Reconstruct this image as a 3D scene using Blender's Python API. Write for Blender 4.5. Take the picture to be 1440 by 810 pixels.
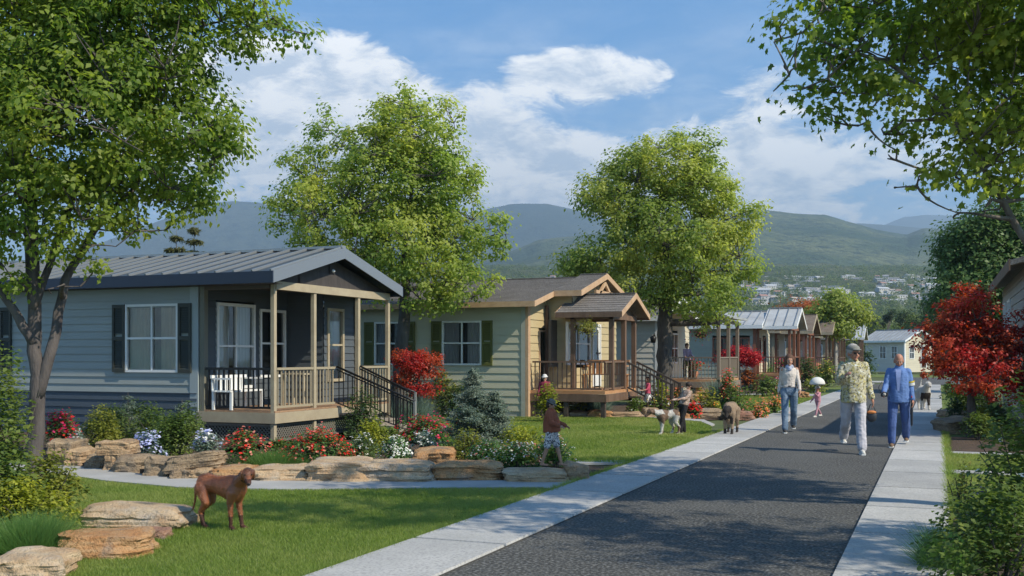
import bpy, math, random
import numpy as np
from mathutils import Vector, Matrix, Euler
for o in list(bpy.data.objects): bpy.data.objects.remove(o)
SC = bpy.context.scene
COL = SC.collection
R = math.radians
# ------------------------------------------------------------------ camera
F = 1467.0                       # focal length in photo pixels (1440 wide)
TH = math.atan(600.0/F)          # the lane runs to the right of the view
ST, CT = math.sin(TH), math.cos(TH)
EYE = 1.6
cam = bpy.data.objects.new('camera', bpy.data.cameras.new('camera'))
COL.objects.link(cam); SC.camera = cam
cam.location = (0, 0, EYE); cam.rotation_euler = (R(90), 0, TH)
cam.data.sensor_width = 36.0; cam.data.lens = 36.0*F/1440.0
cam.data.shift_y = 95.0/1440.0
cam.data.clip_start = 0.1; cam.data.clip_end = 40000
# ------------------------------------------------------------------ light
SUN_EL = R(43)
SX, SY = 0.980, -0.200           # horizontal direction towards the sun
SKY_STRENGTH = 0.10
SC.view_settings.view_transform = 'Standard'; SC.view_settings.look = 'None'
SC.view_settings.exposure = 0.58; SC.view_settings.gamma = 1.0
SC.view_settings.use_curve_mapping = False
sun = bpy.data.objects.new('sun', bpy.data.lights.new('sun', 'SUN'))
COL.objects.link(sun)
sun.data.energy = 5.0; sun.data.angle = R(0.6); sun.data.color = (1.0, 0.90, 0.72)
sd = Vector((SX*math.cos(SUN_EL), SY*math.cos(SUN_EL), math.sin(SUN_EL)))
sun.rotation_euler = sd.to_track_quat('Z', 'Y').to_euler()
sun.location = sd*50

def pix_dir(px, py):             # direction (unnormalised) of a photo pixel
    t = (px-720)/F; u = (500-py)/F
    return Vector((CT*t-ST, ST*t+CT, u))
def g(px, py, z=0.0):            # the point at height z seen at a photo pixel below the horizon
    d = pix_dir(px, py); k = (EYE-z)/-d.z
    return Vector((d.x*k, d.y*k, z))
def at(px, dep, z=0.0):          # the point at depth dep in the direction of column px
    d = pix_dir(px, 500)
    return Vector((d.x*dep, d.y*dep, z))
def zat(py, dep): return EYE+(500-py)/F*dep

world = bpy.data.worlds.new('World'); SC.world = world; world.use_nodes = True
def build_world():
    nt = world.node_tree; N = nt.nodes; L = nt.links
    for n in list(N): N.remove(n)
    out = N.new('ShaderNodeOutputWorld'); bg = N.new('ShaderNodeBackground')
    sky = N.new('ShaderNodeTexSky'); sky.sky_type = 'NISHITA'; sky.sun_disc = False
    sky.sun_elevation = SUN_EL; sky.sun_rotation = math.atan2(SX, SY)
    sky.air_density = 1.0; sky.dust_density = 0.1; sky.ozone_density = 4.5; sky.altitude = 300
    bg.inputs['Strength'].default_value = SKY_STRENGTH
    tc = N.new('ShaderNodeTexCoord')
    def vm(op, a, b=None):
        n = N.new('ShaderNodeVectorMath'); n.operation = op
        for i, v in enumerate((a, b)):
            if v is None: continue
            if hasattr(v, 'is_output'): L.new(v, n.inputs[i])
            else: n.inputs[i].default_value = v
        return n.outputs['Value'] if op in ('DOT_PRODUCT', 'LENGTH') else n.outputs['Vector']
    def m(op, a, b=0.0, c=None, clamp=False):
        n = N.new('ShaderNodeMath'); n.operation = op; n.use_clamp = clamp
        for i, v in enumerate((a, b, c)):
            if v is None: continue
            if hasattr(v, 'is_output'): L.new(v, n.inputs[i])
            else: n.inputs[i].default_value = v
        return n.outputs[0]
    def noise(vec, scale, detail, rough=0.55, dist=0.0):
        n = N.new('ShaderNodeTexNoise'); L.new(vec, n.inputs['Vector'])
        n.inputs['Scale'].default_value = scale; n.inputs['Detail'].default_value = detail
        n.inputs['Roughness'].default_value = rough; n.inputs['Distortion'].default_value = dist
        return n.outputs['Fac']
    d = tc.outputs['Generated']
    V = 2.3
    dz = vm('MULTIPLY', d, (1, 1, V))
    dn = vm('NORMALIZE', dz)
    # cloud banks: direction (photo column, row), size, amount
    banks = [(775, 92, .050, .66), (735, 100, .034, .46), (820, 80, .032, .42), (880, 112, .042, .58), (925, 100, .022, .34), (830, 112, .03, .25), (420, 115, .070, .50), (510, 85, .055, .38), (560, 120, .07, .32),
             (350, 150, .10, .35), (480, 180, .10, .34), (620, 150, .07, .26), (1045, 100, .045, .48), (1085, 130, .05, .35), (560, 250, .14, .30), (900, 235, .10, .26), (640, 200, .08, .2), (720, 280, .13, .36), (830, 260, .10, .30), (700, 215, .06, .22),
             (1000, 200, .08, .22), (1110, 215, .11, .34), (1200, 270, .13, .30), (960, 290, .16, .14), (330, 270, .14, .30), (1230, 200, .05, .1),
             (700, 20, .12, -.40), (1000, 30, .14, -.35), (980, 130, .035, -.25), (660, 60, .05, -.25), (640, 100, .03, -.2), (690, 150, .05, -.22), (1180, 110, .07, -.25), (790, 175, .05, -.15), (900, 170, .05, -.15)]
    tot = None
    for (px, py, s, a) in banks:
        b = pix_dir(px, py).normalized(); b = Vector((b.x, b.y, b.z*V)).normalized()
        dp = vm('DOT_PRODUCT', dn, tuple(b))
        # gaussian falloff  exp((dot-1)/s^2)
        e = m('EXPONENT', m('MULTIPLY', m('SUBTRACT', dp, 1.0), 1.6/(s*s)))
        e = m('MULTIPLY', e, a)
        tot = e if tot is None else m('ADD', tot, e)
    n1 = noise(dz, 5.0, 9, .60, .2)
    n2 = noise(dz, 17.0, 10, .70, .6)
    base = m('ADD', m('MULTIPLY', n1, 1.25), m('MULTIPLY', n2, 1.45)); base = m('SUBTRACT', base, .68)
    dens = m('ADD', base, tot)
    mr = N.new('ShaderNodeMapRange'); mr.interpolation_type = 'SMOOTHSTEP'
    L.new(dens, mr.inputs['Value']); mr.inputs['From Min'].default_value = .90; mr.inputs['From Max'].default_value = 1.32
    # thin high veil, denser towards the horizon
    sep = N.new('ShaderNodeSeparateXYZ'); L.new(d, sep.inputs[0])
    veil = noise(vm('MULTIPLY', d, (3.0, 3.0, 11.0)), 2.4, 9, .64, .8)
    hz = N.new('ShaderNodeMapRange'); L.new(sep.outputs['Z'], hz.inputs['Value'])
    hz.inputs['From Min'].default_value = .34; hz.inputs['From Max'].default_value = .10
    hz.inputs['To Min'].default_value = 0.0; hz.inputs['To Max'].default_value = .80
    vv = m('MULTIPLY', m('MULTIPLY', m('SUBTRACT', veil, .32, None, True), 3.0, None, True), hz.outputs[0])
    fac = m('MAXIMUM', mr.outputs[0], vv, None)
    fac = m('MULTIPLY', fac, .96)
    # shade inside the clouds: compare with the density a little higher up
    up = vm('ADD', dz, (.02*SX, .02*SY, .045))
    n3 = noise(up, 5.0, 9, .60, .2); n4 = noise(up, 17.0, 9, .70, .6)
    b2 = m('SUBTRACT', m('ADD', m('MULTIPLY', n3, 1.25), m('MULTIPLY', n4, 1.45)), .68)
    lit = N.new('ShaderNodeMapRange'); L.new(m('SUBTRACT', base, b2), lit.inputs['Value'])
    lit.inputs['From Min'].default_value = -.22; lit.inputs['From Max'].default_value = .14
    cr = N.new('ShaderNodeMix'); cr.data_type = 'RGBA'
    cr.inputs['A'].default_value = (6.2, 6.8, 7.6, 1); cr.inputs['B'].default_value = (12.0, 11.6, 10.9, 1)
    L.new(lit.outputs[0], cr.inputs['Factor'])
    mx = N.new('ShaderNodeMix'); mx.data_type = 'RGBA'
    L.new(fac, mx.inputs['Factor']); tint = N.new('ShaderNodeMix'); tint.data_type = 'RGBA'; tint.blend_type = 'MULTIPLY'; tint.inputs['Factor'].default_value = 1; tint.inputs['B'].default_value = (.34, .98, 1.30, 1); L.new(sky.outputs[0], tint.inputs['A']); L.new(tint.outputs['Result'], mx.inputs['A']); L.new(cr.outputs['Result'], mx.inputs['B'])
    L.new(mx.outputs['Result'], bg.inputs['Color']); L.new(bg.outputs[0], out.inputs['Surface'])
build_world()
SC.cycles.max_bounces = 6; SC.cycles.diffuse_bounces = 3; SC.cycles.glossy_bounces = 3
SC.cycles.transmission_bounces = 4; SC.cycles.transparent_max_bounces = 8; SC.cycles.volume_bounces = 0
SC.cycles.use_denoising = True
# ------------------------------------------------------------------ materials
MATS = {}
def _mix(N, L, fac, a, b, blend='MIX'):
    n = N.new('ShaderNodeMix'); n.data_type = 'RGBA'; n.blend_type = blend
    for k, v in (('Factor', fac), ('A', a), ('B', b)):
        if hasattr(v, 'is_output'): L.new(v, n.inputs[k])
        elif k == 'Factor': n.inputs[k].default_value = v
        else: n.inputs[k].default_value = (*v, 1) if len(v) == 3 else v
    return n.outputs['Result']
def mat(name, col, rough=.7, col2=None, scale=4.0, detail=5, bump=0.0, bscale=30.0, metal=0.0, contrast=(.35, .65),
        stretch=(1, 1, 1), spec=.35, coord='Object', fine=None, fscale=60, bdist=.01):
    if name in MATS: return MATS[name]
    M = bpy.data.materials.new(name); M.use_nodes = True
    N = M.node_tree.nodes; L = M.node_tree.links
    p = N['Principled BSDF']; p.inputs['Roughness'].default_value = rough; p.inputs['Metallic'].default_value = metal
    p.inputs['Specular IOR Level'].default_value = spec
    tc = N.new('ShaderNodeTexCoord'); mp = N.new('ShaderNodeMapping')
    L.new(tc.outputs[coord], mp.inputs['Vector']); mp.inputs['Scale'].default_value = stretch
    c = (*col, 1)
    p.inputs['Base Color'].default_value = c
    out = None
    if col2 is not None:
        nz = N.new('ShaderNodeTexNoise'); nz.inputs['Scale'].default_value = scale; nz.inputs['Detail'].default_value = detail
        nz.inputs['Roughness'].default_value = .6
        L.new(mp.outputs[0], nz.inputs['Vector'])
        mr = N.new('ShaderNodeMapRange'); L.new(nz.outputs['Fac'], mr.inputs['Value'])
        mr.inputs['From Min'].default_value, mr.inputs['From Max'].default_value = contrast
        out = _mix(N, L, mr.outputs[0], col, col2)
    if fine is not None:
        nz = N.new('ShaderNodeTexNoise'); nz.inputs['Scale'].default_value = fscale; nz.inputs['Detail'].default_value = 3
        L.new(mp.outputs[0], nz.inputs['Vector'])
        mr = N.new('ShaderNodeMapRange'); L.new(nz.outputs['Fac'], mr.inputs['Value'])
        mr.inputs['From Min'].default_value = .45; mr.inputs['From Max'].default_value = .7
        out = _mix(N, L, mr.outputs[0], out if out is not None else col, fine)
    if out is not None: L.new(out, p.inputs['Base Color'])
    if bump:
        nb = N.new('ShaderNodeTexNoise'); nb.inputs['Scale'].default_value = bscale; nb.inputs['Detail'].default_value = 6
        L.new(mp.outputs[0], nb.inputs['Vector'])
        b = N.new('ShaderNodeBump'); b.inputs['Strength'].default_value = bump; b.inputs['Distance'].default_value = bdist
        L.new(nb.outputs['Fac'], b.inputs['Height']); L.new(b.outputs[0], p.inputs['Normal'])
    MATS[name] = M
    return M
def leafmat(name, c1, c2, c3=None, trans=.35, cscale=1.3, rough=.5):
    """leaves: each leaf its own tint, larger clumps lean to c3"""
    if name in MATS: return MATS[name]
    M = bpy.data.materials.new(name); M.use_nodes = True
    N = M.node_tree.nodes; L = M.node_tree.links
    p = N['Principled BSDF']; p.inputs['Roughness'].default_value = rough; p.inputs['Specular IOR Level'].default_value = .3
    geo = N.new('ShaderNodeNewGeometry')
    out = _mix(N, L, geo.outputs['Random Per Island'], c1, c2)
    if c3 is not None:
        tc = N.new('ShaderNodeTexCoord'); nz = N.new('ShaderNodeTexNoise'); nz.inputs['Scale'].default_value = cscale
        nz.inputs['Detail'].default_value = 2; L.new(tc.outputs['Object'], nz.inputs['Vector'])
        mr = N.new('ShaderNodeMapRange'); L.new(nz.outputs['Fac'], mr.inputs['Value'])
        mr.inputs['From Min'].default_value = .42; mr.inputs['From Max'].default_value = .68
        out = _mix(N, L, mr.outputs[0], out, c3)
    L.new(out, p.inputs['Base Color'])
    tr = N.new('ShaderNodeBsdfTranslucent'); hs = N.new('ShaderNodeHueSaturation')
    hs.inputs['Saturation'].default_value = 1.1; hs.inputs['Value'].default_value = 2.2
    L.new(out, hs.inputs['Color']); L.new(hs.outputs[0], tr.inputs['Color'])
    ms = N.new('ShaderNodeMixShader'); ms.inputs[0].default_value = trans
    L.new(p.outputs[0], ms.inputs[1]); L.new(tr.outputs[0], ms.inputs[2])
    L.new(ms.outputs[0], N['Material Output'].inputs['Surface'])
    MATS[name] = M
    return M
def glassmat():
    if 'glass' in MATS: return MATS['glass']
    M = bpy.data.materials.new('glass'); M.use_nodes = True
    N = M.node_tree.nodes; L = M.node_tree.links
    N.remove(N['Principled BSDF'])
    t = N.new('ShaderNodeBsdfTransparent'); t.inputs[0].default_value = (.84, .87, .88, 1)
    gl = N.new('ShaderNodeBsdfGlossy'); gl.inputs['Roughness'].default_value = .03
    nb = N.new('ShaderNodeTexNoise'); nb.inputs['Scale'].default_value = 1.2
    tc = N.new('ShaderNodeTexCoord'); L.new(tc.outputs['Object'], nb.inputs['Vector'])
    b = N.new('ShaderNodeBump'); b.inputs['Strength'].default_value = .15; b.inputs['Distance'].default_value = .03
    L.new(nb.outputs['Fac'], b.inputs['Height']); L.new(b.outputs[0], gl.inputs['Normal'])
    fr = N.new('ShaderNodeFresnel'); fr.inputs['IOR'].default_value = 1.9
    ms = N.new('ShaderNodeMixShader')
    L.new(fr.outputs[0], ms.inputs[0]); L.new(t.outputs[0], ms.inputs[1]); L.new(gl.outputs[0], ms.inputs[2])
    L.new(ms.outputs[0], N['Material Output'].inputs['Surface'])
    MATS['glass'] = M
    return M
# ------------------------------------------------------------------ object helpers
def tag(o, label=None, cat=None, group=None, kind=None):
    if label: o['label'] = label
    if cat: o['category'] = cat
    if group: o['group'] = group
    if kind: o['kind'] = kind
    return o
def thing(name, label, cat, loc=(0, 0, 0), rz=0.0, group=None):
    o = bpy.data.objects.new(name, None); COL.objects.link(o)
    o.empty_display_size = .2
    o.location = loc; o.rotation_euler = (0, 0, rz)
    return tag(o, label, cat, group)
def dup(root, loc, rz=0.0, scale=1.0, label=None, group=None):
    def rec(o, parent):
        c = o.copy(); COL.objects.link(c); c.parent = parent
        for ch in list(o.children): rec(ch, c)
        return c
    r = rec(root, None); r.location = loc; r.rotation_euler = (0, 0, rz)
    r.scale = (scale,)*3 if not isinstance(scale, tuple) else scale
    if label: r['label'] = label
    if group: r['group'] = group
    return r
class MB:
    def __init__(s): s.v = []; s.f = []; s.m = []; s.sm = []; s.mats = []
    def mi(s, m):
        if m is None: return 0
        if m not in s.mats: s.mats.append(m)
        return s.mats.index(m)
    def add(s, vs, fs, m=None, smooth=False):
        b = len(s.v); k = s.mi(m)
        s.v.extend([tuple(v) for v in vs])
        for f in fs:
            s.f.append([i+b for i in f]); s.m.append(k); s.sm.append(smooth)
    def box(s, x0, x1, y0, y1, z0, z1, m=None):
        if x0 > x1: x0, x1 = x1, x0
        if y0 > y1: y0, y1 = y1, y0
        if z0 > z1: z0, z1 = z1, z0
        s.add([(x0, y0, z0), (x1, y0, z0), (x1, y1, z0), (x0, y1, z0), (x0, y0, z1), (x1, y0, z1), (x1, y1, z1), (x0, y1, z1)],
              [(3, 2, 1, 0), (4, 5, 6, 7), (0, 1, 5, 4), (1, 2, 6, 5), (2, 3, 7, 6), (3, 0, 4, 7)], m)
    def beam(s, a, b, w, h, m=None, up=(0, 0, 1)):
        a = Vector(a); b = Vector(b); d = (b-a).normalized(); up = Vector(up)
        if abs(d.dot(up)) > .99: up = Vector((1, 0, 0))
        r = d.cross(up).normalized()*(w/2); u = r.cross(d).normalized()*(h/2)
        s.add([a-r-u, a+r-u, a+r+u, a-r+u, b-r-u, b+r-u, b+r+u, b-r+u],
              [(0, 1, 2, 3), (7, 6, 5, 4), (4, 5, 1, 0), (5, 6, 2, 1), (6, 7, 3, 2), (7, 4, 0, 3)], m)
    def prism(s, poly, ax, a, b, m=None):
        """poly: 2-D points; ax 'x' -> points are (y,z) extruded x a..b ; 'z' -> (x,y) ; 'y' -> (x,z)"""
        n = len(poly)
        def P(p, t): return {'x': (t, p[0], p[1]), 'y': (p[0], t, p[1]), 'z': (p[0], p[1], t)}[ax]
        vs = [P(p, a) for p in poly]+[P(p, b) for p in poly]
        fs = [tuple(range(n))[::-1], tuple(range(n, 2*n))]+[(i, (i+1) % n, n+(i+1) % n, n+i) for i in range(n)]
        s.add(vs, fs, m)
    def tube(s, pts, rad, n=8, m=None, cap=True, smooth=True):
        pts = [Vector(p) for p in pts]
        if not hasattr(rad, '__len__'): rad = [rad]*len(pts)
        b = len(s.v); vs = []; fs = []
        ref = Vector((.3, .9, .1)).normalized()
        for i, p in enumerate(pts):
            d = (pts[min(i+1, len(pts)-1)]-pts[max(i-1, 0)])
            d = d.normalized() if d.length > 1e-9 else Vector((0, 0, 1))
            if abs(d.dot(ref)) > .95: rr = Vector((1, 0, 0))
            else: rr = ref
            u = d.cross(rr).normalized(); w = d.cross(u)
            for k in range(n):
                a = 2*math.pi*k/n
                vs.append(p+(u*math.cos(a)+w*math.sin(a))*rad[i])
        for i in range(len(pts)-1):
            for k in range(n):
                fs.append((i*n+k, i*n+(k+1) % n, (i+1)*n+(k+1) % n, (i+1)*n+k))
        if cap:
            fs.append(tuple(range(n))[::-1]); fs.append(tuple(range((len(pts)-1)*n, len(pts)*n)))
        s.add(vs, fs, m, smooth)
    def loft(s, rings, m=None, n=16, smooth=True):
        """rings: (centre, u-vector, w-vector) ellipses; closed both ends"""
        vs = []; fs = []
        for (c, u, w) in rings:
            c = Vector(c); u = Vector(u); w = Vector(w)
            for k in range(n):
                a = 2*math.pi*k/n
                vs.append(c+u*math.cos(a)+w*math.sin(a))
        for i in range(len(rings)-1):
            for k in range(n):
                fs.append((i*n+k, i*n+(k+1) % n, (i+1)*n+(k+1) % n, (i+1)*n+k))
        fs.append(tuple(range(n))[::-1]); fs.append(tuple(range((len(rings)-1)*n, len(rings)*n)))
        s.add(vs, fs, m, smooth)
    def ball(s, c, r, m=None, nu=12, nv=8, rot=None):
        c = Vector(c)
        if not hasattr(r, '__len__'): r = (r, r, r)
        vs = []; fs = []
        for j in range(1, nv):
            t = math.pi*j/nv
            for k in range(nu):
                a = 2*math.pi*k/nu
                q = Vector((r[0]*math.sin(t)*math.cos(a), r[1]*math.sin(t)*math.sin(a), r[2]*math.cos(t)))
                if rot is not None: q = rot @ q
                vs.append(c+q)
        top = Vector((0, 0, r[2])); bot = Vector((0, 0, -r[2]))
        if rot is not None: top = rot @ top; bot = rot @ bot
        vs += [c+top, c+bot]; T = len(vs)-2; B = len(vs)-1
        for j in range(nv-2):
            for k in range(nu):
                fs.append((j*nu+k, (j+1)*nu+k, (j+1)*nu+(k+1) % nu, j*nu+(k+1) % nu))
        for k in range(nu):
            fs.append((T, k, (k+1) % nu)); fs.append((B, (nv-2)*nu+(k+1) % nu, (nv-2)*nu+k))
        s.add(vs, fs, m, True)
    def capsule(s, a, b, ra, rb, m=None, n=10):
        a = Vector(a); b = Vector(b); d = b-a
        if d.length < 1e-6: return s.ball(a, ra, m)
        dn = d.normalized(); pts = []; rad = []
        for t in (1.0, .8, .45): pts.append(a-dn*ra*t*.999); rad.append(ra*math.sqrt(max(0.004, 1-t*t)))
        pts.append(a); rad.append(ra)
        pts.append(b); rad.append(rb)
        for t in (.45, .8, 1.0): pts.append(b+dn*rb*t*.999); rad.append(rb*math.sqrt(max(0.004, 1-t*t)))
        s.tube(pts, rad, n, m)
    def mesh(s, name):
        me = bpy.data.meshes.new(name); me.from_pydata(s.v, [], s.f)
        for m in s.mats: me.materials.append(m)
        if s.f:
            me.polygons.foreach_set('material_index', s.m); me.polygons.foreach_set('use_smooth', s.sm)
        me.update(); return me
    def build(s, name, parent=None, m=None, loc=None, bevel=0.0):
        if m is not None and not s.mats: s.mats = [m]
        o = bpy.data.objects.new(name, s.mesh(name)); COL.objects.link(o)
        if parent is not None: o.parent = parent
        if loc is not None: o.location = loc
        if bevel:
            b = o.modifiers.new('bevel', 'BEVEL'); b.width = bevel; b.segments = 2; b.limit_method = 'ANGLE'
        return o
def poly_mesh(name, V, k, mats, smooth=False, mi=None):
    """V: (n*k,3) float array, every k vertices are one face"""
    n = len(V)//k
    me = bpy.data.meshes.new(name)
    me.vertices.add(n*k); me.vertices.foreach_set('co', np.ascontiguousarray(V, dtype=np.float32).ravel())
    me.loops.add(n*k); me.loops.foreach_set('vertex_index', np.arange(n*k, dtype=np.int32))
    me.polygons.add(n); me.polygons.foreach_set('loop_start', np.arange(0, n*k, k, dtype=np.int32))
    me.polygons.foreach_set('loop_total', np.full(n, k, dtype=np.int32))
    for m in mats: me.materials.append(m)
    if mi is not None: me.polygons.foreach_set('material_index', mi.astype(np.int32))
    me.update(calc_edges=True); me.validate()
    return me
def link(name, me, parent=None, loc=None):
    o = bpy.data.objects.new(name, me); COL.objects.link(o)
    if parent is not None: o.parent = parent
    if loc is not None: o.location = loc
    return o
KITE = np.array([(0, 0, 0), (.42, .30, .06), (1, 0, -.08), (.42, -.30, .06)])
LANCE = np.array([(0, 0, 0), (.35, .16, .05), (1, 0, -.18), (.35, -.16, .05)])
MAPLE = np.array([(0, 0, 0), (.1, .28, .02), (.05, .52, -.04), (.38, .34, .03), (.62, .52, -.05), (.66, .22, .02), (1.05, 0, -.1),
                  (.66, -.22, .02), (.62, -.52, -.05), (.38, -.34, .03), (.05, -.52, -.04), (.1, -.28, .02)])
def unit(a): return a/np.maximum(np.linalg.norm(a, axis=1, keepdims=True), 1e-9)
def leaves(rng, C, size, shape=KITE, upb=.5, out=None, outb=0.0, svar=.35, hang=0.0):
    """C (n,3) leaf positions -> vertex array"""
    n = len(C)
    nrm = rng.normal(size=(n, 3)); nrm = unit(nrm); nrm[:, 2] = np.abs(nrm[:, 2])
    nrm[:, 2] += upb
    if out is not None: nrm += out*outb
    nrm = unit(nrm)
    t = rng.normal(size=(n, 3)); t[:, 2] -= hang
    t = t-nrm*np.sum(t*nrm, axis=1, keepdims=True); t = unit(t)
    b = np.cross(nrm, t)
    s = (size*(1+svar*rng.uniform(-1, 1, n)))[:, None, None]
    sh = shape[None, :, :]
    V = C[:, None, :]+s*(sh[..., 0:1]*t[:, None, :]+sh[..., 1:2]*b[:, None, :]+sh[..., 2:3]*nrm[:, None, :])
    return V.reshape(-1, 3)
# ------------------------------------------------------------------ plants
BARK = mat('bark', (.10, .085, .07), .9, (.20, .175, .15), 6, 6, .8, 22, stretch=(1, 1, .25), bdist=.03)
BARKD = mat('bark_dark', (.055, .05, .045), .9, (.11, .10, .09), 6, 6, .8, 22, stretch=(1, 1, .25), bdist=.03)
def curve_pts(a, b, rng, n=5, sag=.12, up=.1):
    a = np.array(a, float); b = np.array(b, float); L = np.linalg.norm(b-a)
    off = rng.normal(size=3)*sag*L; off[2] = abs(off[2])*.3-up*L
    t = np.linspace(0, 1, n)[:, None]
    return a*(1-t)+b*t+off*(4*t*(1-t))*.5
def tree(name, label, cat, loc, trunk, blobs, lm, bark=None, ncl=400, per=60, lsize=.09, crad=.32, shape=KITE, seed=1, group=None,
         subs=9, twig=.014, shell=.5, hang=.25, rz=None, upb=.5, limb_r=.55, twigs=True, stems_=()):
    rng = np.random.default_rng(seed)
    root = thing(name, label, cat, loc, TH if rz is None else rz, group)
    tb = MB(); bark = bark or BARK
    tp = [np.array(p[:3], float) for p in trunk]; tr = [p[3] for p in trunk]
    # smooth trunk polyline
    pts = []; rad = []
    for i in range(len(tp)-1):
        for t in np.linspace(0, 1, 5, endpoint=False):
            pts.append(tp[i]*(1-t)+tp[i+1]*t+rng.normal(size=3)*tr[i]*.10*(0 < i+t)); rad.append((tr[i]*(1-t)+tr[i+1]*t)*(1+rng.uniform(-.04, .04)))
    pts.append(tp[-1]); rad.append(tr[-1])
    tb.tube(pts, rad, 12, bark)
    nodes = [(p, r) for p, r in zip(pts, rad) if p[2] > tp[-1][2]*.45 or p[2] >= tp[-1][2]*.9]
    for st in stems_:
        sp = [np.array(p[:3], float) for p in st]; sr = [p[3] for p in st]
        pp_ = []; pr2 = []
        for i in range(len(sp)-1):
            for t in np.linspace(0, 1, 4, endpoint=False): pp_.append(sp[i]*(1-t)+sp[i+1]*t+rng.normal(size=3)*sr[i]*.12*(t > 0)); pr2.append(sr[i]*(1-t)+sr[i+1]*t)
        pp_.append(sp[-1]); pr2.append(sr[-1]); tb.tube(pp_, pr2, 9, bark)
        nodes += [(p, r) for p, r in zip(pp_[3:], pr2[3:])]
    w = np.array([b[6] if len(b) > 6 else b[3]*b[4]*b[5] for b in blobs], float); w /= w.sum()
    for bi, b in enumerate(blobs):
        c = np.array(b[:3], float); rr = np.array(b[3:6], float)
        cand = [(np.linalg.norm(c-p)+max(0, p[2]-c[2])*2.5-p[2]*.25, i) for i, (p, r) in enumerate(nodes)]
        i = min(cand)[1]; p0, r0 = nodes[i]
        cp = curve_pts(p0, c, rng, 7, .12, .06); r1 = min(r0*limb_r+.01, r0)
        rs = np.linspace(r1, max(r1*.3, .012), 7)
        tb.tube(list(cp), list(rs), 7, bark)
        new = [(cp[k], rs[k]) for k in range(2, 7)]
        for k in range(max(3, int(subs*(w[bi]*len(blobs))**.5))):
            d = rng.normal(size=3); d /= np.linalg.norm(d); e = c+d*rr*rng.uniform(.55, .95)
            j = int(np.argmin([np.linalg.norm(e-q[0])+max(0, q[0][2]-e[2])*1.5 for q in new]))
            q0, qr = new[j]
            cp2 = curve_pts(q0, e, rng, 5, .14, .05); r2 = max(qr*.6, .012)
            rs2 = np.linspace(r2, max(.006, r2*.3), 5)
            tb.tube(list(cp2), list(rs2), 5, bark, cap=False)
            new += [(cp2[k2], rs2[k2]) for k2 in range(1, 5)]
        nodes += new
    NP = np.array([n_[0] for n_ in nodes])
    cen = []
    for _ in range(ncl):
        b = blobs[rng.choice(len(blobs), p=w)]
        d = rng.normal(size=3); d /= np.linalg.norm(d)
        r = shell+(1.05-shell)*rng.uniform()**.7
        p = np.array(b[:3])+d*np.array(b[3:6])*r+rng.normal(size=3)*.06
        cen.append(p)
        if twigs:
            dd = np.linalg.norm(NP-p, axis=1)+np.maximum(0, NP[:, 2]-p[2])
            j = int(np.argmin(dd))
            cp3 = curve_pts(NP[j], p, rng, 4, .15, .03)
            tb.tube(list(cp3), [twig, twig*.8, twig*.6, twig*.35], 4, bark, cap=False)
    tb.build('trunk', root)
    cen = np.array(cen)
    cs = rng.uniform(.6, 1.25, len(cen))
    C = np.repeat(cen, per, axis=0); S = np.repeat(cs, per)[:, None]
    off = rng.normal(size=C.shape)*crad*.5*S*np.array([1, 1, .7])
    C = C+off
    ctr = np.average(np.array([b[:3] for b in blobs]), axis=0, weights=w)
    V = leaves(rng, C, lsize, shape, upb*.8, unit(off*np.array([1, 1, 1.4]))*.9+unit(C-ctr)*.5, 1.0, .35, hang)
    me = poly_mesh('crown', V, len(shape), [lm])
    link('crown', me, root)
    return root
def bush_mesh(seed, rx, ry, rz_, n, lsize, lm, shape=KITE, lump=.22, base=.0, upb=.5, hang=0.0, shell=.45):
    """a low lumpy mass of leaves standing on the ground: returns mesh"""
    rng = np.random.default_rng(seed)
    nl = max(5, int(14)); cl = []
    for i in range(nl):
        a = rng.uniform(0, 2*math.pi); el = rng.uniform(.0, 1.0)**.8*math.pi/2
        q = np.array([math.cos(a)*math.cos(el)*rx*.62, math.sin(a)*math.cos(el)*ry*.62, math.sin(el)*rz_*.62])
        cl.append((q, rng.uniform(.30, .46)*(1+rng.uniform(-lump, lump))))
    k = rng.integers(0, nl, n)
    P = np.array([c[0] for c in cl])[k]; S = np.array([c[1] for c in cl])[k][:, None]
    d = unit(rng.normal(size=(n, 3)))
    r = (shell+(1-shell)*rng.uniform(size=(n, 1))**.5)
    C = P+d*S*r*np.array([rx, ry, rz_])*1.12
    C[:, 2] = np.abs(C[:, 2])*1.0+base+.01
    V = leaves(rng, C, lsize, shape, upb, unit(C+np.array([0, 0, .01])), .8, .35, hang)
    return C, V
def stems(mb, rng, n, rx, ry, h, m, r=.008):
    for _ in range(n):
        a = rng.uniform(0, 2*math.pi); q = rng.uniform(.2, .8)
        mb.tube([(0, 0, -.05), (math.cos(a)*rx*q*.4, math.sin(a)*ry*q*.4, h*.35), (math.cos(a)*rx*q, math.sin(a)*ry*q, h*rng.uniform(.55, .85))],
                [r*1.6, r, r*.4], 5, m, cap=False)
BLOOM = np.array([(math.cos(i*math.pi/3)*.5, math.sin(i*math.pi/3)*.5, .10*(1 if i % 2 else -.6)) for i in range(6)])
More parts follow.
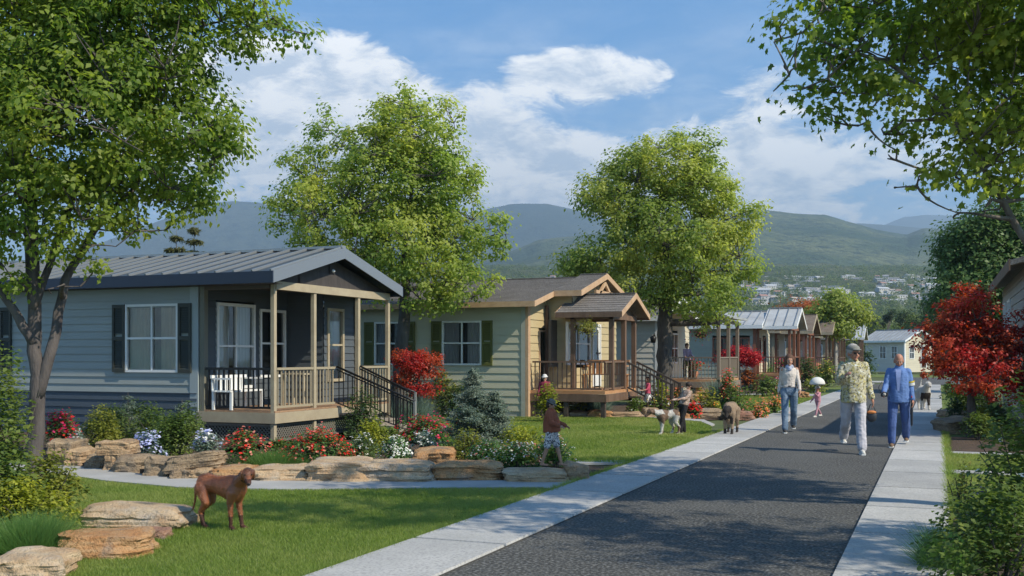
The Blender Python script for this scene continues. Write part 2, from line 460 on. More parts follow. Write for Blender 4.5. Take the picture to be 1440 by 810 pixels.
def plant(name, label, cat, loc, rx, ry, h, n, lsize, lm, shape=KITE, seed=1, bloom=None, nb=0, bsize=.04, group=None, bark=None, rz=0.0, hang=0.0,
          top=.35, shell=.45, upb=.5):
    root = thing(name, label, cat, loc, rz, group)
    rng = np.random.default_rng(seed+77)
    C, V = bush_mesh(seed, rx, ry, h, n, lsize, lm, shape, hang=hang, shell=shell, upb=upb)
    link('foliage', poly_mesh('foliage', V, len(shape), [lm]), root)
    mb = MB(); stems(mb, rng, 7, rx, ry, h, bark or BARKD); mb.build('stem', root)
    if bloom is not None:
        # blooms sit on the outer leaves
        q = C/np.array([rx, ry, h]); s = np.linalg.norm(q, axis=1)+q[:, 2]*.5
        ok = np.where(s > np.quantile(s, top))[0]
        k = rng.choice(ok, min(nb, len(ok)), replace=False)
        CC = C[k]+unit(C[k])*lsize*.5; out = unit(CC)
        # group blooms in small heads
        CC = np.repeat(CC, 3, axis=0)+rng.normal(size=(len(CC)*3, 3))*bsize*.55; out = np.repeat(out, 3, axis=0)
        V2 = leaves(rng, CC, bsize, BLOOM, .6, out, 1.2, .3)
        mats = bloom if isinstance(bloom, (list, tuple)) else [bloom]
        link('bloom', poly_mesh('bloom', V2, 6, mats, mi=rng.integers(0, len(mats), len(CC))), root)
    for c in root.children:
        if c.name.startswith('bloom'): c['kind'] = 'stuff'
    return root
def blades(rng, XY, h, w, lean=.35, z0=0.0):
    n = len(XY)
    a = rng.uniform(0, 2*math.pi, n); hh = h*rng.uniform(.55, 1.25, n)
    ca, sa = np.cos(a), np.sin(a); b = rng.uniform(0, 2*math.pi, n); le = hh*lean*rng.uniform(.2, 1.6, n)
    V = np.zeros((n, 3, 3)); z0 = np.asarray(z0)
    V[:, 0, 0] = XY[:, 0]-ca*w/2; V[:, 0, 1] = XY[:, 1]-sa*w/2; V[:, 0, 2] = z0
    V[:, 1, 0] = XY[:, 0]+ca*w/2; V[:, 1, 1] = XY[:, 1]+sa*w/2; V[:, 1, 2] = z0
    V[:, 2, 0] = XY[:, 0]+np.cos(b)*le; V[:, 2, 1] = XY[:, 1]+np.sin(b)*le; V[:, 2, 2] = z0+hh
    return V.reshape(-1, 3)
def tuft(name, label, cat, loc, r, h, n, lm, seed=1, w=.012, lean=.45, group=None, bloom=None, nb=0, bsize=.03, squash=1.0):
    rng = np.random.default_rng(seed)
    root = thing(name, label, cat, loc, 0, group)
    q = rng.normal(size=(n, 2))*r*.42; q[:, 1] *= squash
    d = unit(np.c_[q, np.zeros(n)])[:, :2]
    V = blades(rng, q, h, w, lean).reshape(n, 3, 3)
    V[:, 2, :2] += q*.7*1.0
    k = np.exp(-np.sum((q/np.array([r, r*squash]))**2, axis=1)*.8); V[:, 2, 2] *= k
    link('foliage', poly_mesh('foliage', V.reshape(-1, 3), 3, [lm]), root)
    if bloom is not None:
        idx = rng.choice(n, nb, replace=False); T = V[idx, 2]
        CC = np.repeat(T, 3, axis=0)+rng.normal(size=(nb*3, 3))*bsize*.5
        mats = bloom if isinstance(bloom, (list, tuple)) else [bloom]
        link('bloom', poly_mesh('bloom', leaves(rng, CC, bsize, BLOOM, .8), 6, mats, mi=rng.integers(0, len(mats), len(CC))), root)
    return root
def conifer(name, label, loc, h, r, lm, seed=1, cat='conifer', group=None, n=9000, lsize=.07, spires=((0, 0, 1),), thin=1.0, tiers=16):
    rng = np.random.default_rng(seed); root = thing(name, label, cat, loc, TH, group)
    mb = MB(); Cs = []
    for (ox, oy, k) in spires:
        H = h*k
        mb.tube([(ox*.3, oy*.3, -.05), (ox*.8, oy*.8, H*.4), (ox, oy, H*.98)], [r*.07+.01, r*.05+.006, .004], 7, BARKD)
        nt = int(tiers*k)
        for t in range(nt):
            z = H*(.06+.92*t/nt); rr = r*k*(1-t/nt)**.8+.03
            nb = 7 if t < nt*.7 else 5
            for j in range(nb):
                a = rng.uniform(0, 2*math.pi); L = rr*rng.uniform(.65, 1.1)
                e = np.array([ox+math.cos(a)*L, oy+math.sin(a)*L, z+L*.12+rng.normal()*.02])
                b = np.array([ox*min(1, z/H+.3), oy*min(1, z/H+.3), z-.02])
                mb.tube([b, (b+e)/2+np.array([0, 0, -.03*L]), e], [.012*thin, .008*thin, .003], 4, BARKD, cap=False)
                m_ = max(6, int(n/(nt*7*sum(s[2] for s in spires))*(L/r+.25)*1.3))
                tt = rng.uniform(.2, 1, m_)[:, None]
                Cs.append(b*(1-tt)+e*tt+rng.normal(size=(m_, 3))*np.array([.09, .09, .035])*(.35+L*.8)*(1.15-tt*.5))
    mb.build('trunk', root)
    C = np.concatenate(Cs)
    V = leaves(rng, C, lsize, LANCE, .9, unit(C*np.array([1, 1, 0])), .5, .3)
    link('crown', poly_mesh('crown', V, 4, [lm]), root)
    return root
# ------------------------------------------------------------------ rocks
def rockmat(name, c1, c2, c3):
    if name in MATS: return MATS[name]
    M = bpy.data.materials.new(name); M.use_nodes = True; N = M.node_tree.nodes; L = M.node_tree.links
    p = N['Principled BSDF']; p.inputs['Roughness'].default_value = .85; p.inputs['Specular IOR Level'].default_value = .2
    tc = N.new('ShaderNodeTexCoord'); mp = N.new('ShaderNodeMapping'); mp.inputs['Scale'].default_value = (1.2, 1.2, 7)
    mp.inputs['Rotation'].default_value = (.08, .1, 0)
    oi = N.new('ShaderNodeObjectInfo'); va = N.new('ShaderNodeVectorMath'); va.operation = 'ADD'
    cx = N.new('ShaderNodeCombineXYZ'); L.new(oi.outputs['Random'], cx.inputs[0]); sc = N.new('ShaderNodeVectorMath'); sc.operation = 'SCALE'
    L.new(cx.outputs[0], sc.inputs[0]); sc.inputs['Scale'].default_value = 37
    L.new(tc.outputs['Object'], va.inputs[0]); L.new(sc.outputs[0], va.inputs[1]); L.new(va.outputs[0], mp.inputs['Vector'])
    def nz(s, d, v, r=.6):
        n = N.new('ShaderNodeTexNoise'); n.inputs['Scale'].default_value = s; n.inputs['Detail'].default_value = d; n.inputs['Roughness'].default_value = r
        L.new(v, n.inputs['Vector']); return n.outputs['Fac']
    def mrg(v, a, b):
        n = N.new('ShaderNodeMapRange'); L.new(v, n.inputs['Value']); n.inputs['From Min'].default_value = a; n.inputs['From Max'].default_value = b; return n.outputs[0]
    lay = nz(2.2, 9, mp.outputs[0]); blot = nz(3.0, 6, va.outputs[0]); fine = nz(40, 4, va.outputs[0])
    c = _mix(N, L, mrg(lay, .38, .62), c1, c2); c = _mix(N, L, mrg(blot, .52, .68), c, c3)
    c = _mix(N, L, mrg(fine, .5, .75), c, tuple(x*.55 for x in c1))
    L.new(c, p.inputs['Base Color'])
    ad = N.new('ShaderNodeMath'); ad.operation = 'ADD'; L.new(lay, ad.inputs[0]); L.new(fine, ad.inputs[1])
    b = N.new('ShaderNodeBump'); b.inputs['Strength'].default_value = .9; b.inputs['Distance'].default_value = .03
    L.new(ad.outputs[0], b.inputs['Height']); L.new(b.outputs[0], p.inputs['Normal'])
    MATS[name] = M; return M
RK_TAN = rockmat('sandstone_tan', (.32, .21, .125), (.47, .34, .21), (.27, .22, .17))
RK_GREY = rockmat('sandstone_grey', (.24, .175, .115), (.37, .28, .185), (.20, .17, .14))
RK_ORNG = rockmat('sandstone_orange', (.40, .20, .085), (.46, .30, .16), (.26, .22, .18))
RK_PALE = rockmat('sandstone_pale', (.54, .42, .28), (.40, .26, .15), (.43, .37, .30))
RK_RED = rockmat('sandstone_red', (.26, .13, .09), (.33, .20, .14), (.22, .19, .18))
from mathutils import noise as mn
def rock(label, loc, w, d, h, m, seed=1, rz=0.0, group=None, taper=.9, flat=.75, name='boulder'):
    """rough slab: box grid pushed by ridged layers of noise, base on the ground"""
    import bmesh
    bm = bmesh.new(); bmesh.ops.create_cube(bm, size=1.0)
    bmesh.ops.subdivide_edges(bm, edges=bm.edges[:], cuts=13, use_grid_fill=True)
    off = Vector((seed*7.31, seed*3.17, seed*1.77))
    rr = random.Random(seed); sk = rr.uniform(-.15, .15); ek = rr.uniform(.1, .35)
    for v in bm.verts:
        p = v.co.copy()*2                        # -1..1
        q = Vector((abs(p.x)**10+abs(p.y)**10+abs(p.z)**10, 0, 0)).x**(1/10)
        p = p/q if q > 0 else p
        x, y, z = p
        t = (z+1)/2
        x *= 1-(1-taper)*t; y *= 1-(1-taper)*t
        s = mn.fractal(Vector((x*1.1, y*1.1, z*.6))+off, 1.0, 2.0, 4)
        lay = mn.noise(Vector((x*.5, y*.5, z*4.5))+off)
        rdg = 1-abs(mn.noise(Vector((x*2.2, y*2.2, z*1.6))+off))*2
        k = 1+.20*s+.075*lay-.07*max(0, rdg-.35)
        x *= k; y *= k
        z = z+mn.noise(Vector((x*.9, y*.9, 3))+off)*.35*max(0, z)+sk*x*max(0, z)-ek*max(0, abs(x)-.55)*max(0, z)
        st = math.floor(z*2+off.x)/2-off.x/2+.25 if False else z; z = z*.75+(math.floor(z*2.6+.3*mn.noise(Vector((x, y, 5))+off)+.2)/2.6)*.25
        v.co = Vector((x*w/2, y*d/2, (z+1)*h/2-.04))
    bmesh.ops.recalc_face_normals(bm, faces=bm.faces)
    me = bpy.data.meshes.new(name); bm.to_mesh(me); bm.free(); me.materials.append(m)
    for f in me.polygons: f.use_smooth = True
    try: me.set_sharp_from_angle(angle=R(32))
    except Exception: pass
    o = link(name, me, None, loc); o.rotation_euler = (0, 0, rz)
    tag(o, label, 'boulder', group)
    return o
def prock(label, x0, x1, ytop, ybot, m, seed, deep=.7, z0=0.0, tilt=0.0, group=None, **k):
    """a rock whose foot meets the ground where the photo shows it"""
    a = g((x0+x1)/2, ybot, z0); dep = (EYE-z0)*F/(ybot-500)
    w = (x1-x0)/F*dep*1.03; h = (ybot-ytop)/F*dep*.92
    c = a+Vector((-ST, CT, 0))*(deep*.45)
    return rock(label, (c.x, c.y, z0-.02), w, deep, h+.02, m, seed, TH+tilt, group, **k)
# ------------------------------------------------------------------ houses
TRIM_T = mat('trim_cream', (.42, .36, .25), .6, (.35, .29, .20), 3, 4, .1, 40)
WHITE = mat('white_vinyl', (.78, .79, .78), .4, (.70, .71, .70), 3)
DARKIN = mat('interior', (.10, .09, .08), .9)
CURT = mat('curtain', (.60, .52, .40), .9, (.48, .42, .33), 2)
CURTW = mat('curtain_pale', (.78, .78, .75), .9)
BROWNW = mat('stained_wood', (.12, .075, .05), .6, (.19, .12, .08), 5, 5, .3, 30, stretch=(1, 1, .3))
DARKW = mat('dark_wood', (.055, .042, .035), .6, (.085, .065, .05), 5, 5, .2, 30)
CEDAR = mat('cedar', (.40, .20, .09), .55, (.50, .28, .14), 5, 5, .2, 30, stretch=(.3, 1, 1))
ORNTRIM = mat('cedar_trim', (.55, .38, .24), .55, (.46, .30, .18), 5, 5, .1, 30)
METALR = mat('metal_roof', (.075, .088, .095), .42, (.055, .065, .07), 1.2, 3, .05, 10, metal=.4)
METALRIB = mat('metal_roof_seam', (.30, .32, .33), .35, metal=.5)
FASCIA_N = mat('fascia_navy', (.022, .035, .065), .45)
FASCIA_G = mat('fascia_slate', (.17, .20, .24), .5)
BLACKM = mat('black_metal', (.02, .02, .022), .4, metal=.3)
def shingle(name, c1, c2):
    M = mat(name, c1, .9, c2, 2.5, 5, .5, 60, fine=tuple(x*.5 for x in c1), fscale=35)
    return M
SH_GREY = shingle('shingles_grey', (.16, .145, .13), (.22, .20, .185))
SH_BROWN = shingle('shingles_brown', (.17, .13, .10), (.23, .19, .15))
WROOF = mat('white_metal_roof', (.40, .42, .43), .65, (.30, .31, .32), 1.5)
def siding(name, c, k=.88): return mat(name, c, .6, tuple(x*k for x in c), 1.3, 6, .12, 25, stretch=(.4, .4, 3))
def lap_wall(mb, ax, u0, u1, z0, z1, pos, sgn, m, expo=.15, openings=(), lim=None):
    """rows of lap siding in real relief.  ax='x': wall runs along x at y=pos facing sgn*y ; ax='y': runs along y at x=pos"""
    def P(u, o, z): return (u, pos+sgn*o, z) if ax == 'x' else (pos+sgn*o, u, z)
    n = max(1, int(round((z1-z0)/expo))); e = (z1-z0)/n
    for i in range(n):
        a = z0+i*e; b = a+e; c = (a+b)/2
        L, H = (u0, u1)
        if lim is not None:
            r = lim(b-.002)
            if r is None: continue
            L, H = max(L, r[0]), min(H, r[1])
            if H-L < .02: continue
        segs = [(L, H)]
        for (p, q, s, t) in openings:
            if s < c < t:
                ns = []
                for (x, y) in segs:
                    if q <= x or p >= y: ns.append((x, y)); continue
                    if p > x: ns.append((x, p))
                    if q < y: ns.append((q, y))
                segs = ns
        for (x, y) in segs:
            vs = [P(x, .022, a), P(y, .022, a), P(y, .004, b), P(x, .004, b), P(x, 0, a), P(y, 0, a)]
            mb.add(vs, [(0, 1, 2, 3), (4, 5, 1, 0)], m)
def window(house, ax, u0, u1, z0, z1, pos, sgn, frame=WHITE, bars='cross', curtain=CURT, fw=.05, shut=None, sw=.33, style='side', name='window'):
    """u,z = outer size of the frame; a recessed lit curtain stands behind the glass"""
    def P(u, o, z): return (u, pos+sgn*o, z) if ax == 'x' else (pos+sgn*o, u, z)
    def bx(mb, a, b, o0, o1, c, d, m=None):
        p = P(a, o0, c); q = P(b, o1, d); mb.box(p[0], q[0], p[1], q[1], p[2], q[2], m)
    fr = MB(); o0, o1 = -.03, .045
    bx(fr, u0, u1, o0, o1, z0, z0+fw, frame); bx(fr, u0, u1, o0, o1, z1-fw, z1, frame)
    bx(fr, u0, u0+fw, o0, o1, z0+fw, z1-fw, frame); bx(fr, u1-fw, u1, o0, o1, z0+fw, z1-fw, frame)
    cm = (u0+u1)/2; zm = (z0+z1)/2
    if bars in ('cross', 'v'): bx(fr, cm-.018, cm+.018, o0, .035, z0+fw, z1-fw, frame)
    if bars in ('cross', 'h'):
        for (a, b) in (((u0+fw, cm-.018), (cm+.018, u1-fw)) if bars == 'cross' else ((u0+fw, u1-fw),)):
            bx(fr, a, b, o0, .033, zm-.02, zm+.02, frame)
    w = fr.build(name, house)
    pn = MB(); p = [P(u0+fw, .0, z0+fw), P(u1-fw, .0, z0+fw), P(u1-fw, .0, z1-fw), P(u0+fw, .0, z1-fw)]
    pn.add(p, [(0, 1, 2, 3)], glassmat()); pn.build('pane', w)
    if curtain is not None:
        cu = MB(); nseg = 40; vs = []; fs = []
        gap = (u1-u0)*(.10 if style == 'side' else 0)
        for i in range(nseg+1):
            u = u0+.02+(u1-u0-.04)*i/nseg; o = -.08-.02*math.sin(i*1.9)
            vs += [P(u, o, z0+.02), P(u, o, z1-.03)]
        for i in range(nseg):
            um = u0+(u1-u0)*(i+.5)/nseg
            if abs(um-cm) < gap: continue
            fs.append((2*i, 2*i+2, 2*i+3, 2*i+1))
        cu.add(vs, fs, curtain, True); cu.build('curtain', w)
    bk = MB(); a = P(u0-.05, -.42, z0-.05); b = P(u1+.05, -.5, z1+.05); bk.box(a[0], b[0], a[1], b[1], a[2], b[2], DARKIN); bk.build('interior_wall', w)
    if shut is not None:
        for (a, b) in ((u0-sw-.01, u0-.01), (u1+.01, u1+sw+.01)):
            s = MB(); bx(s, a, a+.05, .022, .06, z0, z1, shut); bx(s, b-.05, b, .022, .06, z0, z1, shut)
            for (c, d) in ((z0, z0+.07), (z1-.07, z1), (zm-.035, zm+.035)): bx(s, a+.05, b-.05, .022, .06, c, d, shut)
            nsl = int((z1-z0)/.05)
            for i in range(nsl):
                z = z0+.07+(z1-z0-.14)*i/nsl
                if abs(z-zm) < .06: continue
                q = [P(a+.05, .026, z+.045), P(b-.05, .026, z+.045), P(b-.05, .05, z), P(a+.05, .05, z)]
                s.add(q, [(0, 1, 2, 3)], shut)
            s.build('shutter', house)
    return w
def door(house, ax, u0, u1, z0, z1, pos, sgn, frame, slab, glass=True):
    def P(u, o, z): return (u, pos+sgn*o, z) if ax == 'x' else (pos+sgn*o, u, z)
    def bx(mb, a, b, o0, o1, c, d, m=None):
        p = P(a, o0, c); q = P(b, o1, d); mb.box(p[0], q[0], p[1], q[1], p[2], q[2], m)
    d = MB(); f = .07
    bx(d, u0, u0+f, -.03, .05, z0, z1, frame); bx(d, u1-f, u1, -.03, .05, z0, z1, frame); bx(d, u0+f, u1-f, -.03, .05, z1-f, z1, frame)
    s = .1; a, b, c, e = u0+f+.003, u1-f-.003, z0+.01, z1-f-.003
    bx(d, a, a+s, -.02, .02, c, e, slab); bx(d, b-s, b, -.02, .02, c, e, slab)
    zz = c+.75 if glass else e-s
    bx(d, a+s, b-s, -.02, .02, c, zz if glass else e, slab); 
    if glass: bx(d, a+s, b-s, -.02, .02, e-s, e, slab)
    o = d.build('door', house)
    if glass:
        p = MB(); p.add([P(a+s, 0, zz), P(b-s, 0, zz), P(b-s, 0, e-s), P(a+s, 0, e-s)], [(0, 1, 2, 3)], glassmat()); p.build('pane', o)
    h = MB(); q = P(b-.06, .05, z0+.95); h.ball(q, .028, BLACKM, 8, 6); h.build('handle', o)
    return o
def rail(house, ax, u0, u1, z0, z1, pos, m, mt=None, th=.035, gap=.11, name='railing'):
    """balustrade along ax between u0,u1; z0 deck, z1 top"""
    mb = MB(); mt = mt or m
    def bx(a, b, c, d, w, mm):
        if ax == 'x': mb.box(a, b, pos-w/2, pos+w/2, c, d, mm)
        else: mb.box(pos-w/2, pos+w/2, a, b, c, d, mm)
    bx(u0, u1, z1-.045, z1, .07, mt); bx(u0, u1, z0+.07, z0+.11, .045, mt)
    n = max(1, int((u1-u0)/gap))
    for i in range(n):
        u = u0+(u1-u0)*(i+.5)/n; bx(u-.012, u+.012, z0+.11, z1-.045, .024, m)
    return mb.build(name, house)
def post(house, x, y, z0, z1, w, m, name='post'):
    mb = MB(); mb.box(x-w/2, x+w/2, y-w/2, y+w/2, z0, z1, m); return mb.build(name, house, bevel=.006)
def gable_roof(house, x0, x1, y0, y1, ze, zr, m, fas_e, fas_g=None, th=.10, fh=.2, seams=None, soffit=None, name='roof', yr=None, fx0=True):
    """ridge along x; eaves at y0,y1 (height ze at top edge), ridge zr"""
    yr = (y0+y1)/2 if yr is None else yr; fas_g = fas_g or fas_e
    mb = MB()
    for (ya, yb, za, zb) in ((y0, yr, ze, zr), (yr, y1, zr, ze)):
        mb.add([(x0, ya, za), (x1, ya, za), (x1, yb, zb), (x0, yb, zb), (x0, ya, za-th), (x1, ya, za-th), (x1, yb, zb-th), (x0, yb, zb-th)],
               [(0, 1, 2, 3), (7, 6, 5, 4), (0, 4, 5, 1), (2, 6, 7, 3), (1, 5, 6, 2), (3, 7, 4, 0)], m)
    rf = mb.build(name, house)
    if seams:
        s = MB(); x = x0+.06
        while x < x1:
            for (ya, yb, za, zb) in ((y0, yr, ze, zr), (y1, yr, ze, zr)):
                s.beam((x, ya, za+.02), (x, yb, zb+.02), .035, .05, METALRIB)
            x += seams
        s.beam((x0, yr, zr+.03), (x1, yr, zr+.03), .14, .05, METALRIB)
        s.build('seam', rf)
    else:
        s = MB(); nr = max(3, int(abs(yr-y0)/.16))
        for (ya, yb, za, zb) in ((y0, yr, ze, zr), (y1, yr, ze, zr)):
            for i in range(nr):
                t0, t1 = i/nr, (i+1)/nr
                a = (ya+(yb-ya)*t0, za+(zb-za)*t0); b = (ya+(yb-ya)*t1, za+(zb-za)*t1)
                s.add([(x0-.01, a[0], a[1]+.018), (x1+.01, a[0], a[1]+.018), (x1+.01, b[0], b[1]+.004), (x0-.01, b[0], b[1]+.004), (x0-.01, a[0], a[1]), (x1+.01, a[0], a[1])],
                      [(0, 1, 2, 3), (4, 5, 1, 0)], m)
        s.beam((x0, yr, zr+.012), (x1, yr, zr+.012), .22, .03, m)
        s.build('shingle_course', rf)
    for (ya, yb) in ((y0-.024, y0-.002), (y1+.002, y1+.024)):
        e = MB(); e.box(x0, x1+.024, ya, yb, ze-fh, ze+.01, fas_e); e.build('fascia', house)
    for xx in ([x1+.002] if not fx0 else [x1+.002, x0-.026]):
        for (ya, yb) in ((y0, yr), (y1, yr)):
            za, zb = ze, zr; b = MB()
            b.add([(xx, ya, za+.012), (xx, yb, zb+.012), (xx, yb, zb-fh), (xx, ya, za-fh), (xx+.024, ya, za+.012), (xx+.024, yb, zb+.012), (xx+.024, yb, zb-fh), (xx+.024, ya, za-fh)],
                  [(0, 1, 2, 3), (7, 6, 5, 4), (0, 4, 5, 1), (2, 6, 7, 3), (1, 5, 6, 2), (3, 7, 4, 0)], fas_g)
            b.build('barge_board', house)
    return rf
def gable_face(house, ax, y0, y1, ze, zr, pos, sgn, m, yr=None, expo=.15, zb=None, name='gable'):
    yr = (y0+y1)/2 if yr is None else yr; mb = MB(); zb = ze if zb is None else zb
    def lim(z):
        if z <= ze: return (y0, y1)
        k = (z-ze)/(zr-ze)
        if k >= 1: return None
        return (y0+(yr-y0)*k, y1-(y1-yr)*k)
    lap_wall(mb, ax, y0, y1, zb, zr-.02, pos, sgn, m, expo, lim=lim)
    # backing so that light does not leak through
    P = (lambda u, z: (u, pos-sgn*.01, z)) if ax == 'x' else (lambda u, z: (pos-sgn*.01, u, z))
    mb.add([P(y0, zb), P(y1, zb), P(y1, ze), P(yr, zr), P(y0, ze)], [(0, 1, 2, 3, 4)], m)
    return mb.build(name, house)
def steps(house, x0, y0, y1, ztop, n, run, m, rise_to=0.0):
    mb = MB(); h = (ztop-rise_to)/(n+1)
    for i in range(n):
        z = ztop-h*(i+1); x = x0+run*i
        mb.box(x, x+run+.03, y0, y1, z-.04, z, m); mb.box(x+run-.01, x+run+.01, y0+.02, y1-.02, rise_to, z-.042, m)
    return mb.build('steps', house)
def lattice(house, ax, u0, u1, z0, z1, pos, m, gap=.10, bk=None, sgn=1):
    mb = MB(); L = u1-u0; H = z1-z0
    def P(u, z, o=0): return (u, pos+o, z) if ax == 'x' else (pos+o, u, z)
    s = -H
    while s < L:
        for d in (1, -1):
            a, b = (s, 0), (s+H, H)
            if a[0] < 0: a = (0, -s)
            if b[0] > L: b = (L, L-s)
            if a[1] < b[1]:
                if d == 1: mb.beam(P(u0+a[0], z0+a[1], .004), P(u0+b[0], z0+b[1], .004), .008, .02, m, up=(1, 1, 0) if False else (0, 0, 1))
                else: mb.beam(P(u1-a[0], z0+a[1], -.006), P(u1-b[0], z0+b[1], -.006), .008, .02, m)
        s += gap
    if ax == 'x':
        mb.box(u0, u1, pos-.012, pos+.014, z1, z1+.05, m); mb.box(u0, u1, pos-.012, pos+.014, z0-.05, z0, m)
    else:
        mb.box(pos-.012, pos+.014, u0, u1, z1, z1+.05, m); mb.box(pos-.012, pos+.014, u0, u1, z0-.05, z0, m)
    return mb.build('lattice', house)
def corner(house, x, y, z0, z1, w, m, name='corner_trim'):
    mb = MB(); mb.box(x-w, x+.028, y-.028, y+w, z0, z1, m); return mb.build(name, house)
# ------------------------------------------------------------------ setting: ground, lane, walks, lawns, paths
def px2X(px, Y):
    t = (px-720)/F; return Y*(t*CT-ST)/(CT+t*ST)
def px2Y(px, X):
    t = (px-720)/F; return X*(CT+t*ST)/(t*CT-ST)
def sheet(name, pts, z, m, zt=None):
    mb = MB()
    if zt is None: mb.add([(p[0], p[1], z) for p in pts], [tuple(range(len(pts)))], m)
    else: mb.prism([(p[0], p[1]) for p in pts], 'z', z, zt, m)
    o = mb.build(name); o['kind'] = 'structure'; return o
def gp(l): return [g(*p) for p in l]
GROUND = mat('ground', (.060, .085, .025), .95, (.10, .115, .045), .6, 6, .5, 8)
SOIL = mat('soil', (.055, .038, .026), .95, (.09, .06, .04), 3, 6, .8, 25, bdist=.04)
LAWN = mat('lawn', (.09, .13, .025), .9, (.14, .18, .04), 1.0, 5, .6, 50, bdist=.02)
GRASS = leafmat('grass_blade', (.115, .175, .035), (.22, .28, .06), (.27, .30, .09), .42, .55)
ASPH = mat('asphalt', (.032, .032, .030), .9, (.062, .062, .058), .7, 9, .9, 120, fine=(.19, .19, .18), fscale=36, bdist=.008)
CONC = mat('concrete', (.36, .36, .35), .85, (.46, .455, .44), 1.2, 7, .25, 90, fine=(.28, .28, .275), fscale=45, bdist=.004)
CONCD = mat('concrete_path', (.30, .30, .295), .85, (.38, .375, .365), 1.5, 7, .25, 90, bdist=.004)
def slabs():
    N = CONC.node_tree.nodes; L = CONC.node_tree.links; p = N['Principled BSDF']; src = p.inputs['Base Color'].links[0].from_socket
    geo = N.new('ShaderNodeNewGeometry'); mr = N.new('ShaderNodeMapRange'); mr.inputs['To Min'].default_value = .80; mr.inputs['To Max'].default_value = 1.08
    L.new(geo.outputs['Random Per Island'], mr.inputs['Value']); cx = N.new('ShaderNodeCombineXYZ')
    for i in range(3): L.new(mr.outputs[0], cx.inputs[i])
    L.new(_mix(N, L, 1.0, src, cx.outputs[0], 'MULTIPLY'), p.inputs['Base Color'])
slabs()
JOINT = mat('joint', (.06, .058, .055), .95)
HY = 62.0
ZR0, ZW = 0.0, .03
gr = MB(); gr.add([(-400, -30, -.03), (300, -30, -.03), (300, 260, -.03), (-400, 260, -.03)], [(0, 1, 2, 3)], GROUND); o = gr.build('ground'); o['kind'] = 'structure'
WL, RL, RR, WR = -4.20, -3.34, -.707, .10
sheet('lane', [(RL, -8), (RR, -8), (RR, HY), (RL, HY)], 0.0, ASPH)
sheet('cross_street', [(-3.0, HY+.02), (40, HY+.02), (40, HY+20), (-3.0, HY+20)], 0.0, ASPH)
def walk(name, x0, x1, y0, y1, step, m):
    mb = MB(); mb.box(x0, x1, y0, y1, -.02, .012, JOINT); y = y0
    while y < y1-.05:
        e = min(y+step, y1); g_ = .045
        b = .006
        mb.add([(x0, y+g_, .012), (x1, y+g_, .012), (x1, e, .012), (x0, e, .012),
                (x0+b, y+g_+b, ZW), (x1-b, y+g_+b, ZW), (x1-b, e-b, ZW), (x0+b, e-b, ZW)],
               [(4, 5, 6, 7), (0, 1, 5, 4), (1, 2, 6, 5), (2, 3, 7, 6), (3, 0, 4, 7)], m)
        y = e
    o = mb.build(name); o['kind'] = 'structure'; return o
walk('sidewalk', WL, RL, -6, HY, 1.75, CONC)
walk('sidewalk', RR, WR, -6, HY-1, 1.75, CONC)
# front lawn, near the camera
lawn1 = [(WL, -2), (WL, g(800, 688)[1])]+[tuple(g(*p)[:2]) for p in [(790, 690), (760, 686), (600, 687), (400, 689), (250, 686), (150, 677), (60, 664), (-200, 650)]]+[(-16, -2)]
sheet('lawn', lawn1, -.012, LAWN)
path = [tuple(g(*p)[:2]) for p in [(-200, 652), (60, 664), (150, 677), (250, 686), (400, 689), (600, 687), (760, 686), (790, 690)]]+[(WL+.0, g(796, 684)[1]), (WL, g(832, 671)[1])]+\
       [tuple(g(*p)[:2]) for p in [(800, 676), (640, 677), (480, 677), (300, 675), (235, 672), (150, 661), (70, 652), (-200, 640)]]
sheet('garden_path', path, -.02, CONCD, .012)
# the lawn in front of the sage home
l2 = [(WL, g(880, 652)[1]), (WL, g(998, 613)[1])]+[tuple(g(*p)[:2]) for p in [(1000, 600), (985, 594), (910, 588), (700, 587), (600, 588), (540, 600), (560, 612), (640, 640), (700, 645), (800, 650)]]
sheet('lawn', l2, -.012, LAWN)
sheet('garden_path', [tuple(g(*p)[:2]) for p in [(806, 652), (815, 648), (878, 648), (890, 652)]], -.02, CONCD, .010)
sheet('garden_path', [tuple(g(*p)[:2]) for p in [(690, 586.5), (910, 587), (985, 593), (1000, 599), (1005, 597), (990, 590.5), (910, 585.6), (690, 585.4)]], -.02, CONCD, .012)
l3 = [(WL, g(1062, 590)[1]), (WL, g(1150, 559)[1])]+[tuple(g(*p)[:2]) for p in [(1100, 556), (1040, 556), (1030, 565), (1040, 580)]]
sheet('lawn', l3, -.012, LAWN)
sheet('garden_path', [tuple(g(*p)[:2]) for p in [(1032, 556), (1100, 556), (1155, 557), (1150, 554.5), (1100, 554), (1032, 554)]], -.02, CONCD, .010)
sheet('garden_path', [(WL, 34), (WL, 35.2), (-9.0, 35.2), (-9.0, 34)], -.02, CONCD, .008)
sheet('lawn', [(WL, 36.5), (WL, 55), (-6.6, 55), (-6.6, 36.5)], -.012, LAWN)
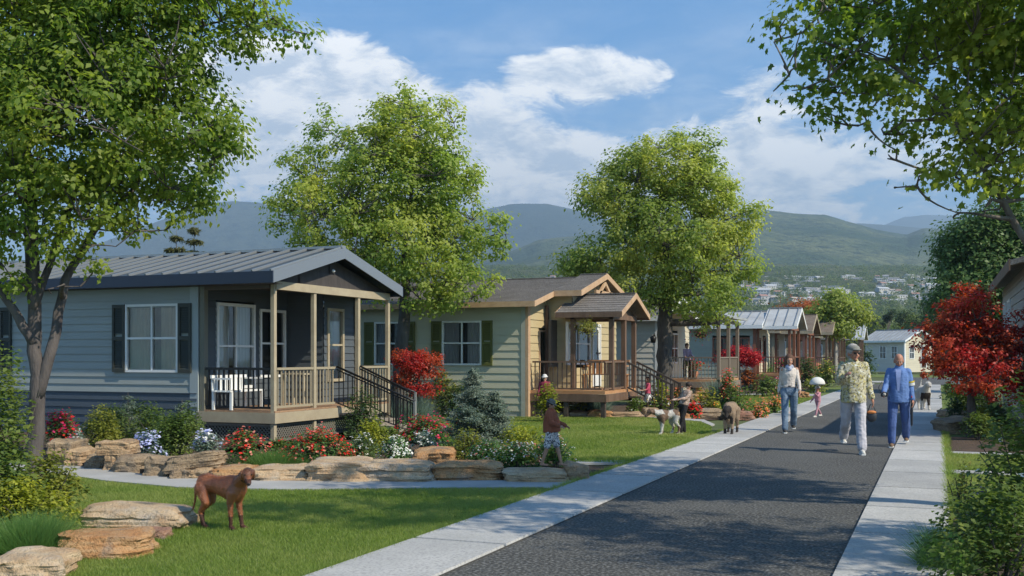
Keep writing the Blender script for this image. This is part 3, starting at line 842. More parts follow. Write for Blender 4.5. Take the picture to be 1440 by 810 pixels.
# right of the right-hand walk
sheet('lawn', [(WR, 11.6), (WR, 15.3), (7, 15.3), (7, 11.6)], -.012, LAWN)
sheet('garden_path', [(WR, 15.3), (WR, 15.75), (7, 15.75), (7, 15.3)], -.02, CONCD, .012)
sheet('lawn', [(WR, 15.75), (WR, 18.4), (7, 18.4), (7, 15.75)], -.012, LAWN)
sheet('garden_path', [(WR, 18.4), (WR, 18.8), (7, 18.8), (7, 18.4)], -.02, CONCD, .012)
sheet('soil_bed', [(WR, -4), (WR, 11.6), (7, 11.6), (7, -4)], -.010, SOIL)
sheet('soil_bed', [(WR, 18.8), (WR, 22.5), (1.4, 22.5), (1.4, 18.8)], -.010, SOIL)
sheet('lawn', [(WR, 22.5), (WR, 60), (1.4, 60), (1.4, 22.5)], -.012, LAWN)
sheet('lawn', [(-30, HY+20), (40, HY+20), (40, HY+30), (-30, HY+30)], -.012, LAWN)
sheet('driveway', [(-9, HY+4), (-3.02, HY+4), (-3.02, HY+8), (-9, HY+8)], -.006, CONC)
# raised planting bed behind the stone edging
bed = [tuple(g(*p)[:2]) for p in [(-150, 640), (70, 652), (150, 660), (235, 670), (300, 673), (480, 674), (640, 673), (800, 674), (826, 670), (806, 654), (700, 648), (640, 643), (560, 616), (545, 603)]]+[(-9.5, 19.6), (-10.9, 19.6), (-10.9, 15.9), (-12.7, 15.75), (-26, 15.75)]
def mound(name, pts, h, m, inset=.25):
    c = np.mean(np.array(pts), axis=0); mb = MB()
    mb.prism(pts, 'z', -.05, h, m); o = mb.build(name); o['kind'] = 'structure'; return o
mound('soil_bed', [(x*.995+c*.005, y*.995+d*.005) for (x, y), (c, d) in zip(bed, [(-10, 15)]*len(bed))], .055, SOIL)
sheet('soil_bed', [tuple(g(*p)[:2]) for p in [(815, 672), (850, 662), (872, 656), (806, 653)]], -.008, SOIL)
# planting beds before the other homes
sheet('soil_bed', [tuple(g(*p)[:2]) for p in [(560, 586), (690, 585.5), (910, 585.5), (990, 590.5), (1030, 588)]]+[(-5.6, 34), (-5.6, 60), (-9.2, 60), (-9.9, 25.1), (-16, 25.1)], -.009, SOIL)
# ---- grass blades
def inside(P, poly):
    x, y = P[:, 0], P[:, 1]; r = np.zeros(len(P), bool); n = len(poly); j = n-1
    for i in range(n):
        xi, yi = poly[i][:2]; xj, yj = poly[j][:2]
        c = ((yi > y) != (yj > y)) & (x < (xj-xi)*(y-yi)/(yj-yi+1e-12)+xi); r ^= c; j = i
    return r
def grass(poly, n, h, w, seed, clip=None, name='grass', z=-.012):
    rng = np.random.default_rng(seed); a = np.array([p[:2] for p in poly]); lo, hi = a.min(0), a.max(0)
    if clip is not None: lo = np.maximum(lo, clip[0]); hi = np.minimum(hi, clip[1])
    P = rng.uniform(lo, hi, (int(n*3.2), 2)); P = P[inside(P, poly)]
    # keep what the view can show, thinner with distance
    dep = -P[:, 0]*ST+P[:, 1]*CT; lat = P[:, 0]*CT+P[:, 1]*ST
    k = (dep > 6.2) & (np.abs(lat) < dep*.53); P = P[k][:n]; dep = dep[k][:n]
    sc = np.clip(dep/12, .75, 2.2)
    V = blades(rng, P, h, w, .7, z).reshape(-1, 3, 3)
    mid = P[:, None, :]
    V[:, :2, :2] = mid+(V[:, :2, :2]-mid)*sc[:, None, None]
    o = link(name, poly_mesh(name, V.reshape(-1, 3), 3, [GRASS]))
    o['kind'] = 'stuff'; o['label'] = 'short mown green grass of a lawn beside the lane'; o['category'] = 'grass'; return o
grass(lawn1, 330000, .034, .0085, 3)
grass(l2, 170000, .05, .013, 4)
grass([(WR+.01, 11.6), (WR+.01, 15.28), (2.5, 15.28), (2.5, 11.6)], 26000, .045, .010, 5)
grass([(WR+.01, 15.8), (WR+.01, 18.38), (3, 18.38), (3, 15.8)], 20000, .045, .012, 6)
grass([(WL-.07, 5), (WL+.03, 5), (WL+.03, 22), (WL-.07, 22)], 9000, .075, .008, 8)
grass([(WR-.03, 11.6), (WR+.08, 11.6), (WR+.08, 30), (WR-.03, 30)], 7000, .08, .009, 9)
grass(l3, 14000, .06, .02, 7)
# ------------------------------------------------------------------ home 1: slate blue, metal roof
def home1():
    H = thing('manufactured_home', 'slate blue home with dark standing seam metal roof and open corner porch', 'house', (-12.8, 15.8, 0))
    X0, Y0 = -12.8, 15.8
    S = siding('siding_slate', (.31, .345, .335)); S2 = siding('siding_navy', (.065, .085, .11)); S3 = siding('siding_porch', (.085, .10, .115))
    lx = lambda p: px2X(p, Y0)-X0
    w1 = (lx(178), lx(252)); w0 = (lx(-62), lx(2))
    zt, zb = 2.58, 1.28
    wl = MB(); ops = [(w1[0], w1[1], zb, zt), (w0[0], w0[1], zb, zt)]
    lap_wall(wl, 'x', -16, 0, .90, 2.95, 0, -1, S, .148, ops); wl.build('wall', H)
    sk = MB(); lap_wall(sk, 'x', -16, 0, .0, .895, -.012, -1, S2, .148); sk.box(-16, 0, -.04, -.002, .885, .90, S2); sk.build('skirting', H)
    SH = mat('shutter_dark', (.045, .05, .042), .6)
    window(H, 'x', w1[0], w1[1], zb, zt, 0, -1, WHITE, 'cross', CURT, .045, SH, .30)
    window(H, 'x', w0[0], w0[1], zb, zt, 0, -1, WHITE, 'cross', CURT, .045, SH, .30)
    W = 4.2
    ly = lambda p: px2Y(p, X0)-Y0
    # front wall under the porch
    A = (ly(303), ly(357)); B = (ly(364), ly(400)); D = (ly(404), ly(433))
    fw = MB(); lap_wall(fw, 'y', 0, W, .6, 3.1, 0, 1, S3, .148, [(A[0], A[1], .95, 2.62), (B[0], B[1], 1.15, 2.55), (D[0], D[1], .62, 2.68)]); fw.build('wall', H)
    window(H, 'y', A[0], A[1], .95, 2.62, 0, 1, WHITE, 'cross', CURTW, .06, None)
    window(H, 'y', B[0], B[1], 1.15, 2.55, 0, 1, WHITE, 'h', None, .055, None)
    door(H, 'y', D[0], D[1], .62, 2.68, 0, 1, BROWNW, DARKW)
    # projecting bay at the far end of the front
    bx = .9; by0 = px2Y(455, X0+bx)-Y0; by1 = W+.1
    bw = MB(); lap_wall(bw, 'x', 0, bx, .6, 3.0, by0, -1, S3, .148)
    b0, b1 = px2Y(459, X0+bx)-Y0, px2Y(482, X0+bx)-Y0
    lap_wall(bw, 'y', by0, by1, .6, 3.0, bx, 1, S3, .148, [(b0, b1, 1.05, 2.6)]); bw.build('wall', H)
    window(H, 'y', b0, b1, 1.05, 2.6, bx, 1, TRIM_T, 'h', CURTW, .06, None)
    pn = MB(); pn.box(bx+.03, bx+.055, by1-.2, by1, .6, 2.9, TRIM_T); pn.build('corner_trim', H)
    bk = MB(); lap_wall(bk, 'x', -16, 0, 0, 3.0, W, 1, S, .148); bk.build('wall', H)
    # corner board
    corner(H, .0, .0, .0, 2.93, .16, mat('trim_bluegrey', (.33, .38, .39), .6))
    # porch
    DK = mat('decking', (.36, .22, .13), .7, (.26, .17, .11), 4, 5, .2, 30, stretch=(6, .5, 1))
    d = MB()
    y = 0.0
    while y < W-.05:
        d.box(0.02, 1.72, y, y+.135, .565, .595, DK); y += .14
    d.build('deck', H)
    rim = MB(); rim.box(0, 1.70, -.03, -.001, .37, .562, TRIM_T); rim.box(1.70, 1.74, -.03, W, .37, .562, TRIM_T); rim.box(0, 1.70, W-.03, W, .37, .562, TRIM_T); rim.build('deck_rim', H)
    LT = mat('lattice_dark', (.15, .14, .12), .7)
    lattice(H, 'x', 0.1, 1.62, .08, .31, .03, LT, .075); lattice(H, 'y', .08, W-.1, .08, .31, 1.64, LT, .075)
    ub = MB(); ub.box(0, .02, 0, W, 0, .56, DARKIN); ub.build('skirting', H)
    P = [px2Y(382, -11.14)-Y0+.06, px2Y(441, -11.14)-Y0, px2Y(503, -11.14)-Y0, px2Y(545, -11.14)-Y0]
    for i, yy in enumerate(P): post(H, 1.66, yy, .0 if i != 2 else .56, 2.92, .082, TRIM_T)
    post(H, .10, .05, .56, 2.92, .11, mat('trim_olive', (.17, .165, .13), .6))
    bm = MB(); bm.box(1.60, 1.72, P[0], P[3], 2.80, 2.95, TRIM_T); bm.box(.05, 1.60, .0, .10, 2.82, 2.95, mat('beam_brown', (.11, .09, .075), .7))
    bm.box(.05, 1.6, W-.1, W, 2.82, 2.95, mat('beam_brown', (.11, .09, .075), .7)); bm.build('porch_beam', H)
    BM = BLACKM
    rail(H, 'x', .17, 1.60, .56, 1.38, .05, BM, th=.03, gap=.105)
    RC = mat('rail_cream', (.34, .29, .20), .6)
    ge = px2Y(470, -11.14)-Y0
    rail(H, 'y', P[0]+.06, P[1]-.05, .57, 1.38, 1.66, RC, gap=.115)
    rail(H, 'y', P[1]+.05, ge, .57, 1.38, 1.66, RC, gap=.115)
    rail(H, 'y', P[2]+.05, P[3]-.05, .57, 1.38, 1.66, RC, gap=.115)
    rail(H, 'x', bx+.1, 1.60, .57, 1.38, W-.06, RC, gap=.115)
    # steps and sloping handrails
    steps(H, 1.74, ge+.06, P[2]-.08, .57, 3, .44, mat('step_stone', (.30, .26, .21), .85, (.22, .19, .16), 4), .10)
    for yy in (ge, P[2]):
        r = MB(); zt0, zt1 = (1.38, .72) if yy == ge else (1.38, .86); xa, xb = 1.72, (3.46 if yy == ge else 3.0)
        r.tube([(xa, yy, zt0), (xb-.25, yy, zt0-(zt0-zt1)*.86), (xb, yy, zt1)], .022, 8, BM)
        r.tube([(xa, yy, zt0-.06), (xb, yy, zt1-.06)], .014, 6, BM)
        r.tube([(xa, yy, .66), (xb, yy, .12)], .014, 6, BM)
        r.box(xb-.02, xb+.02, yy-.02, yy+.02, .0, zt1, mat('rail_steel', (.35, .35, .34), .4, metal=.5))
        r.box(xb-.42, xb-.385, yy-.018, yy+.018, .0, .82, BM)
        for i in range(17):
            t = (i+.5)/17; x = xa+(xb-xa)*t; r.box(x-.008, x+.008, yy-.008, yy+.008, .66-(.54)*t, zt0-.06-(zt0-zt1)*t, BM)
        r.build('handrail', H)
    # gable under the roof and roof
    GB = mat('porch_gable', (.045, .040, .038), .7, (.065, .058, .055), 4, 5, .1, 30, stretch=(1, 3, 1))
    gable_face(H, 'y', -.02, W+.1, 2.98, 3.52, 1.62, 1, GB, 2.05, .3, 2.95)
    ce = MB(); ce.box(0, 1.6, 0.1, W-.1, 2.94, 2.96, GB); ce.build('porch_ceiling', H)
    gable_roof(H, -16.2, 1.90, -.34, 4.46, 3.09, 3.72, METALR, FASCIA_N, FASCIA_G, .08, .20, seams=.40, yr=2.06)
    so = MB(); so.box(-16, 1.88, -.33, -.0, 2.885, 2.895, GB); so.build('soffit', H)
    # porch lamp
    lp = MB(); lp.ball((1.66, 2.06, 3.28), (.03, .05, .03), WHITE, 8, 6); lp.build('gable_lamp', H)
    return H
home1()
# ------------------------------------------------------------------ home 2: sage side, yellow front
def home2():
    X0, Y0 = -9.85, 25.15
    H = thing('manufactured_home', 'sage green home with yellow front, olive shutters and brown timber porch', 'house', (X0, Y0, 0))
    S = siding('siding_sage', (.50, .49, .37)); SY_ = siding('siding_yellow', (.50, .41, .24)); SG = siding('siding_greyband', (.42, .43, .36))
    lx = lambda p: px2X(p, Y0)-X0; W = 6.8; zb, zt = 1.34, 2.52
    wa = (lx(622), lx(678)); wb = (lx(527), lx(570))
    w = MB(); lap_wall(w, 'x', -13, 0, .15, 2.92, 0, -1, S, .2, [(wa[0], wa[1], zb, zt), (wb[0], wb[1], zb, zt)]); w.build('wall', H)
    sk = MB(); sk.box(-13, 0, -.004, .02, -.02, .15, SG); sk.build('skirting', H)
    OL = mat('shutter_olive', (.115, .12, .03), .6)
    window(H, 'x', wa[0], wa[1], zb, zt, 0, -1, WHITE, 'cross', CURTW, .05, OL, .30)
    window(H, 'x', wb[0], wb[1], zb, zt, 0, -1, WHITE, 'cross', CURTW, .05, OL, .30)
    ly = lambda p: px2Y(p, X0)-Y0
    D = (ly(757), ly(781))
    f = MB(); lap_wall(f, 'y', 0, W, .3, 2.95, 0, 1, SY_, .2, [(D[0], D[1], .72, 2.28)]); f.build('wall', H)
    dw = window(H, 'y', D[0], D[1], .72, 2.28, 0, 1, ORNTRIM, 'v', None, .05, None, name='patio_door')
    cb = MB(); cb.box(-.05, .03, -.03, .13, .0, 2.93, ORNTRIM); cb.build('corner_trim', H)
    cg = MB(); cg.box(-.17, -.06, -.032, -.004, .0, 2.93, SG); cg.build('corner_trim', H)
    gable_face(H, 'y', 0, W, 2.95, 3.74, 0, 1, SY_, W/2, .2)
    bk = MB(); lap_wall(bk, 'x', -13, 0, 0, 2.95, W, 1, S, .2); bk.build('wall', H)
    gable_roof(H, -13.3, .32, -.36, W+.36, 2.98, 3.84, SH_GREY, ORNTRIM, ORNTRIM, .08, .13)
    # bump-out under its own small gable
    bx = .75; b0, b1 = 1.35, 5.45
    wl = MB(); lap_wall(wl, 'x', 0, bx, .3, 3.2, b0, -1, SY_, .2); lap_wall(wl, 'x', 0, bx, .3, 2.9, b1, 1, SY_, .2)
    q = px2Y(797, X0+bx)-Y0, px2Y(829, X0+bx)-Y0
    dd = (q[1]+.18, q[1]+.95)
    lap_wall(wl, 'y', b0, b1, .3, 3.2, bx, 1, SY_, .2, [(q[0], q[1], 1.35, 2.5), (dd[0], dd[1], .72, 2.5)]); wl.build('wall', H)
    window(H, 'y', q[0], q[1], 1.35, 2.5, bx, 1, WHITE, 'cross', None, .06, None)
    door(H, 'y', dd[0], dd[1], .72, 2.5, bx, 1, WHITE, WHITE)
    gable_face(H, 'y', b0, b1, 3.22, 3.76, bx, 1, SY_, None, .2)
    gable_roof(H, .33, 1.1, b0-.30, b1+.30, 3.32, 3.92, SH_GREY, ORNTRIM, ORNTRIM, .08, .14, fx0=False)
    tr = MB()
    yc = (b0+b1)/2
    for s in (-1, 1): tr.beam((1.04, yc+s*.55, 3.34), (1.04, yc, 3.66), .06, .09, ORNTRIM)
    tr.beam((1.04, yc-.9, 3.38), (1.04, yc+.9, 3.38), .06, .09, ORNTRIM); tr.build('gable_truss', H)
    # deck
    px_ = 2.05; y0, y1 = .12, 3.1
    d = MB(); d.box(.02, px_, y0, y1, .62, .70, CEDAR); d.build('deck', H)
    rm = MB(); rm.box(.02, px_+.04, y0-.03, y0-.002, .42, .615, BROWNW); rm.box(px_+.002, px_+.04, y0, y1, .42, .615, BROWNW); rm.build('deck_rim', H)
    for (x, y) in ((.1, y0+.06), (1.0, y0+.06), (px_-.06, y0+.06), (px_-.06, y1-.06)): post(H, x, y, 0, .42, .12, DARKW)
    for (x, y, zz) in ((.95, .86, 2.62), (px_-.05, .86, 2.62), (px_-.05, y1-.1, 2.62), (px_-.05, 2.0, 2.62)): post(H, x, y, .70, zz, .12, BROWNW)
    rail(H, 'x', .08, px_-.1, .66, 1.46, y0+.05, DARKW, BROWNW, gap=.12)
    rail(H, 'y', y0+.08, 2.0, .66, 1.46, px_-.05, DARKW, BROWNW, gap=.12)
    bm = MB(); bm.box(.75, px_+.02, .80, .92, 2.55, 2.68, BROWNW); bm.box(px_-.1, px_+.02, .92, y1, 2.55, 2.68, BROWNW); bm.box(.75, px_-.1, y1-.12, y1, 2.55, 2.68, BROWNW); bm.build('porch_beam', H)
    gable_face(H, 'y', .8, y1+.1, 2.68, 3.16, px_-.06, 1, mat('porch_gable_brown', (.13, .085, .05), .7), None, .2)
    gable_roof(H, .55, px_+.28, .62, y1+.32, 2.72, 3.26, SH_GREY, BROWNW, ORNTRIM, .07, .13)
    steps(H, px_+.04, 2.15, y1-.1, .66, 3, .30, BROWNW, 0)
    for yy in (2.1, y1-.05):
        r = MB(); xa, xb = px_+.02, px_+1.25
        r.beam((xa, yy, 1.42), (xb, yy, .82), .05, .05, DARKW); r.box(xb-.03, xb+.03, yy-.03, yy+.03, 0, .86, DARKW)
        r.beam((xa, yy, .74), (xb, yy, .16), .04, .04, DARKW)
        for i in range(11):
            t = (i+.5)/11; x = xa+(xb-xa)*t; r.box(x-.01, x+.01, yy-.01, yy+.01, .74-.58*t, 1.4-.6*t, DARKW)
        r.build('handrail', H)
    pl = MB(); pl.box(.03, .11, b0-.14, b0-.05, .7, 2.95, BROWNW); pl.build('downpipe', H)
home2()
# ------------------------------------------------------------------ the other homes
def home(label, X0, Y0, L, W, ze, zr, side, front, roofm, fas, trim, porch, deckz=.7, rz=0.0, pd=1.8, py=(0.1, 3.2), wins=(), roof_porch='gable', seams=None, expo=.2,
         shutm=None, fwin=None, prm=None, railc=None, doorf=None):
    H = thing('manufactured_home', label, 'house', (X0, Y0, 0), rz)
    zb, zt = 1.3, 2.45
    w = MB(); lap_wall(w, 'x', -L, 0, .12, ze-.03, 0, -1, side, expo, [(a, b, zb, zt) for (a, b) in wins])
    w.build('wall', H)
    for (a, b) in wins: window(H, 'x', a, b, zb, zt, 0, -1, trim, 'cross', CURT, .06, shutm, .28)
    f = MB(); ops = []
    if fwin: ops += [(a, b, zb, zt) for (a, b) in fwin]
    if doorf: ops.append((doorf[0], doorf[1], deckz, 2.5))
    lap_wall(f, 'y', 0, W, .12, ze, 0, 1, front, expo, ops); f.build('wall', H)
    for (a, b) in (fwin or ()): window(H, 'y', a, b, zb, zt, 0, 1, trim, 'cross', None, .06)
    if doorf: door(H, 'y', doorf[0], doorf[1], deckz, 2.5, 0, 1, trim, DARKW)
    b = MB(); lap_wall(b, 'x', -L, 0, .12, ze-.03, W, 1, side, expo); lap_wall(b, 'y', 0, W, .12, ze, -L, -1, side, expo); b.build('wall', H)
    gable_face(H, 'y', 0, W, ze, zr-.06, 0, 1, front, None, expo)
    c = MB(); c.box(-.1, .03, -.03, -.002, 0, ze-.05, trim); c.box(.002, .03, -.002, .1, 0, ze-.05, trim); c.build('corner_trim', H)
    gable_roof(H, -L-.3, .35, -.35, W+.35, ze+.04, zr, roofm, fas, fas, .08, .16, seams=seams)
    if porch:
        y0, y1 = py; pm = prm or BROWNW; rc = railc or pm
        d = MB(); d.box(.02, pd, y0, y1, deckz-.08, deckz, CEDAR); d.build('deck', H)
        rm = MB(); rm.box(.02, pd+.04, y0-.03, y0-.002, deckz-.28, deckz-.085, pm); rm.box(pd+.002, pd+.04, y0, y1, deckz-.28, deckz-.085, pm); rm.build('deck_rim', H)
        ph = ze-.18
        for (x, y) in ((pd-.06, y0+.06), (pd-.06, y1-.06), (pd-.06, (y0+y1)/2), (.1, y0+.06)):
            post(H, x, y, 0, ph, .12, pm)
        rail(H, 'x', .16, pd-.12, deckz-.04, deckz+.80, y0+.06, rc, pm, gap=.12)
        rail(H, 'y', y0+.12, (y0+y1)/2-.06, deckz-.04, deckz+.80, pd-.06, rc, pm, gap=.12)
        rail(H, 'y', (y0+y1)/2+.06, y1-.12, deckz-.04, deckz+.80, pd-.06, rc, pm, gap=.12)
        bm = MB(); bm.box(.05, pd, y0, y0+.1, ph, ph+.13, pm); bm.box(pd-.1, pd, y0+.1, y1, ph, ph+.13, pm); bm.build('porch_beam', H)
        if roof_porch == 'gable':
            gable_face(H, 'y', y0, y1, ph+.13, ph+.13+(y1-y0)*.2, pd-.02, 1, front, None, expo)
            gable_roof(H, .36, pd+.3, y0-.25, y1+.25, ph+.16, ph+.22+(y1-y0+.5)*.21, roofm, fas, fas, .07, .14, seams=seams)
        elif roof_porch == 'flat':
            r = MB(); r.beam((.02, (y0+y1)/2, ph+.42), (pd+.3, (y0+y1)/2, ph+.2), y1-y0+.5, .08, WROOF); r.build('awning_roof', H)
    return H
S_W = siding('siding_white', (.60, .58, .52)); S_T = siding('siding_seafoam', (.31, .33, .28)); S_C = siding('siding_cream', (.60, .55, .42))
S_TN = siding('siding_tan', (.36, .29, .20)); S_R = siding('siding_rust', (.36, .13, .08)); S_G = siding('siding_stone', (.36, .34, .30))
home('white lap sided home behind the big tree trunk, with a white awning over its deck', px2X(925, 36.5), 36.5, 9, 5.0, 2.95, 3.8, S_W, S_C, SH_GREY, WHITE, WHITE, True, .75, pd=2.2, py=(.1, 3.9),
     wins=((-4.2, -3.2),), roof_porch='flat', fwin=((1.9, 3.0),), doorf=(.5, 1.4), prm=mat('trim_taupe', (.22, .18, .14), .6), railc=mat('rail_taupe', (.30, .25, .19), .6))
home('seafoam grey home with white metal roof and red brown timber porch behind the red maple', px2X(1062, 49.5), 49.5, 7, 4.4, 2.98, 3.75, S_T, S_C, WROOF, WHITE, mat('trim_redbrown', (.22, .09, .05), .6), True, .75, pd=1.6, py=(.1, 3.6),
     wins=((-1.05, -.25), (-2.0, -1.2)), roof_porch='gable', seams=.45, fwin=((.6, 1.5),), doorf=(2.2, 3.1), prm=mat('trim_redbrown', (.22, .09, .05), .6), railc=BLACKM)
home('tan home with brown shingle roof and rust red wall panels, third beyond the big tree', px2X(1118, 62.5), 62.5, 7, 4.6, 2.95, 3.6, S_TN, S_R, SH_BROWN, TRIM_T, WHITE, True, .7, pd=1.8, py=(.1, 4.2),
     wins=((-1.4, -.5), (-3.4, -2.6)), roof_porch='gable', fwin=((.8, 1.6), (2.4, 3.2)))
home('small tan home with pale metal roof, last of the left row', px2X(1174, 82), 82, 8, 4.6, 2.95, 3.7, S_TN, S_TN, WROOF, WHITE, WHITE, True, .7, pd=1.8, py=(.1, 4.2),
     wins=((-1.8, -.9),), roof_porch='gable', seams=.5, fwin=((.8, 1.7), (2.6, 3.4)))
home('low brown home with dark timber porch, between the seafoam and the tan homes', px2X(1088, 56.6), 56.6, 7, 4.2, 2.9, 3.5, S_TN, S_G, SH_BROWN, TRIM_T, TRIM_T, True, .7, pd=1.7, py=(.1, 3.8), wins=((-1.4, -.5),), fwin=((.8, 1.6),), prm=mat('trim_redbrown', (.22, .09, .05), .6))
home('greenish grey home with small gabled porch, fourth beyond the big tree', px2X(1144, 71.5), 71.5, 7, 4.4, 2.9, 3.6, S_G, S_R, SH_GREY, TRIM_T, TRIM_T, True, .7, pd=1.7, py=(.1, 4.0), wins=((-1.5, -.6),), fwin=((.8, 1.6),))
p7 = at(1272, 93)
home('little white cottage standing across the end of the lane', p7.x, p7.y, 4.4, 3.6, 2.9, 3.95, S_W, S_C, WROOF, WHITE, WHITE, False, .5, rz=R(-38),
     wins=((-1.45, -.75), (-2.75, -2.0)), seams=.5, fwin=((.6, 1.25),), doorf=(2.1, 2.9))
def home8():
    X0, Y0 = 1.55, 22.0
    H = thing('manufactured_home', 'weathered grey home at the right edge, half hidden behind the red tree', 'house', (X0, Y0, 0))
    L = 7.9; w = MB(); op = [(4.6, 5.6, 1.5, 2.9), (6.3, 7.1, 1.5, 2.9)]
    lap_wall(w, 'y', 0, L, .1, 3.32, 0, -1, S_G, .2, op); lap_wall(w, 'x', 0, 6, .1, 3.32, 0, -1, S_G, .2); lap_wall(w, 'x', 0, 6, .1, 3.32, L, 1, S_G, .2); w.build('wall', H)
    for o in op: window(H, 'y', o[0], o[1], 1.5, 2.9, 0, -1, WHITE, 'cross', CURT, .06)
    mb = MB(); 
    for (xa, xb, za, zb) in ((-.3, 3, 3.4, 4.3), (6.3, 3, 3.4, 4.3)):
        mb.add([(xa, -.3, za), (xb, -.3, zb), (xb, L+.3, zb), (xa, L+.3, za), (xa, -.3, za-.1), (xb, -.3, zb-.1), (xb, L+.3, zb-.1), (xa, L+.3, za-.1)],
               [(0, 1, 2, 3), (7, 6, 5, 4), (0, 4, 5, 1), (2, 6, 7, 3), (1, 5, 6, 2), (3, 7, 4, 0)], SH_GREY)
    mb.build('roof', H)
    fa = MB(); fa.box(-.33, -.302, -.3, L+.3, 3.2, 3.42, BROWNW); fa.build('fascia', H)
    ge = MB(); ge.prism([(0, 3.3), (6, 3.3), (3, 4.2)], 'y', L-.03, L-.005, S_G); ge.prism([(0, 3.3), (6, 3.3), (3, 4.2)], 'y', .005, .03, S_G); ge.build('gable', H)
home8()
# ------------------------------------------------------------------ hills, town, woods
HZ = (.55, .62, .70)
def range_mesh(name, ridge, r0, r1, rp, foot, seed, m, nx=260, ny=70, rough=.10, pxr=None):
    """a real range of hills: ridge = [(photo column, photo row)] of the skyline, standing at distance rp;
    the slope falls to `foot` metres at r0 and behind to r1"""
    rng = random.Random(seed)
    cols = [p[0] for p in ridge]; rows = [p[1] for p in ridge]
    a0, a1 = cols[0], cols[-1]; vs = []; fs = []
    off = Vector((seed*11.3, seed*5.1, 0))
    for j in range(ny+1):
        s = j/ny; r = r0+(r1-r0)*s
        for i in range(nx+1):
            px = a0+(a1-a0)*i/nx
            py = np.interp(px, cols, rows); H = (500-py)/F*rp
            if r <= rp: k = (r-r0)/(rp-r0); k = k*k*(3-2*k); k = k**.85
            else: k = 1-.7*((r-rp)/(r1-rp))
            p = at(px, r)
            n = mn.fractal(Vector((p.x/(.16*rp), p.y/(.16*rp), 0))+off, .9, 2.1, 8)
            rd = 1-abs(mn.noise(Vector((p.x/(.10*rp), p.y/(.22*rp), 2))+off))*2
            z = foot+(H-foot)*k+(n*.55+rd*.35)*rough*H*math.sin(math.pi*min(1, k*.97))**.8
            vs.append((p.x, p.y, z))
    for j in range(ny):
        for i in range(nx):
            a = j*(nx+1)+i; fs.append((a, a+1, a+nx+2, a+nx+1))
    mb = MB(); mb.add(vs, fs, m, True); o = mb.build(name); o['kind'] = 'structure'; return o
def hillmat(name, c1, c2, c3, s):
    return mat(name, c1, .95, c2, s, 9, 1.0, s*40, contrast=(.42, .6), fine=c3, fscale=s*14, bdist=6, spec=.1)
HM1 = hillmat('hill_forest', (.045, .075, .035), (.12, .14, .065), (.024, .042, .024), .004)
HM2 = hillmat('hill_far', (.035, .055, .040), (.07, .085, .055), (.02, .035, .025), .002)
HM0 = hillmat('hill_meadow', (.085, .115, .040), (.14, .15, .07), (.045, .07, .025), .012)
range_mesh('hills', [(300, 470), (500, 440), (640, 392), (700, 375), (760, 352), (820, 345), (900, 335), (980, 318), (1060, 306), (1100, 308), (1160, 313), (1190, 322), (1240, 335), (1275, 343), (1300, 334), (1330, 338), (1400, 360), (1560, 400), (1700, 430)], 1150, 3600, 2500, 95, 1, HM1, 320, 90, .13)
range_mesh('hills', [(60, 370), (140, 345), (190, 326), (250, 305), (290, 291), (330, 287), (365, 289), (390, 296), (430, 300), (500, 320), (560, 332), (640, 315), (680, 299), (720, 291), (770, 290), (800, 296), (850, 310), (920, 330), (1000, 350), (1100, 380), (1200, 400)], 2400, 5400, 4000, 60, 2, HM2, 300, 60, .06)
range_mesh('hills', [(1000, 420), (1100, 345), (1150, 325), (1180, 317), (1210, 316), (1250, 318), (1300, 323), (1350, 322), (1420, 330), (1560, 350), (1700, 380)], 2900, 5600, 4300, 60, 3, HM2, 200, 50, .05)
range_mesh('hills', [(1100, 360), (1200, 330), (1240, 318), (1270, 306), (1300, 303), (1340, 304), (1400, 314), (1500, 330), (1650, 350)], 5000, 7600, 6200, 80, 4, HM2, 160, 30, .04)
# the slope that rises from the back of the park to the town and on to the hills
def slope_z(dep):
    # height of the rising ground at depth dep
    return float(np.interp(dep, [0, 120, 200, 330, 500, 600, 960, 1300, 2000], [-.6, -.6, .8, 6.5, 17, 29, 78, 112, 118]))
def slope():
    vs = []; fs = []; nx, ny = 200, 110
    for j in range(ny+1):
        dep = 95+(1500-95)*(j/ny)**1.6
        for i in range(nx+1):
            px = -260+(1960)*i/nx; p = at(px, dep)
            z = slope_z(dep)+mn.fractal(Vector((p.x/70, p.y/70, 3)), .9, 2, 5)*min(7, max(0, (dep-120)*.03))
            vs.append((p.x, p.y, z))
    for j in range(ny):
        for i in range(nx):
            a = j*(nx+1)+i; fs.append((a, a+1, a+nx+2, a+nx+1))
    mb = MB(); mb.add(vs, fs, HM0, True); o = mb.build('terrain'); o['kind'] = 'structure'
slope()
# town: small pale buildings on the rising ground
TW = [mat('town_white', (.55, .54, .51), .7), mat('town_cream', (.60, .55, .46), .7), mat('town_grey', (.42, .43, .44), .7)]
TR = [mat('town_roof_white', (.48, .49, .50), .6), mat('town_roof_grey', (.26, .26, .27), .7), mat('town_roof_red', (.34, .20, .16), .7), mat('town_roof_tan', (.44, .38, .32), .7)]
TG = mat('town_glass', (.06, .07, .09), .2)
def townhouse(w, d, h, rh, wm, rm, flat, nwin):
    mb = MB(); mb.box(-w/2, w/2, -d/2, d/2, -4, h, wm)
    if flat: mb.box(-w/2-.3, w/2+.3, -d/2-.3, d/2+.3, h, h+.6, rm)
    else:
        mb.prism([(-d/2-.5, h), (d/2+.5, h), (0, h+rh)], 'x', -w/2-.5, w/2+.5, rm)
    for k in range(nwin):
        x = -w/2+w*(k+.5)/nwin
        for z in ([1.0] if h < 5 else [1.0, 4.0]): mb.box(x-.7, x+.7, -d/2-.06, -d/2-.002, z, z+1.4, TG)
    return mb
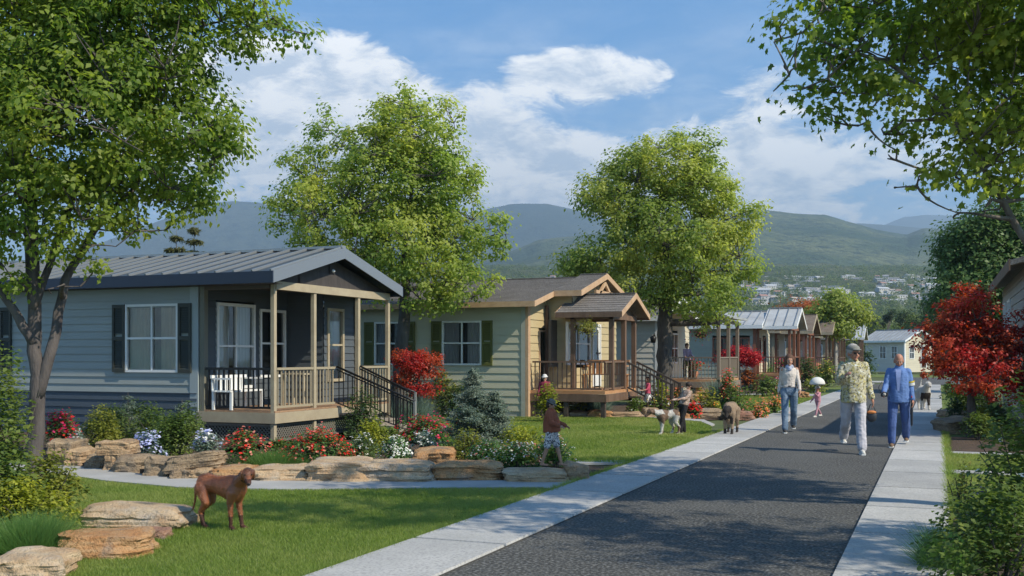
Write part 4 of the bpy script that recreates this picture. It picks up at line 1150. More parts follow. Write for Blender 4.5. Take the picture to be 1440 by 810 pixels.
def town():
    rr = random.Random(8)
    proto = []
    for i in range(9):
        w = rr.uniform(9, 22); d = rr.uniform(8, 13); h = rr.choice([3.2, 3.6, 6, 6.5]); flat = i % 3 == 0
        proto.append(townhouse(w, d, h, rr.uniform(1.8, 3), TW[i % 3 if i % 4 else 0], TR[i % 4 if not flat else 0], flat, int(w/3.2)).mesh('town_house'))
    n = 0
    for k in range(210):
        px = rr.uniform(660, 830) if k % 6 == 0 else rr.uniform(1040, 1330)
        dep = rr.uniform(620, 880)
        p = at(px, dep, slope_z(dep)); o = link('town_house', proto[rr.randrange(9)], None, p)
        o.rotation_euler = (0, 0, TH+rr.uniform(-.5, .5)); s = rr.uniform(.26, .52); o.scale = (s, s, s)
        tag(o, 'small pale house of the distant town on the slope below the hills', 'house', 'houses of the distant town')
town()
# trees: the belt behind the park, each one its own object
LT_MID = leafmat('leaf_mid', (.055, .090, .025), (.11, .155, .040), (.16, .19, .05), .3, .25)
LT_DRK = leafmat('leaf_dark', (.022, .042, .014), (.045, .072, .022), (.06, .085, .025), .25, .25)
LT_YEL = leafmat('leaf_yellowgreen', (.16, .22, .045), (.27, .31, .07), (.22, .25, .05), .4, .3)
LT_RUST = leafmat('leaf_rust', (.26, .08, .03), (.40, .14, .045), (.20, .12, .04), .3, .3)
LT_GREY = leafmat('leaf_greygreen', (.08, .105, .06), (.13, .15, .09), (.10, .12, .07), .3, .3)
def fartree(name, lm, h, r, seed, conic=False, n=3200, ls=.34):
    rng = np.random.default_rng(seed); root = thing(name, 'x', 'tree', (0, 0, 0), 0)
    tb = MB(); tb.tube([(0, 0, -3), (.1, .05, h*.35), (.0, .1, h*.85)], [r*.10, r*.075, .05], 7, BARK)
    nb = 13; bl = []
    for i in range(nb):
        a = rng.uniform(0, 6.28); t = rng.uniform(.28, .93); q = r*(1-t)**.6*.95 if conic else r*math.sin(math.pi*min(.95, t*.85+.12))*.62
        c = np.array([math.cos(a)*q, math.sin(a)*q, h*t]); bl.append((c, r*rng.uniform(.3, .5)*(1.2-t*.6 if conic else 1)))
        tb.tube([(0, 0, h*t*.6), c], [r*.03, .03], 5, BARK, cap=False)
    tb.build('trunk', root)
    k = rng.integers(0, nb, n); d = unit(rng.normal(size=(n, 3)))*rng.uniform(.45, 1.05, (n, 1))
    C = np.array([b[0] for b in bl])[k]+d*np.array([b[1] for b in bl])[k][:, None]*np.array([1, 1, .85])+rng.normal(size=(n, 3))*.15
    link('crown', poly_mesh('crown', leaves(rng, C, ls, KITE, .5, d, .6), 4, [lm]), root)
    return root
protos = [fartree('broadleaf_tree', LT_MID, 9.5, 3.4, 1), fartree('broadleaf_tree', LT_DRK, 10, 3.6, 2), fartree('broadleaf_tree', LT_YEL, 7.5, 3.0, 3),
          fartree('broadleaf_tree', LT_GREY, 8, 3.0, 4), fartree('cedar', LT_DRK, 12, 2.6, 5, True), fartree('broadleaf_tree', LT_MID, 8, 3.8, 6)]
KIND = ['mid green rounded', 'dark green rounded', 'yellow green', 'grey green', 'dark pointed', 'broad mid green']
belt = [  # (photo column, depth, proto, scale)
    (1046, 118, 0, .9), (1072, 140, 5, 1.0), (1092, 124, 3, .8), (1108, 150, 1, .95), (1130, 165, 2, 1.0), (1066, 175, 1, 1.0), (1150, 150, 0, .9), (1205, 140, 5, .95), (1222, 165, 1, .95),
    (1236, 132, 0, .75), (1250, 150, 4, .85), (1262, 128, 5, .8), (1276, 146, 1, .95), (1290, 126, 0, .9), (1304, 140, 5, 1.05), (1318, 122, 1, 1.05), (1335, 130, 0, 1.15), (1352, 118, 5, 1.2),
    (1090, 195, 0, 1.0), (1120, 205, 5, 1.05), (1172, 200, 1, 1.0), (1196, 215, 0, 1.1), (1240, 210, 5, 1.0), (1280, 200, 0, 1.1), (1310, 190, 1, 1.1), (1212, 108, 3, .6), (1100, 104, 5, .5),
    (640, 170, 3, .9), (668, 185, 3, .95), (690, 160, 0, .8), (712, 200, 3, .9), (735, 170, 3, .75), (760, 210, 0, .9), (790, 190, 3, .9), (815, 160, 5, .85), (700, 230, 5, .8), (850, 150, 1, 1.0),
    (1020, 112, 0, .9), (1000, 125, 1, 1.0), (960, 135, 5, 1.0), (900, 140, 0, 1.0), (870, 108, 1, .75), (100, 62, 5, .62), (150, 58, 0, .6), (60, 60, 1, .65), (195, 66, 3, .65), (10, 55, 0, .7), (-40, 60, 5, .7), (335, 90, 5, .75), (362, 85, 0, .65), (1400, 110, 1, 1.3), (1440, 120, 0, 1.4), (1380, 140, 5, 1.3)]
BT = {}
rr = random.Random(4); usedp = set(); cnt = {}
POS = ['beyond the last homes below the town', 'in the belt of trees behind the park']
for (px, dep, k, s) in belt:
    z = slope_z(dep) if dep > 100 else 0; s = s*(.84 if dep > 100 else 1)
    place = ('behind the white cottage and the red tree' if px > 1225 else 'above the roofs of the left row, below the town' if px > 980 else
             'behind the roof of the sage home' if px > 600 else 'behind the metal roof of the slate blue home')
    lb = KIND[k]+' tree '+place; loc = at(px, dep, z)
    if k not in usedp:
        usedp.add(k); o = protos[k]; o.location = loc; o.rotation_euler = (0, 0, rr.uniform(0, 6)); o.scale = (s, s, s)
    else: o = dup(protos[k], loc, rr.uniform(0, 6), s)
    gkey = KIND[k]+' trees '+place; BT.setdefault(gkey, []).append((px, dep, o)); o['label'] = lb; o['group'] = gkey
ORD = ['first', 'second', 'third', 'fourth', 'fifth', 'sixth', 'seventh', 'eighth', 'ninth']
for gk, l in BT.items():
    l.sort(key=lambda t: t[0])
    if len(l) > 1:
        for i, (px, dep, o) in enumerate(l):
            n_ = len(l); wd = 'leftmost' if i == 0 else 'rightmost' if i == n_-1 else ORD[i]+' from the left'
            kd, pl = gk.split(' trees '); pl = pl.replace('above the roofs of the left row, below the town', 'above the left row of roofs').replace('behind the white cottage and the red tree', 'behind the white cottage').replace('behind the metal roof of the slate blue home', 'behind the metal roof')
            o['label'] = kd+' tree '+pl+', '+wd
# far woods between the belt and the town: one mass
def woods():
    rng = np.random.default_rng(12); Cs = []; 
    for _ in range(3000):
        dep = rng.uniform(215, 560); px = rng.uniform(560, 1480)
        if rng.uniform() < .42: dep = rng.uniform(560, 1150)
        p = at(px, dep, slope_z(dep)); r = rng.uniform(2.5, 4.5)
        m_ = 60; d = unit(rng.normal(size=(m_, 3)))*rng.uniform(.5, 1.05, (m_, 1)); d[:, 2] = np.abs(d[:, 2])*1.3
        Cs.append(np.array([p.x, p.y, p.z+r*.3])+d*r)
    C = np.concatenate(Cs); o = link('woods', poly_mesh('woods', leaves(rng, C, 1.3, KITE, .6), 4, [LT_MID]))
    o['kind'] = 'stuff'; o['label'] = 'distant green woods on the slope around the town'; o['category'] = 'woods'
woods()
# ------------------------------------------------------------------ the big trees
L_T1 = leafmat('leaf_elm', (.075, .135, .022), (.18, .25, .042), (.25, .30, .05), .48, .8)
L_T2 = leafmat('leaf_ash', (.12, .19, .040), (.26, .33, .070), (.34, .37, .08), .48, .7)
L_T3 = leafmat('leaf_linden', (.12, .18, .04), (.26, .32, .07), (.36, .38, .09), .48, .45)
L_T4 = leafmat('leaf_maple', (.070, .125, .022), (.17, .24, .040), (.26, .31, .06), .48, .9)
L_T5 = leafmat('leaf_holly', (.055, .105, .030), (.12, .19, .05), None, .34)
L_RED = leafmat('leaf_red', (.17, .012, .014), (.48, .035, .028), (.42, .10, .035), .36, 1.8)
L_RED2 = leafmat('leaf_crimson', (.22, .008, .014), (.48, .025, .025), None, .28)
def loc_(px, dep): return at(px, dep, 0)
# left foreground tree: local x right, y away, z up
D1 = 13.6
def bl(px, py, dep, base_px, base_dep, rx, ry, rz, w=None):
    """crown clump centred where the photo shows it, in the tree's own frame"""
    lat = (px-720)/F*dep-(base_px-720)/F*base_dep
    b = [lat, dep-base_dep, zat(py, dep), rx, ry, rz]
    return tuple(b+[w]) if w else tuple(b)
T1B = [bl(*a) for a in [
    (60, 60, 13.6, 50, D1, 1.5, 1.4, 1.1), (190, 60, 13.8, 50, D1, 1.3, 1.3, 1.0), (310, 30, 13.9, 50, D1, .9, .9, .6), (385, 25, 13.9, 50, D1, .45, .5, .38),
    (-40, 160, 13.4, 50, D1, 1.4, 1.3, 1.2), (110, 170, 12.9, 50, D1, 1.2, 1.0, 1.0), (235, 160, 13.7, 50, D1, 1.0, 1.1, .75), (290, 205, 13.6, 50, D1, .55, .7, .42),
    (20, 270, 13.2, 50, D1, 1.0, 1.0, .7), (150, 265, 13.5, 50, D1, 1.0, 1.0, .6), (240, 265, 13.6, 50, D1, .75, .8, .42), (200, 225, 14.3, 50, D1, 1.0, .8, .7),
    (120, 345, 13.3, 50, D1, .42, .5, .26), (-30, 330, 13.5, 50, D1, .7, .7, .5), (90, 400, 13.1, 50, D1, .28, .3, .18), (0, 60, 15.0, 50, D1, 1.6, 1.0, 1.3), (130, -60, 13.6, 50, D1, 2.2, 1.8, .9), (20, 395, 13.2, 50, D1, .25, .3, .22), (195, 320, 13.5, 50, D1, .40, .4, .18), (60, 330, 13.0, 50, D1, .45, .4, .28)]]
tree('broadleaf_tree', 'tall forked green tree rising from the shrubs at the left edge', 'tree', loc_(50, D1),
     [(0, 0, -.1, .14), (.0, 0, .25, .105), (.01, .02, 1.2, .098), (-.03, .03, 2.0, .085), (-.10, .1, 3.3, .085), (-.18, .1, 4.6, .06)], T1B, L_T1,
     ncl=1100, per=70, lsize=.082, crad=.27, seed=23, subs=7, shell=.35, hang=.6, bark=mat('bark_grey_violet', (.055, .047, .047), .9, (.12, .105, .10), 6, 6, .8, 22, stretch=(1, 1, .25), bdist=.03), limb_r=.62,
     stems_=(((.03, 0, 1.05, .08), (.20, .03, 1.7, .070), (.30, .2, 2.6, .058), (.62, .4, 3.3, .045), (1.1, .6, 3.9, .03)), ((-.02, 0, 1.75, .07), (-.26, -.05, 2.2, .055), (-.55, -.1, 2.7, .045), (-.9, -.1, 3.4, .03)), ((-.03, 0, 2.2, .055), (.18, .15, 3.0, .045), (.4, .6, 4.2, .03))))
D2 = 26.5
T2B = [bl(*a) for a in [
    (585, 185, 26.5, 565, D2, 1.35, 1.3, 1.0), (560, 260, 26.5, 565, D2, 1.7, 1.6, 1.1), (630, 250, 26.5, 565, D2, 1.0, 1.2, .9), (470, 200, 26.8, 565, D2, .75, .8, .75),
    (430, 250, 26.8, 565, D2, .75, .8, .9), (400, 290, 26.5, 565, D2, .62, .7, .6), (470, 300, 26.0, 565, D2, 1.1, 1.2, 1.0), (430, 335, 26.3, 565, D2, .7, .7, .35),
    (560, 345, 26.0, 565, D2, 1.5, 1.5, .9), (650, 330, 26.5, 565, D2, .95, 1.0, .75), (695, 330, 26.5, 565, D2, .5, .6, .65), (640, 400, 26.0, 565, D2, 1.0, 1.0, .6), (595, 425, 25.8, 565, D2, .7, .6, .35),
    (520, 405, 26.5, 565, D2, .6, .8, .4), (565, 145, 26.5, 565, D2, .7, .7, .42), (525, 210, 26.0, 565, D2, .8, .8, .8)]]
tree('broadleaf_tree', 'tall yellow green tree with uneven crown between the slate blue and sage homes', 'tree', loc_(565, D2),
     [(-.1, 0, -.05, .22), (-.05, 0, 1.2, .18), (.05, 0, 2.4, .15), (.1, 0, 3.8, .10), (.1, 0, 5.2, .06)], T2B, L_T2, ncl=800, per=58, lsize=.102, crad=.30, seed=12, subs=6, shell=.4, bark=BARKD)
D3 = 33.5
T3B = [bl(*a) for a in [
    (930, 239, 33.5, 935, D3, 1.9, 1.7, 1.0), (880, 279, 33.5, 935, D3, 1.4, 1.5, 1.2), (990, 264, 33.5, 935, D3, 1.1, 1.4, .95), (1030, 314, 33.5, 935, D3, 1.05, 1.2, .95),
    (940, 334, 33.0, 935, D3, 2.0, 1.9, 1.2), (850, 364, 33.5, 935, D3, 1.3, 1.3, .85), (815, 374, 33.5, 935, D3, .75, 1.0, .6), (1040, 379, 33.3, 935, D3, .85, 1.0, .8),
    (900, 414, 33.0, 935, D3, 1.5, 1.3, .55), (985, 414, 33.0, 935, D3, 1.4, 1.3, .7), (1010, 454, 33.2, 935, D3, .55, .6, .32), (960, 214, 33.6, 935, D3, 1.1, 1.1, .6), (840, 289, 33.6, 935, D3, .6, .8, .6)]]
tree('broadleaf_tree', 'big round crowned green tree with dark trunk before the white sided home', 'tree', loc_(935, D3),
     [(0, 0, -.05, .33), (0, 0, .4, .27), (.0, 0, 1.6, .25), (.0, 0, 2.7, .24), (.05, 0, 4.0, .17), (.0, 0, 5.6, .10)], T3B, L_T3, ncl=880, per=60, lsize=.115, crad=.34, seed=13, subs=7, shell=.4, bark=BARKD)
# right foreground maple: the trunk stands outside the frame
D4 = 10.2; B4 = 1560
T4B = [bl(*a) for a in [
    (1130, 45, 9.7, B4, D4, .42, .6, .42), (1110, 105, 9.7, B4, D4, .33, .4, .20), (1210, 60, 9.8, B4, D4, .65, .8, .55), (1195, 130, 9.8, B4, D4, .38, .5, .26), (1300, 90, 10, B4, D4, .75, .9, .55), (1330, 20, 10, B4, D4, .9, 1.0, .6),
    (1270, 170, 9.9, B4, D4, .42, .5, .22), (1350, 185, 9.9, B4, D4, .5, .5, .30), (1430, 130, 10, B4, D4, .8, .9, .7), (1400, 225, 9.8, B4, D4, .42, .5, .22), (1310, 238, 9.9, B4, D4, .36, .4, .13), (1260, 225, 9.9, B4, D4, .16, .3, .10), (1440, 280, 10, B4, D4, .35, .4, .28),
    (1500, 60, 10.2, B4, D4, 1.2, 1.3, 1.2), (1560, 180, 10.5, B4, D4, 1.2, 1.3, .9), (1250, -40, 9.9, B4, D4, 1.2, 1.1, .6), (1450, -60, 10.2, B4, D4, 1.6, 1.6, .9), (1650, 80, 10.3, B4, D4, 1.4, 1.4, 1.3), (1370, 300, 9.9, B4, D4, .28, .3, .10), (1290, 262, 9.9, B4, D4, .30, .3, .12), (1345, 250, 9.9, B4, D4, .35, .35, .16), (1395, 280, 9.9, B4, D4, .30, .35, .16), (1220, 175, 9.8, B4, D4, .22, .3, .12), (1175, 100, 9.7, B4, D4, .5, .6, .35),
    (1560, 60, 12.0, B4, D4, 1.4, .9, 1.2)]]+[(-3.1, -3.3, 6.5, 1.1, .9, .6), (-1.7, -3.1, 6.1, 1.5, 1.1, .7), (-.5, -3.2, 5.6, 1.2, 1.3, .8), (1.4, -4.6, 5.6, 1.6, 1.3, .9), (-.2, -1.6, 6.3, 1.3, 1.2, .7)]
tree('maple_tree', 'overhanging maple with pointed lobed leaves filling the upper right corner', 'tree', loc_(B4, D4),
     [(0, 0, -.1, .20), (.0, 0, 1.0, .16), (-.05, 0, 1.9, .15), (-.1, 0, 3.0, .12), (-.05, 0, 4.2, .08)], T4B, L_T4, ncl=1350, per=36, lsize=.064, crad=.25, seed=14, subs=7, shape=MAPLE, shell=.3, hang=.5, bark=BARK, twig=.010, limb_r=.5,
     stems_=(((0, 0, 1.7, .10), (-.5, -.1, 2.2, .05), (-.95, -.2, 2.75, .035), (-1.35, -.25, 3.4, .027), (-1.75, -.3, 4.0, .021), (-2.3, -.3, 4.4, .02)),))
# round dense tree behind the red maple, right
D5 = 44
T5B = [bl(*a) for a in [(1370, 350, 44, 1385, D5, 1.3, 1.4, 1.4), (1400, 320, 44, 1385, D5, 1.3, 1.4, 1.0), (1350, 410, 43.5, 1385, D5, 1.1, 1.2, 1.3), (1410, 400, 44, 1385, D5, 1.8, 1.4, 1.6), (1450, 340, 44, 1385, D5, 1.5, 1.4, 1.4), (1355, 460, 44, 1385, D5, .9, 1, .8), (1390, 470, 44, 1385, D5, 1.3, 1, .8)]]
tree('broadleaf_tree', 'dense dark green tree with smooth round crown behind the large red tree', 'tree', loc_(1385, D5),
     [(0, 0, -.1, .28), (0, 0, 1.5, .24), (0, 0, 3.5, .18), (0, 0, 5.5, .1)], T5B, L_T5, ncl=420, per=110, lsize=.17, crad=.75, seed=15, shell=.6, bark=BARKD)
# red trees
D6 = 20.6
T6B = [bl(*a) for a in [(1358, 436, 20.6, 1365, D6, .55, .6, .5), (1333, 476, 20.6, 1365, D6, .6, .7, .45), (1388, 466, 20.6, 1365, D6, .7, .7, .55), (1318, 511, 20.5, 1365, D6, .42, .5, .3), (1368, 516, 20.3, 1365, D6, .8, .7, .4),
                        (1413, 496, 20.6, 1365, D6, .55, .6, .6), (1363, 411, 20.6, 1365, D6, .22, .3, .24), (1428, 536, 20.5, 1365, D6, .6, .6, .35), (1388, 541, 20.2, 1365, D6, .6, .4, .22), (1318, 466, 20.6, 1365, D6, .3, .3, .25)]]
tree('red_maple', 'large bright red Japanese maple beside the right hand walk', 'tree', loc_(1365, D6),
     [(0, 0, -.1, .10), (.02, 0, .35, .085), (.0, 0, .8, .07), (.05, 0, 1.4, .05)], T6B, L_RED, ncl=470, per=40, lsize=.066, crad=.17, seed=16, shell=.15, bark=BARKD, twig=.009)
D7 = 23.5
T7B = [bl(*a) for a in [(585, 510, D7, 588, D7, .42, .4, .30), (565, 535, D7, 588, D7, .3, .3, .22), (607, 515, D7, 588, D7, .3, .3, .28), (590, 545, D7, 588, D7, .42, .4, .16), (560, 505, D7, 588, D7, .22, .3, .16)]]
tree('red_maple', 'small feathery red maple behind the porch handrail of the slate blue home', 'tree', loc_(588, D7),
     [(0, 0, -.05, .05), (.02, 0, .4, .04), (.0, 0, .8, .03)], T7B, L_RED, ncl=190, per=36, lsize=.052, crad=.13, seed=17, shell=.3, bark=BARKD, twig=.006)
D8 = 44
T8B = [bl(*a) for a in [(1040, 500, D8, 1040, D8, .55, .5, .33), (1022, 505, D8, 1040, D8, .35, .4, .22), (1058, 503, D8, 1040, D8, .35, .4, .24)]]
tree('red_maple', 'low crimson maple dome before the seafoam grey home', 'tree', loc_(1040, D8),
     [(0, 0, -.05, .07), (.0, 0, .5, .06), (.0, 0, 1.0, .05)], T8B, L_RED2, ncl=130, per=60, lsize=.085, crad=.24, seed=18, shell=.3, bark=BARKD, twig=.01)
D9 = 62
T9B = [bl(*a) for a in [(1178, 430, D9, 1175, D9, 1.1, 1.1, .95), (1150, 445, D9, 1175, D9, .7, .8, .6), (1205, 440, D9, 1175, D9, .8, .8, .75), (1178, 462, D9, 1175, D9, 1.2, 1.0, .4)]]
tree('broadleaf_tree', 'light airy yellow green tree with pale forked trunk beyond the tan home', 'tree', loc_(1175, D9),
     [(0, 0, -.05, .16), (.0, 0, 1.3, .13), (.0, 0, 2.6, .09), (0, 0, 3.8, .05)], T9B, LT_YEL, ncl=170, per=36, lsize=.19, crad=.55, seed=19, shell=.4, bark=mat('bark_pale', (.30, .28, .25), .9))
D10 = 74
T10B = [bl(*a) for a in [(1130, 442, D10, 1130, D10, 1.6, 1.2, .9), (1152, 452, D10, 1130, D10, 1.1, 1.0, .7), (1108, 450, D10, 1130, D10, .9, .8, .7)]]
tree('broadleaf_tree', 'rust brown autumn tree behind the roofs of the left row', 'tree', loc_(1130, D10),
     [(0, 0, -.05, .2), (.0, 0, 1.6, .16), (.0, 0, 3.4, .1)], T10B, LT_RUST, ncl=170, per=50, lsize=.20, crad=.7, seed=20, shell=.4, bark=BARKD)
conifer('pine_tree', 'tall thin pine behind the metal roof, right of the pair', at(273, 60), zat(303, 60), 1.9, leafmat('needle_olive', (.08, .09, .03), (.13, .13, .05), None, .25), 3, 'tree', None, 11000, .30, thin=3.5, tiers=13)
conifer('pine_tree', 'shorter thin pine behind the metal roof, left of the pair', at(248, 62), zat(314, 62), 1.9, leafmat('needle_olive', (.08, .09, .03), (.13, .13, .05), None, .25), 4, 'tree', None, 10000, .30, thin=3.5, tiers=12)
# ------------------------------------------------------------------ rocks
RK = [
 ('brown boulder at the far left end of the stone edging', 66, 100, 612, 655, RK_GREY, .8), ('squat brown block, second from the left in the stone edging', 90, 122, 627, 656, RK_TAN, .7),
 ('low dark block under the round yellow green shrub', 116, 152, 634, 659, RK_GREY, .6),
 ('tall rugged block standing highest in the edging', 144, 170, 625, 662, RK_TAN, .6), ('rounded grey tan block right of the tall rugged one', 160, 210, 636, 665, RK_GREY, .6),
 ('grey boulder with rounded top in front of the blue white flowers', 199, 240, 638, 670, RK_GREY, .6),
 ('low block under the long tilted slab', 238, 268, 655, 674, RK_GREY, .5), ('small pale wedge stone under the right end of the tilted slab', 262, 296, 655, 674, RK_TAN, .5),
 ('smooth brown boulder left of the grass clump', 290, 352, 652, 677, RK_ORNG, .7), ('dark faced slab with pale top in front of the grass clump', 350, 434, 653, 677, RK_PALE, .8),
 ('broad flat pale slab below the red flowers', 426, 520, 643, 678, RK_PALE, 1.1), ('dark faced pale slab below the white flowers', 494, 606, 649, 678, RK_PALE, 1.0),
 ('orange brown slab lying behind the edging next to the steps', 578, 642, 628, 660, RK_ORNG, .9), ('layered orange tan slab left of the log shaped one', 610, 706, 646, 676, RK_ORNG, .8),
 ('log shaped cracked sandstone slab with the child standing on it', 703, 806, 657, 679, RK_PALE, .7), ('upright square cut block ending the stone edging', 795, 830, 647, 676, RK_TAN, .5)]
for i, (lb, a, b, t, y, m, dd) in enumerate(RK): prock(lb, a, b, t, y, m, 30+i, dd)
def cap(lb, px0, px1, ytop, ybot, dep_y, m, seed, deep, tilt=0, roll=0):
    dep = EYE*F/(dep_y-500); z = zat(ybot, dep); w = (px1-px0)/F*dep; h = (ybot-ytop)/F*dep
    p = at((px0+px1)/2, dep+deep*.45, z); o = rock(lb, p, w, deep, h+.03, m, seed, TH+tilt); o.rotation_euler = (0, roll, TH+tilt); return o
cap('flat tan cap stone lying on the tall block of the edging', 143, 192, 620, 637, 662, RK_TAN, 60, .55)
cap('long curved grey slab lying across the edging, rising to the right', 234, 318, 638, 658, 672, RK_GREY, 61, .55, 0, R(-7))
prock('long pale flat slab, uppermost of the left foreground rocks', 98, 256, 706, 744, RK_PALE, 71, .62, tilt=R(-4))
prock('orange faced slab, middle of the left foreground rocks', 70, 198, 741, 784, RK_ORNG, 72, .55, tilt=R(5))
prock('small brown stone tucked under the long pale slab', 190, 232, 738, 757, RK_RED, 73, .3)
prock('blunt tan rock in the lower left corner', -30, 80, 774, 818, RK_PALE, 74, .5, tilt=R(8))
for i, (lb, a, b, t, y, m, dd) in enumerate([
 ('flat pinkish tan slab before the grey green shrub of the sage home', 716, 772, 572, 586, RK_PALE, .8), ('small flat slab under the yellow green shrubs', 774, 802, 577, 587, RK_PALE, .7),
 ('grey flat stone between the small slab and the orange one', 800, 832, 576, 587, RK_GREY, .7), ('orange flat stone before the porch of the sage home', 826, 862, 574, 587, RK_ORNG, .7),
 ('pale tan stone right of the orange one before the porch', 858, 908, 577, 587, RK_TAN, .7), ('tan boulder behind the white dog', 905, 930, 572, 587, RK_TAN, .6),
 ('rust orange boulder heap stone by the foot of the big tree', 978, 1006, 541, 556, RK_ORNG, .9), ('second rust orange stone below the first at the big tree', 968, 1000, 553, 565, RK_ORNG, .9),
 ('long dark low slab left of the tan dog', 968, 1018, 572, 588, RK_GREY, .8), ('brown low slab right of the tan dog', 1022, 1062, 574, 590, RK_RED, .8),
 ('small orange stone by the red flowers near the black trousers', 950, 972, 578, 589, RK_ORNG, .5), ('pale round stone in the bed before the seafoam home', 1082, 1098, 546, 556, RK_PALE, .7),
 ('orange tan stone beside the walk behind the woman in jeans', 1122, 1140, 549, 560, RK_ORNG, .7)]):
    prock(lb, a, b, t, y, m, 80+i, dd)
for i, (lb, a, b, t, y, m, dd) in enumerate([
 ('dark layered boulder below the yellow green shrub beside the right walk', 1331, 1376, 584, 610, RK_GREY, 1.0), ('low tan stone on top of the bed beside the right walk', 1330, 1360, 573, 590, RK_TAN, .8),
 ('reddish slab under the large red tree', 1372, 1414, 568, 585, RK_RED, 1.0), ('grey stone in front of the grey home at the right edge', 1418, 1450, 585, 608, RK_GREY, .8)]):
    prock(lb, a, b, t, y, m, 110+i, dd)
# ------------------------------------------------------------------ shrubs and flowers
P_GRN = leafmat('leaf_shrub', (.055, .100, .022), (.12, .175, .04), (.17, .21, .05), .32, 2.5)
P_DRK = leafmat('leaf_shrub_dark', (.030, .062, .022), (.07, .115, .035), (.11, .15, .045), .28, 2.5)
P_YEL = leafmat('leaf_shrub_yellow', (.18, .21, .025), (.36, .37, .05), (.13, .17, .03), .34, 3)
P_OLV = leafmat('leaf_shrub_olive', (.10, .13, .025), (.21, .23, .045), (.27, .27, .055), .34, 3)
P_BLU = leafmat('leaf_shrub_bluegrey', (.11, .165, .13), (.20, .27, .21), None, .3)
P_BLD = leafmat('leaf_spruce', (.085, .135, .10), (.18, .23, .185), (.25, .29, .23), .28, 2)
P_PUR = leafmat('leaf_purple', (.045, .015, .03), (.07, .025, .05), None, .25)
P_FLO = leafmat('leaf_flowerbed', (0.051, 0.123, 0.032), (0.102, 0.203, 0.051), None, .3)
P_RUS = leafmat('leaf_shrub_rust', (.20, .06, .02), (.30, .10, .03), (.10, .09, .03), .3, 2)
P_ORG = leafmat('grass_orn', (0.080, 0.160, 0.043), (0.145, 0.246, 0.065), None, .35, .4)
B_RED = leafmat('bloom_red', (.62, .015, .025), (.75, .05, .03), None, .3); B_PNK = leafmat('bloom_magenta', (.62, .02, .14), (.72, .08, .22), None, .3)
B_WHT = leafmat('bloom_white', (.78, .78, .74), (.85, .84, .80), None, .3); B_LIL = leafmat('bloom_lilac', (.46, .50, .80), (.66, .68, .88), None, .3)
B_ORG = leafmat('bloom_orange', (.70, .22, .04), (.78, .34, .08), None, .3); B_SAL = leafmat('bloom_salmon', (.66, .20, .16), (.72, .34, .26), None, .3)
B_VIO = leafmat('bloom_violet', (.20, .10, .50), (.30, .18, .62), None, .3); B_YEL = leafmat('bloom_yellow', (.75, .55, .06), (.8, .65, .12), None, .3)
SEED = [500]
def pp(kind, label, x0, x1, ytop, ybot, lm, dens=1.0, ls=None, z0=.05, bloom=None, nb=0, bs=.035, deep=None, shape=KITE, cat=None, group=None, y_ground=None, **k):
    """a plant whose foot stands at photo row y_ground (or ybot) on ground of height z0"""
    SEED[0] += 1; yg = y_ground or ybot
    dep = (EYE-z0)*F/(yg-500); w = (x1-x0)/F*dep; h = zat(ytop, dep)-z0
    c = at((x0+x1)/2, dep, z0); ry = deep or w*.42; ls = ls or max(.036, .040*dep/13)
    n = int(min(24000, dens*7.0*(w*h+.35*w*ry*2)/(ls*ls)*1.6)); nb = int(nb*.95); bs = bs*.92
    return plant(kind, label, cat or ('flowers' if bloom is not None else 'shrub'), c, w/2*1.42, ry*1.3, h*1.20, n, ls, lm, shape, SEED[0], bloom, nb, bs, group, rz=TH, **k)
def tt(kind, label, x0, x1, ytop, ybot, lm, n, z0=.05, w=.012, lean=.4, cat='grass', **k):
    SEED[0] += 1; dep = (EYE-z0)*F/(ybot-500); W = (x1-x0)/F*dep; h = zat(ytop, dep)-z0
    return tuft(kind, label, cat, at((x0+x1)/2, dep, z0), W/2, h, n, lm, SEED[0], w, lean, **k)
# bed along the slate blue home
pp('flowering_shrub', 'magenta and red flowers at the left end of the bed, beside the tree', 55, 108, 588, 634, P_FLO, bloom=[B_RED, B_PNK], nb=190, bs=.045)
pp('flowering_plant', 'small clump of white flowers right of the magenta ones', 97, 120, 612, 643, P_BLU, bloom=B_WHT, nb=60, bs=.03)
pp('shrub', 'round yellow green shrub above the low dark block', 112, 170, 586, 640, P_OLV, 1.1)
pp('shrub', 'dark green shrub against the siding under the shuttered window', 160, 236, 578, 632, P_DRK, 1.0, y_ground=626)
pp('shrub', 'dark leafy shrub filling the gap behind the round yellow green one', 128, 190, 582, 632, P_DRK, 1.1)
pp('shrub', 'mid green shrub behind the lilac flowers', 190, 250, 584, 634, P_GRN, 1.1)
pp('shrub', 'tall dark shrub against the navy skirting left of the porch', 236, 284, 580, 630, P_DRK, 1.1)
conifer('dwarf_conifer', 'small pointed conifer tip above the dark shrubs, left one', g(180, 630, .05), .95, .22, P_BLD, 41, 'conifer', None, 2500, .04, thin=.6, tiers=10)
conifer('dwarf_conifer', 'small pointed conifer tip near the porch corner, right one', g(256, 634, .05), .85, .2, P_BLD, 42, 'conifer', None, 2500, .04, thin=.6, tiers=10)
pp('shrub', 'green shrub below the porch lattice between the red flower banks', 370, 412, 624, 652, P_GRN, 1.1)
pp('shrub', 'low green shrub behind the white flower mound', 520, 566, 606, 634, P_GRN, 1.1)
pp('flowering_plant', 'lilac white flowers in a spreading clump above the grey boulder', 186, 228, 614, 648, P_BLU, bloom=B_LIL, nb=90, bs=.05)
pp('shrub', 'green shrub left of the porch corner post', 218, 284, 588, 644, P_GRN, 1.1)
pp('shrub', 'low dark shrub in front of the porch corner', 205, 240, 600, 640, P_DRK, 1.0)
pp('flowering_plant', 'white flowers beside the porch corner above the tilted slab', 270, 310, 617, 650, P_BLU, bloom=[B_WHT, B_LIL], nb=80, bs=.045)
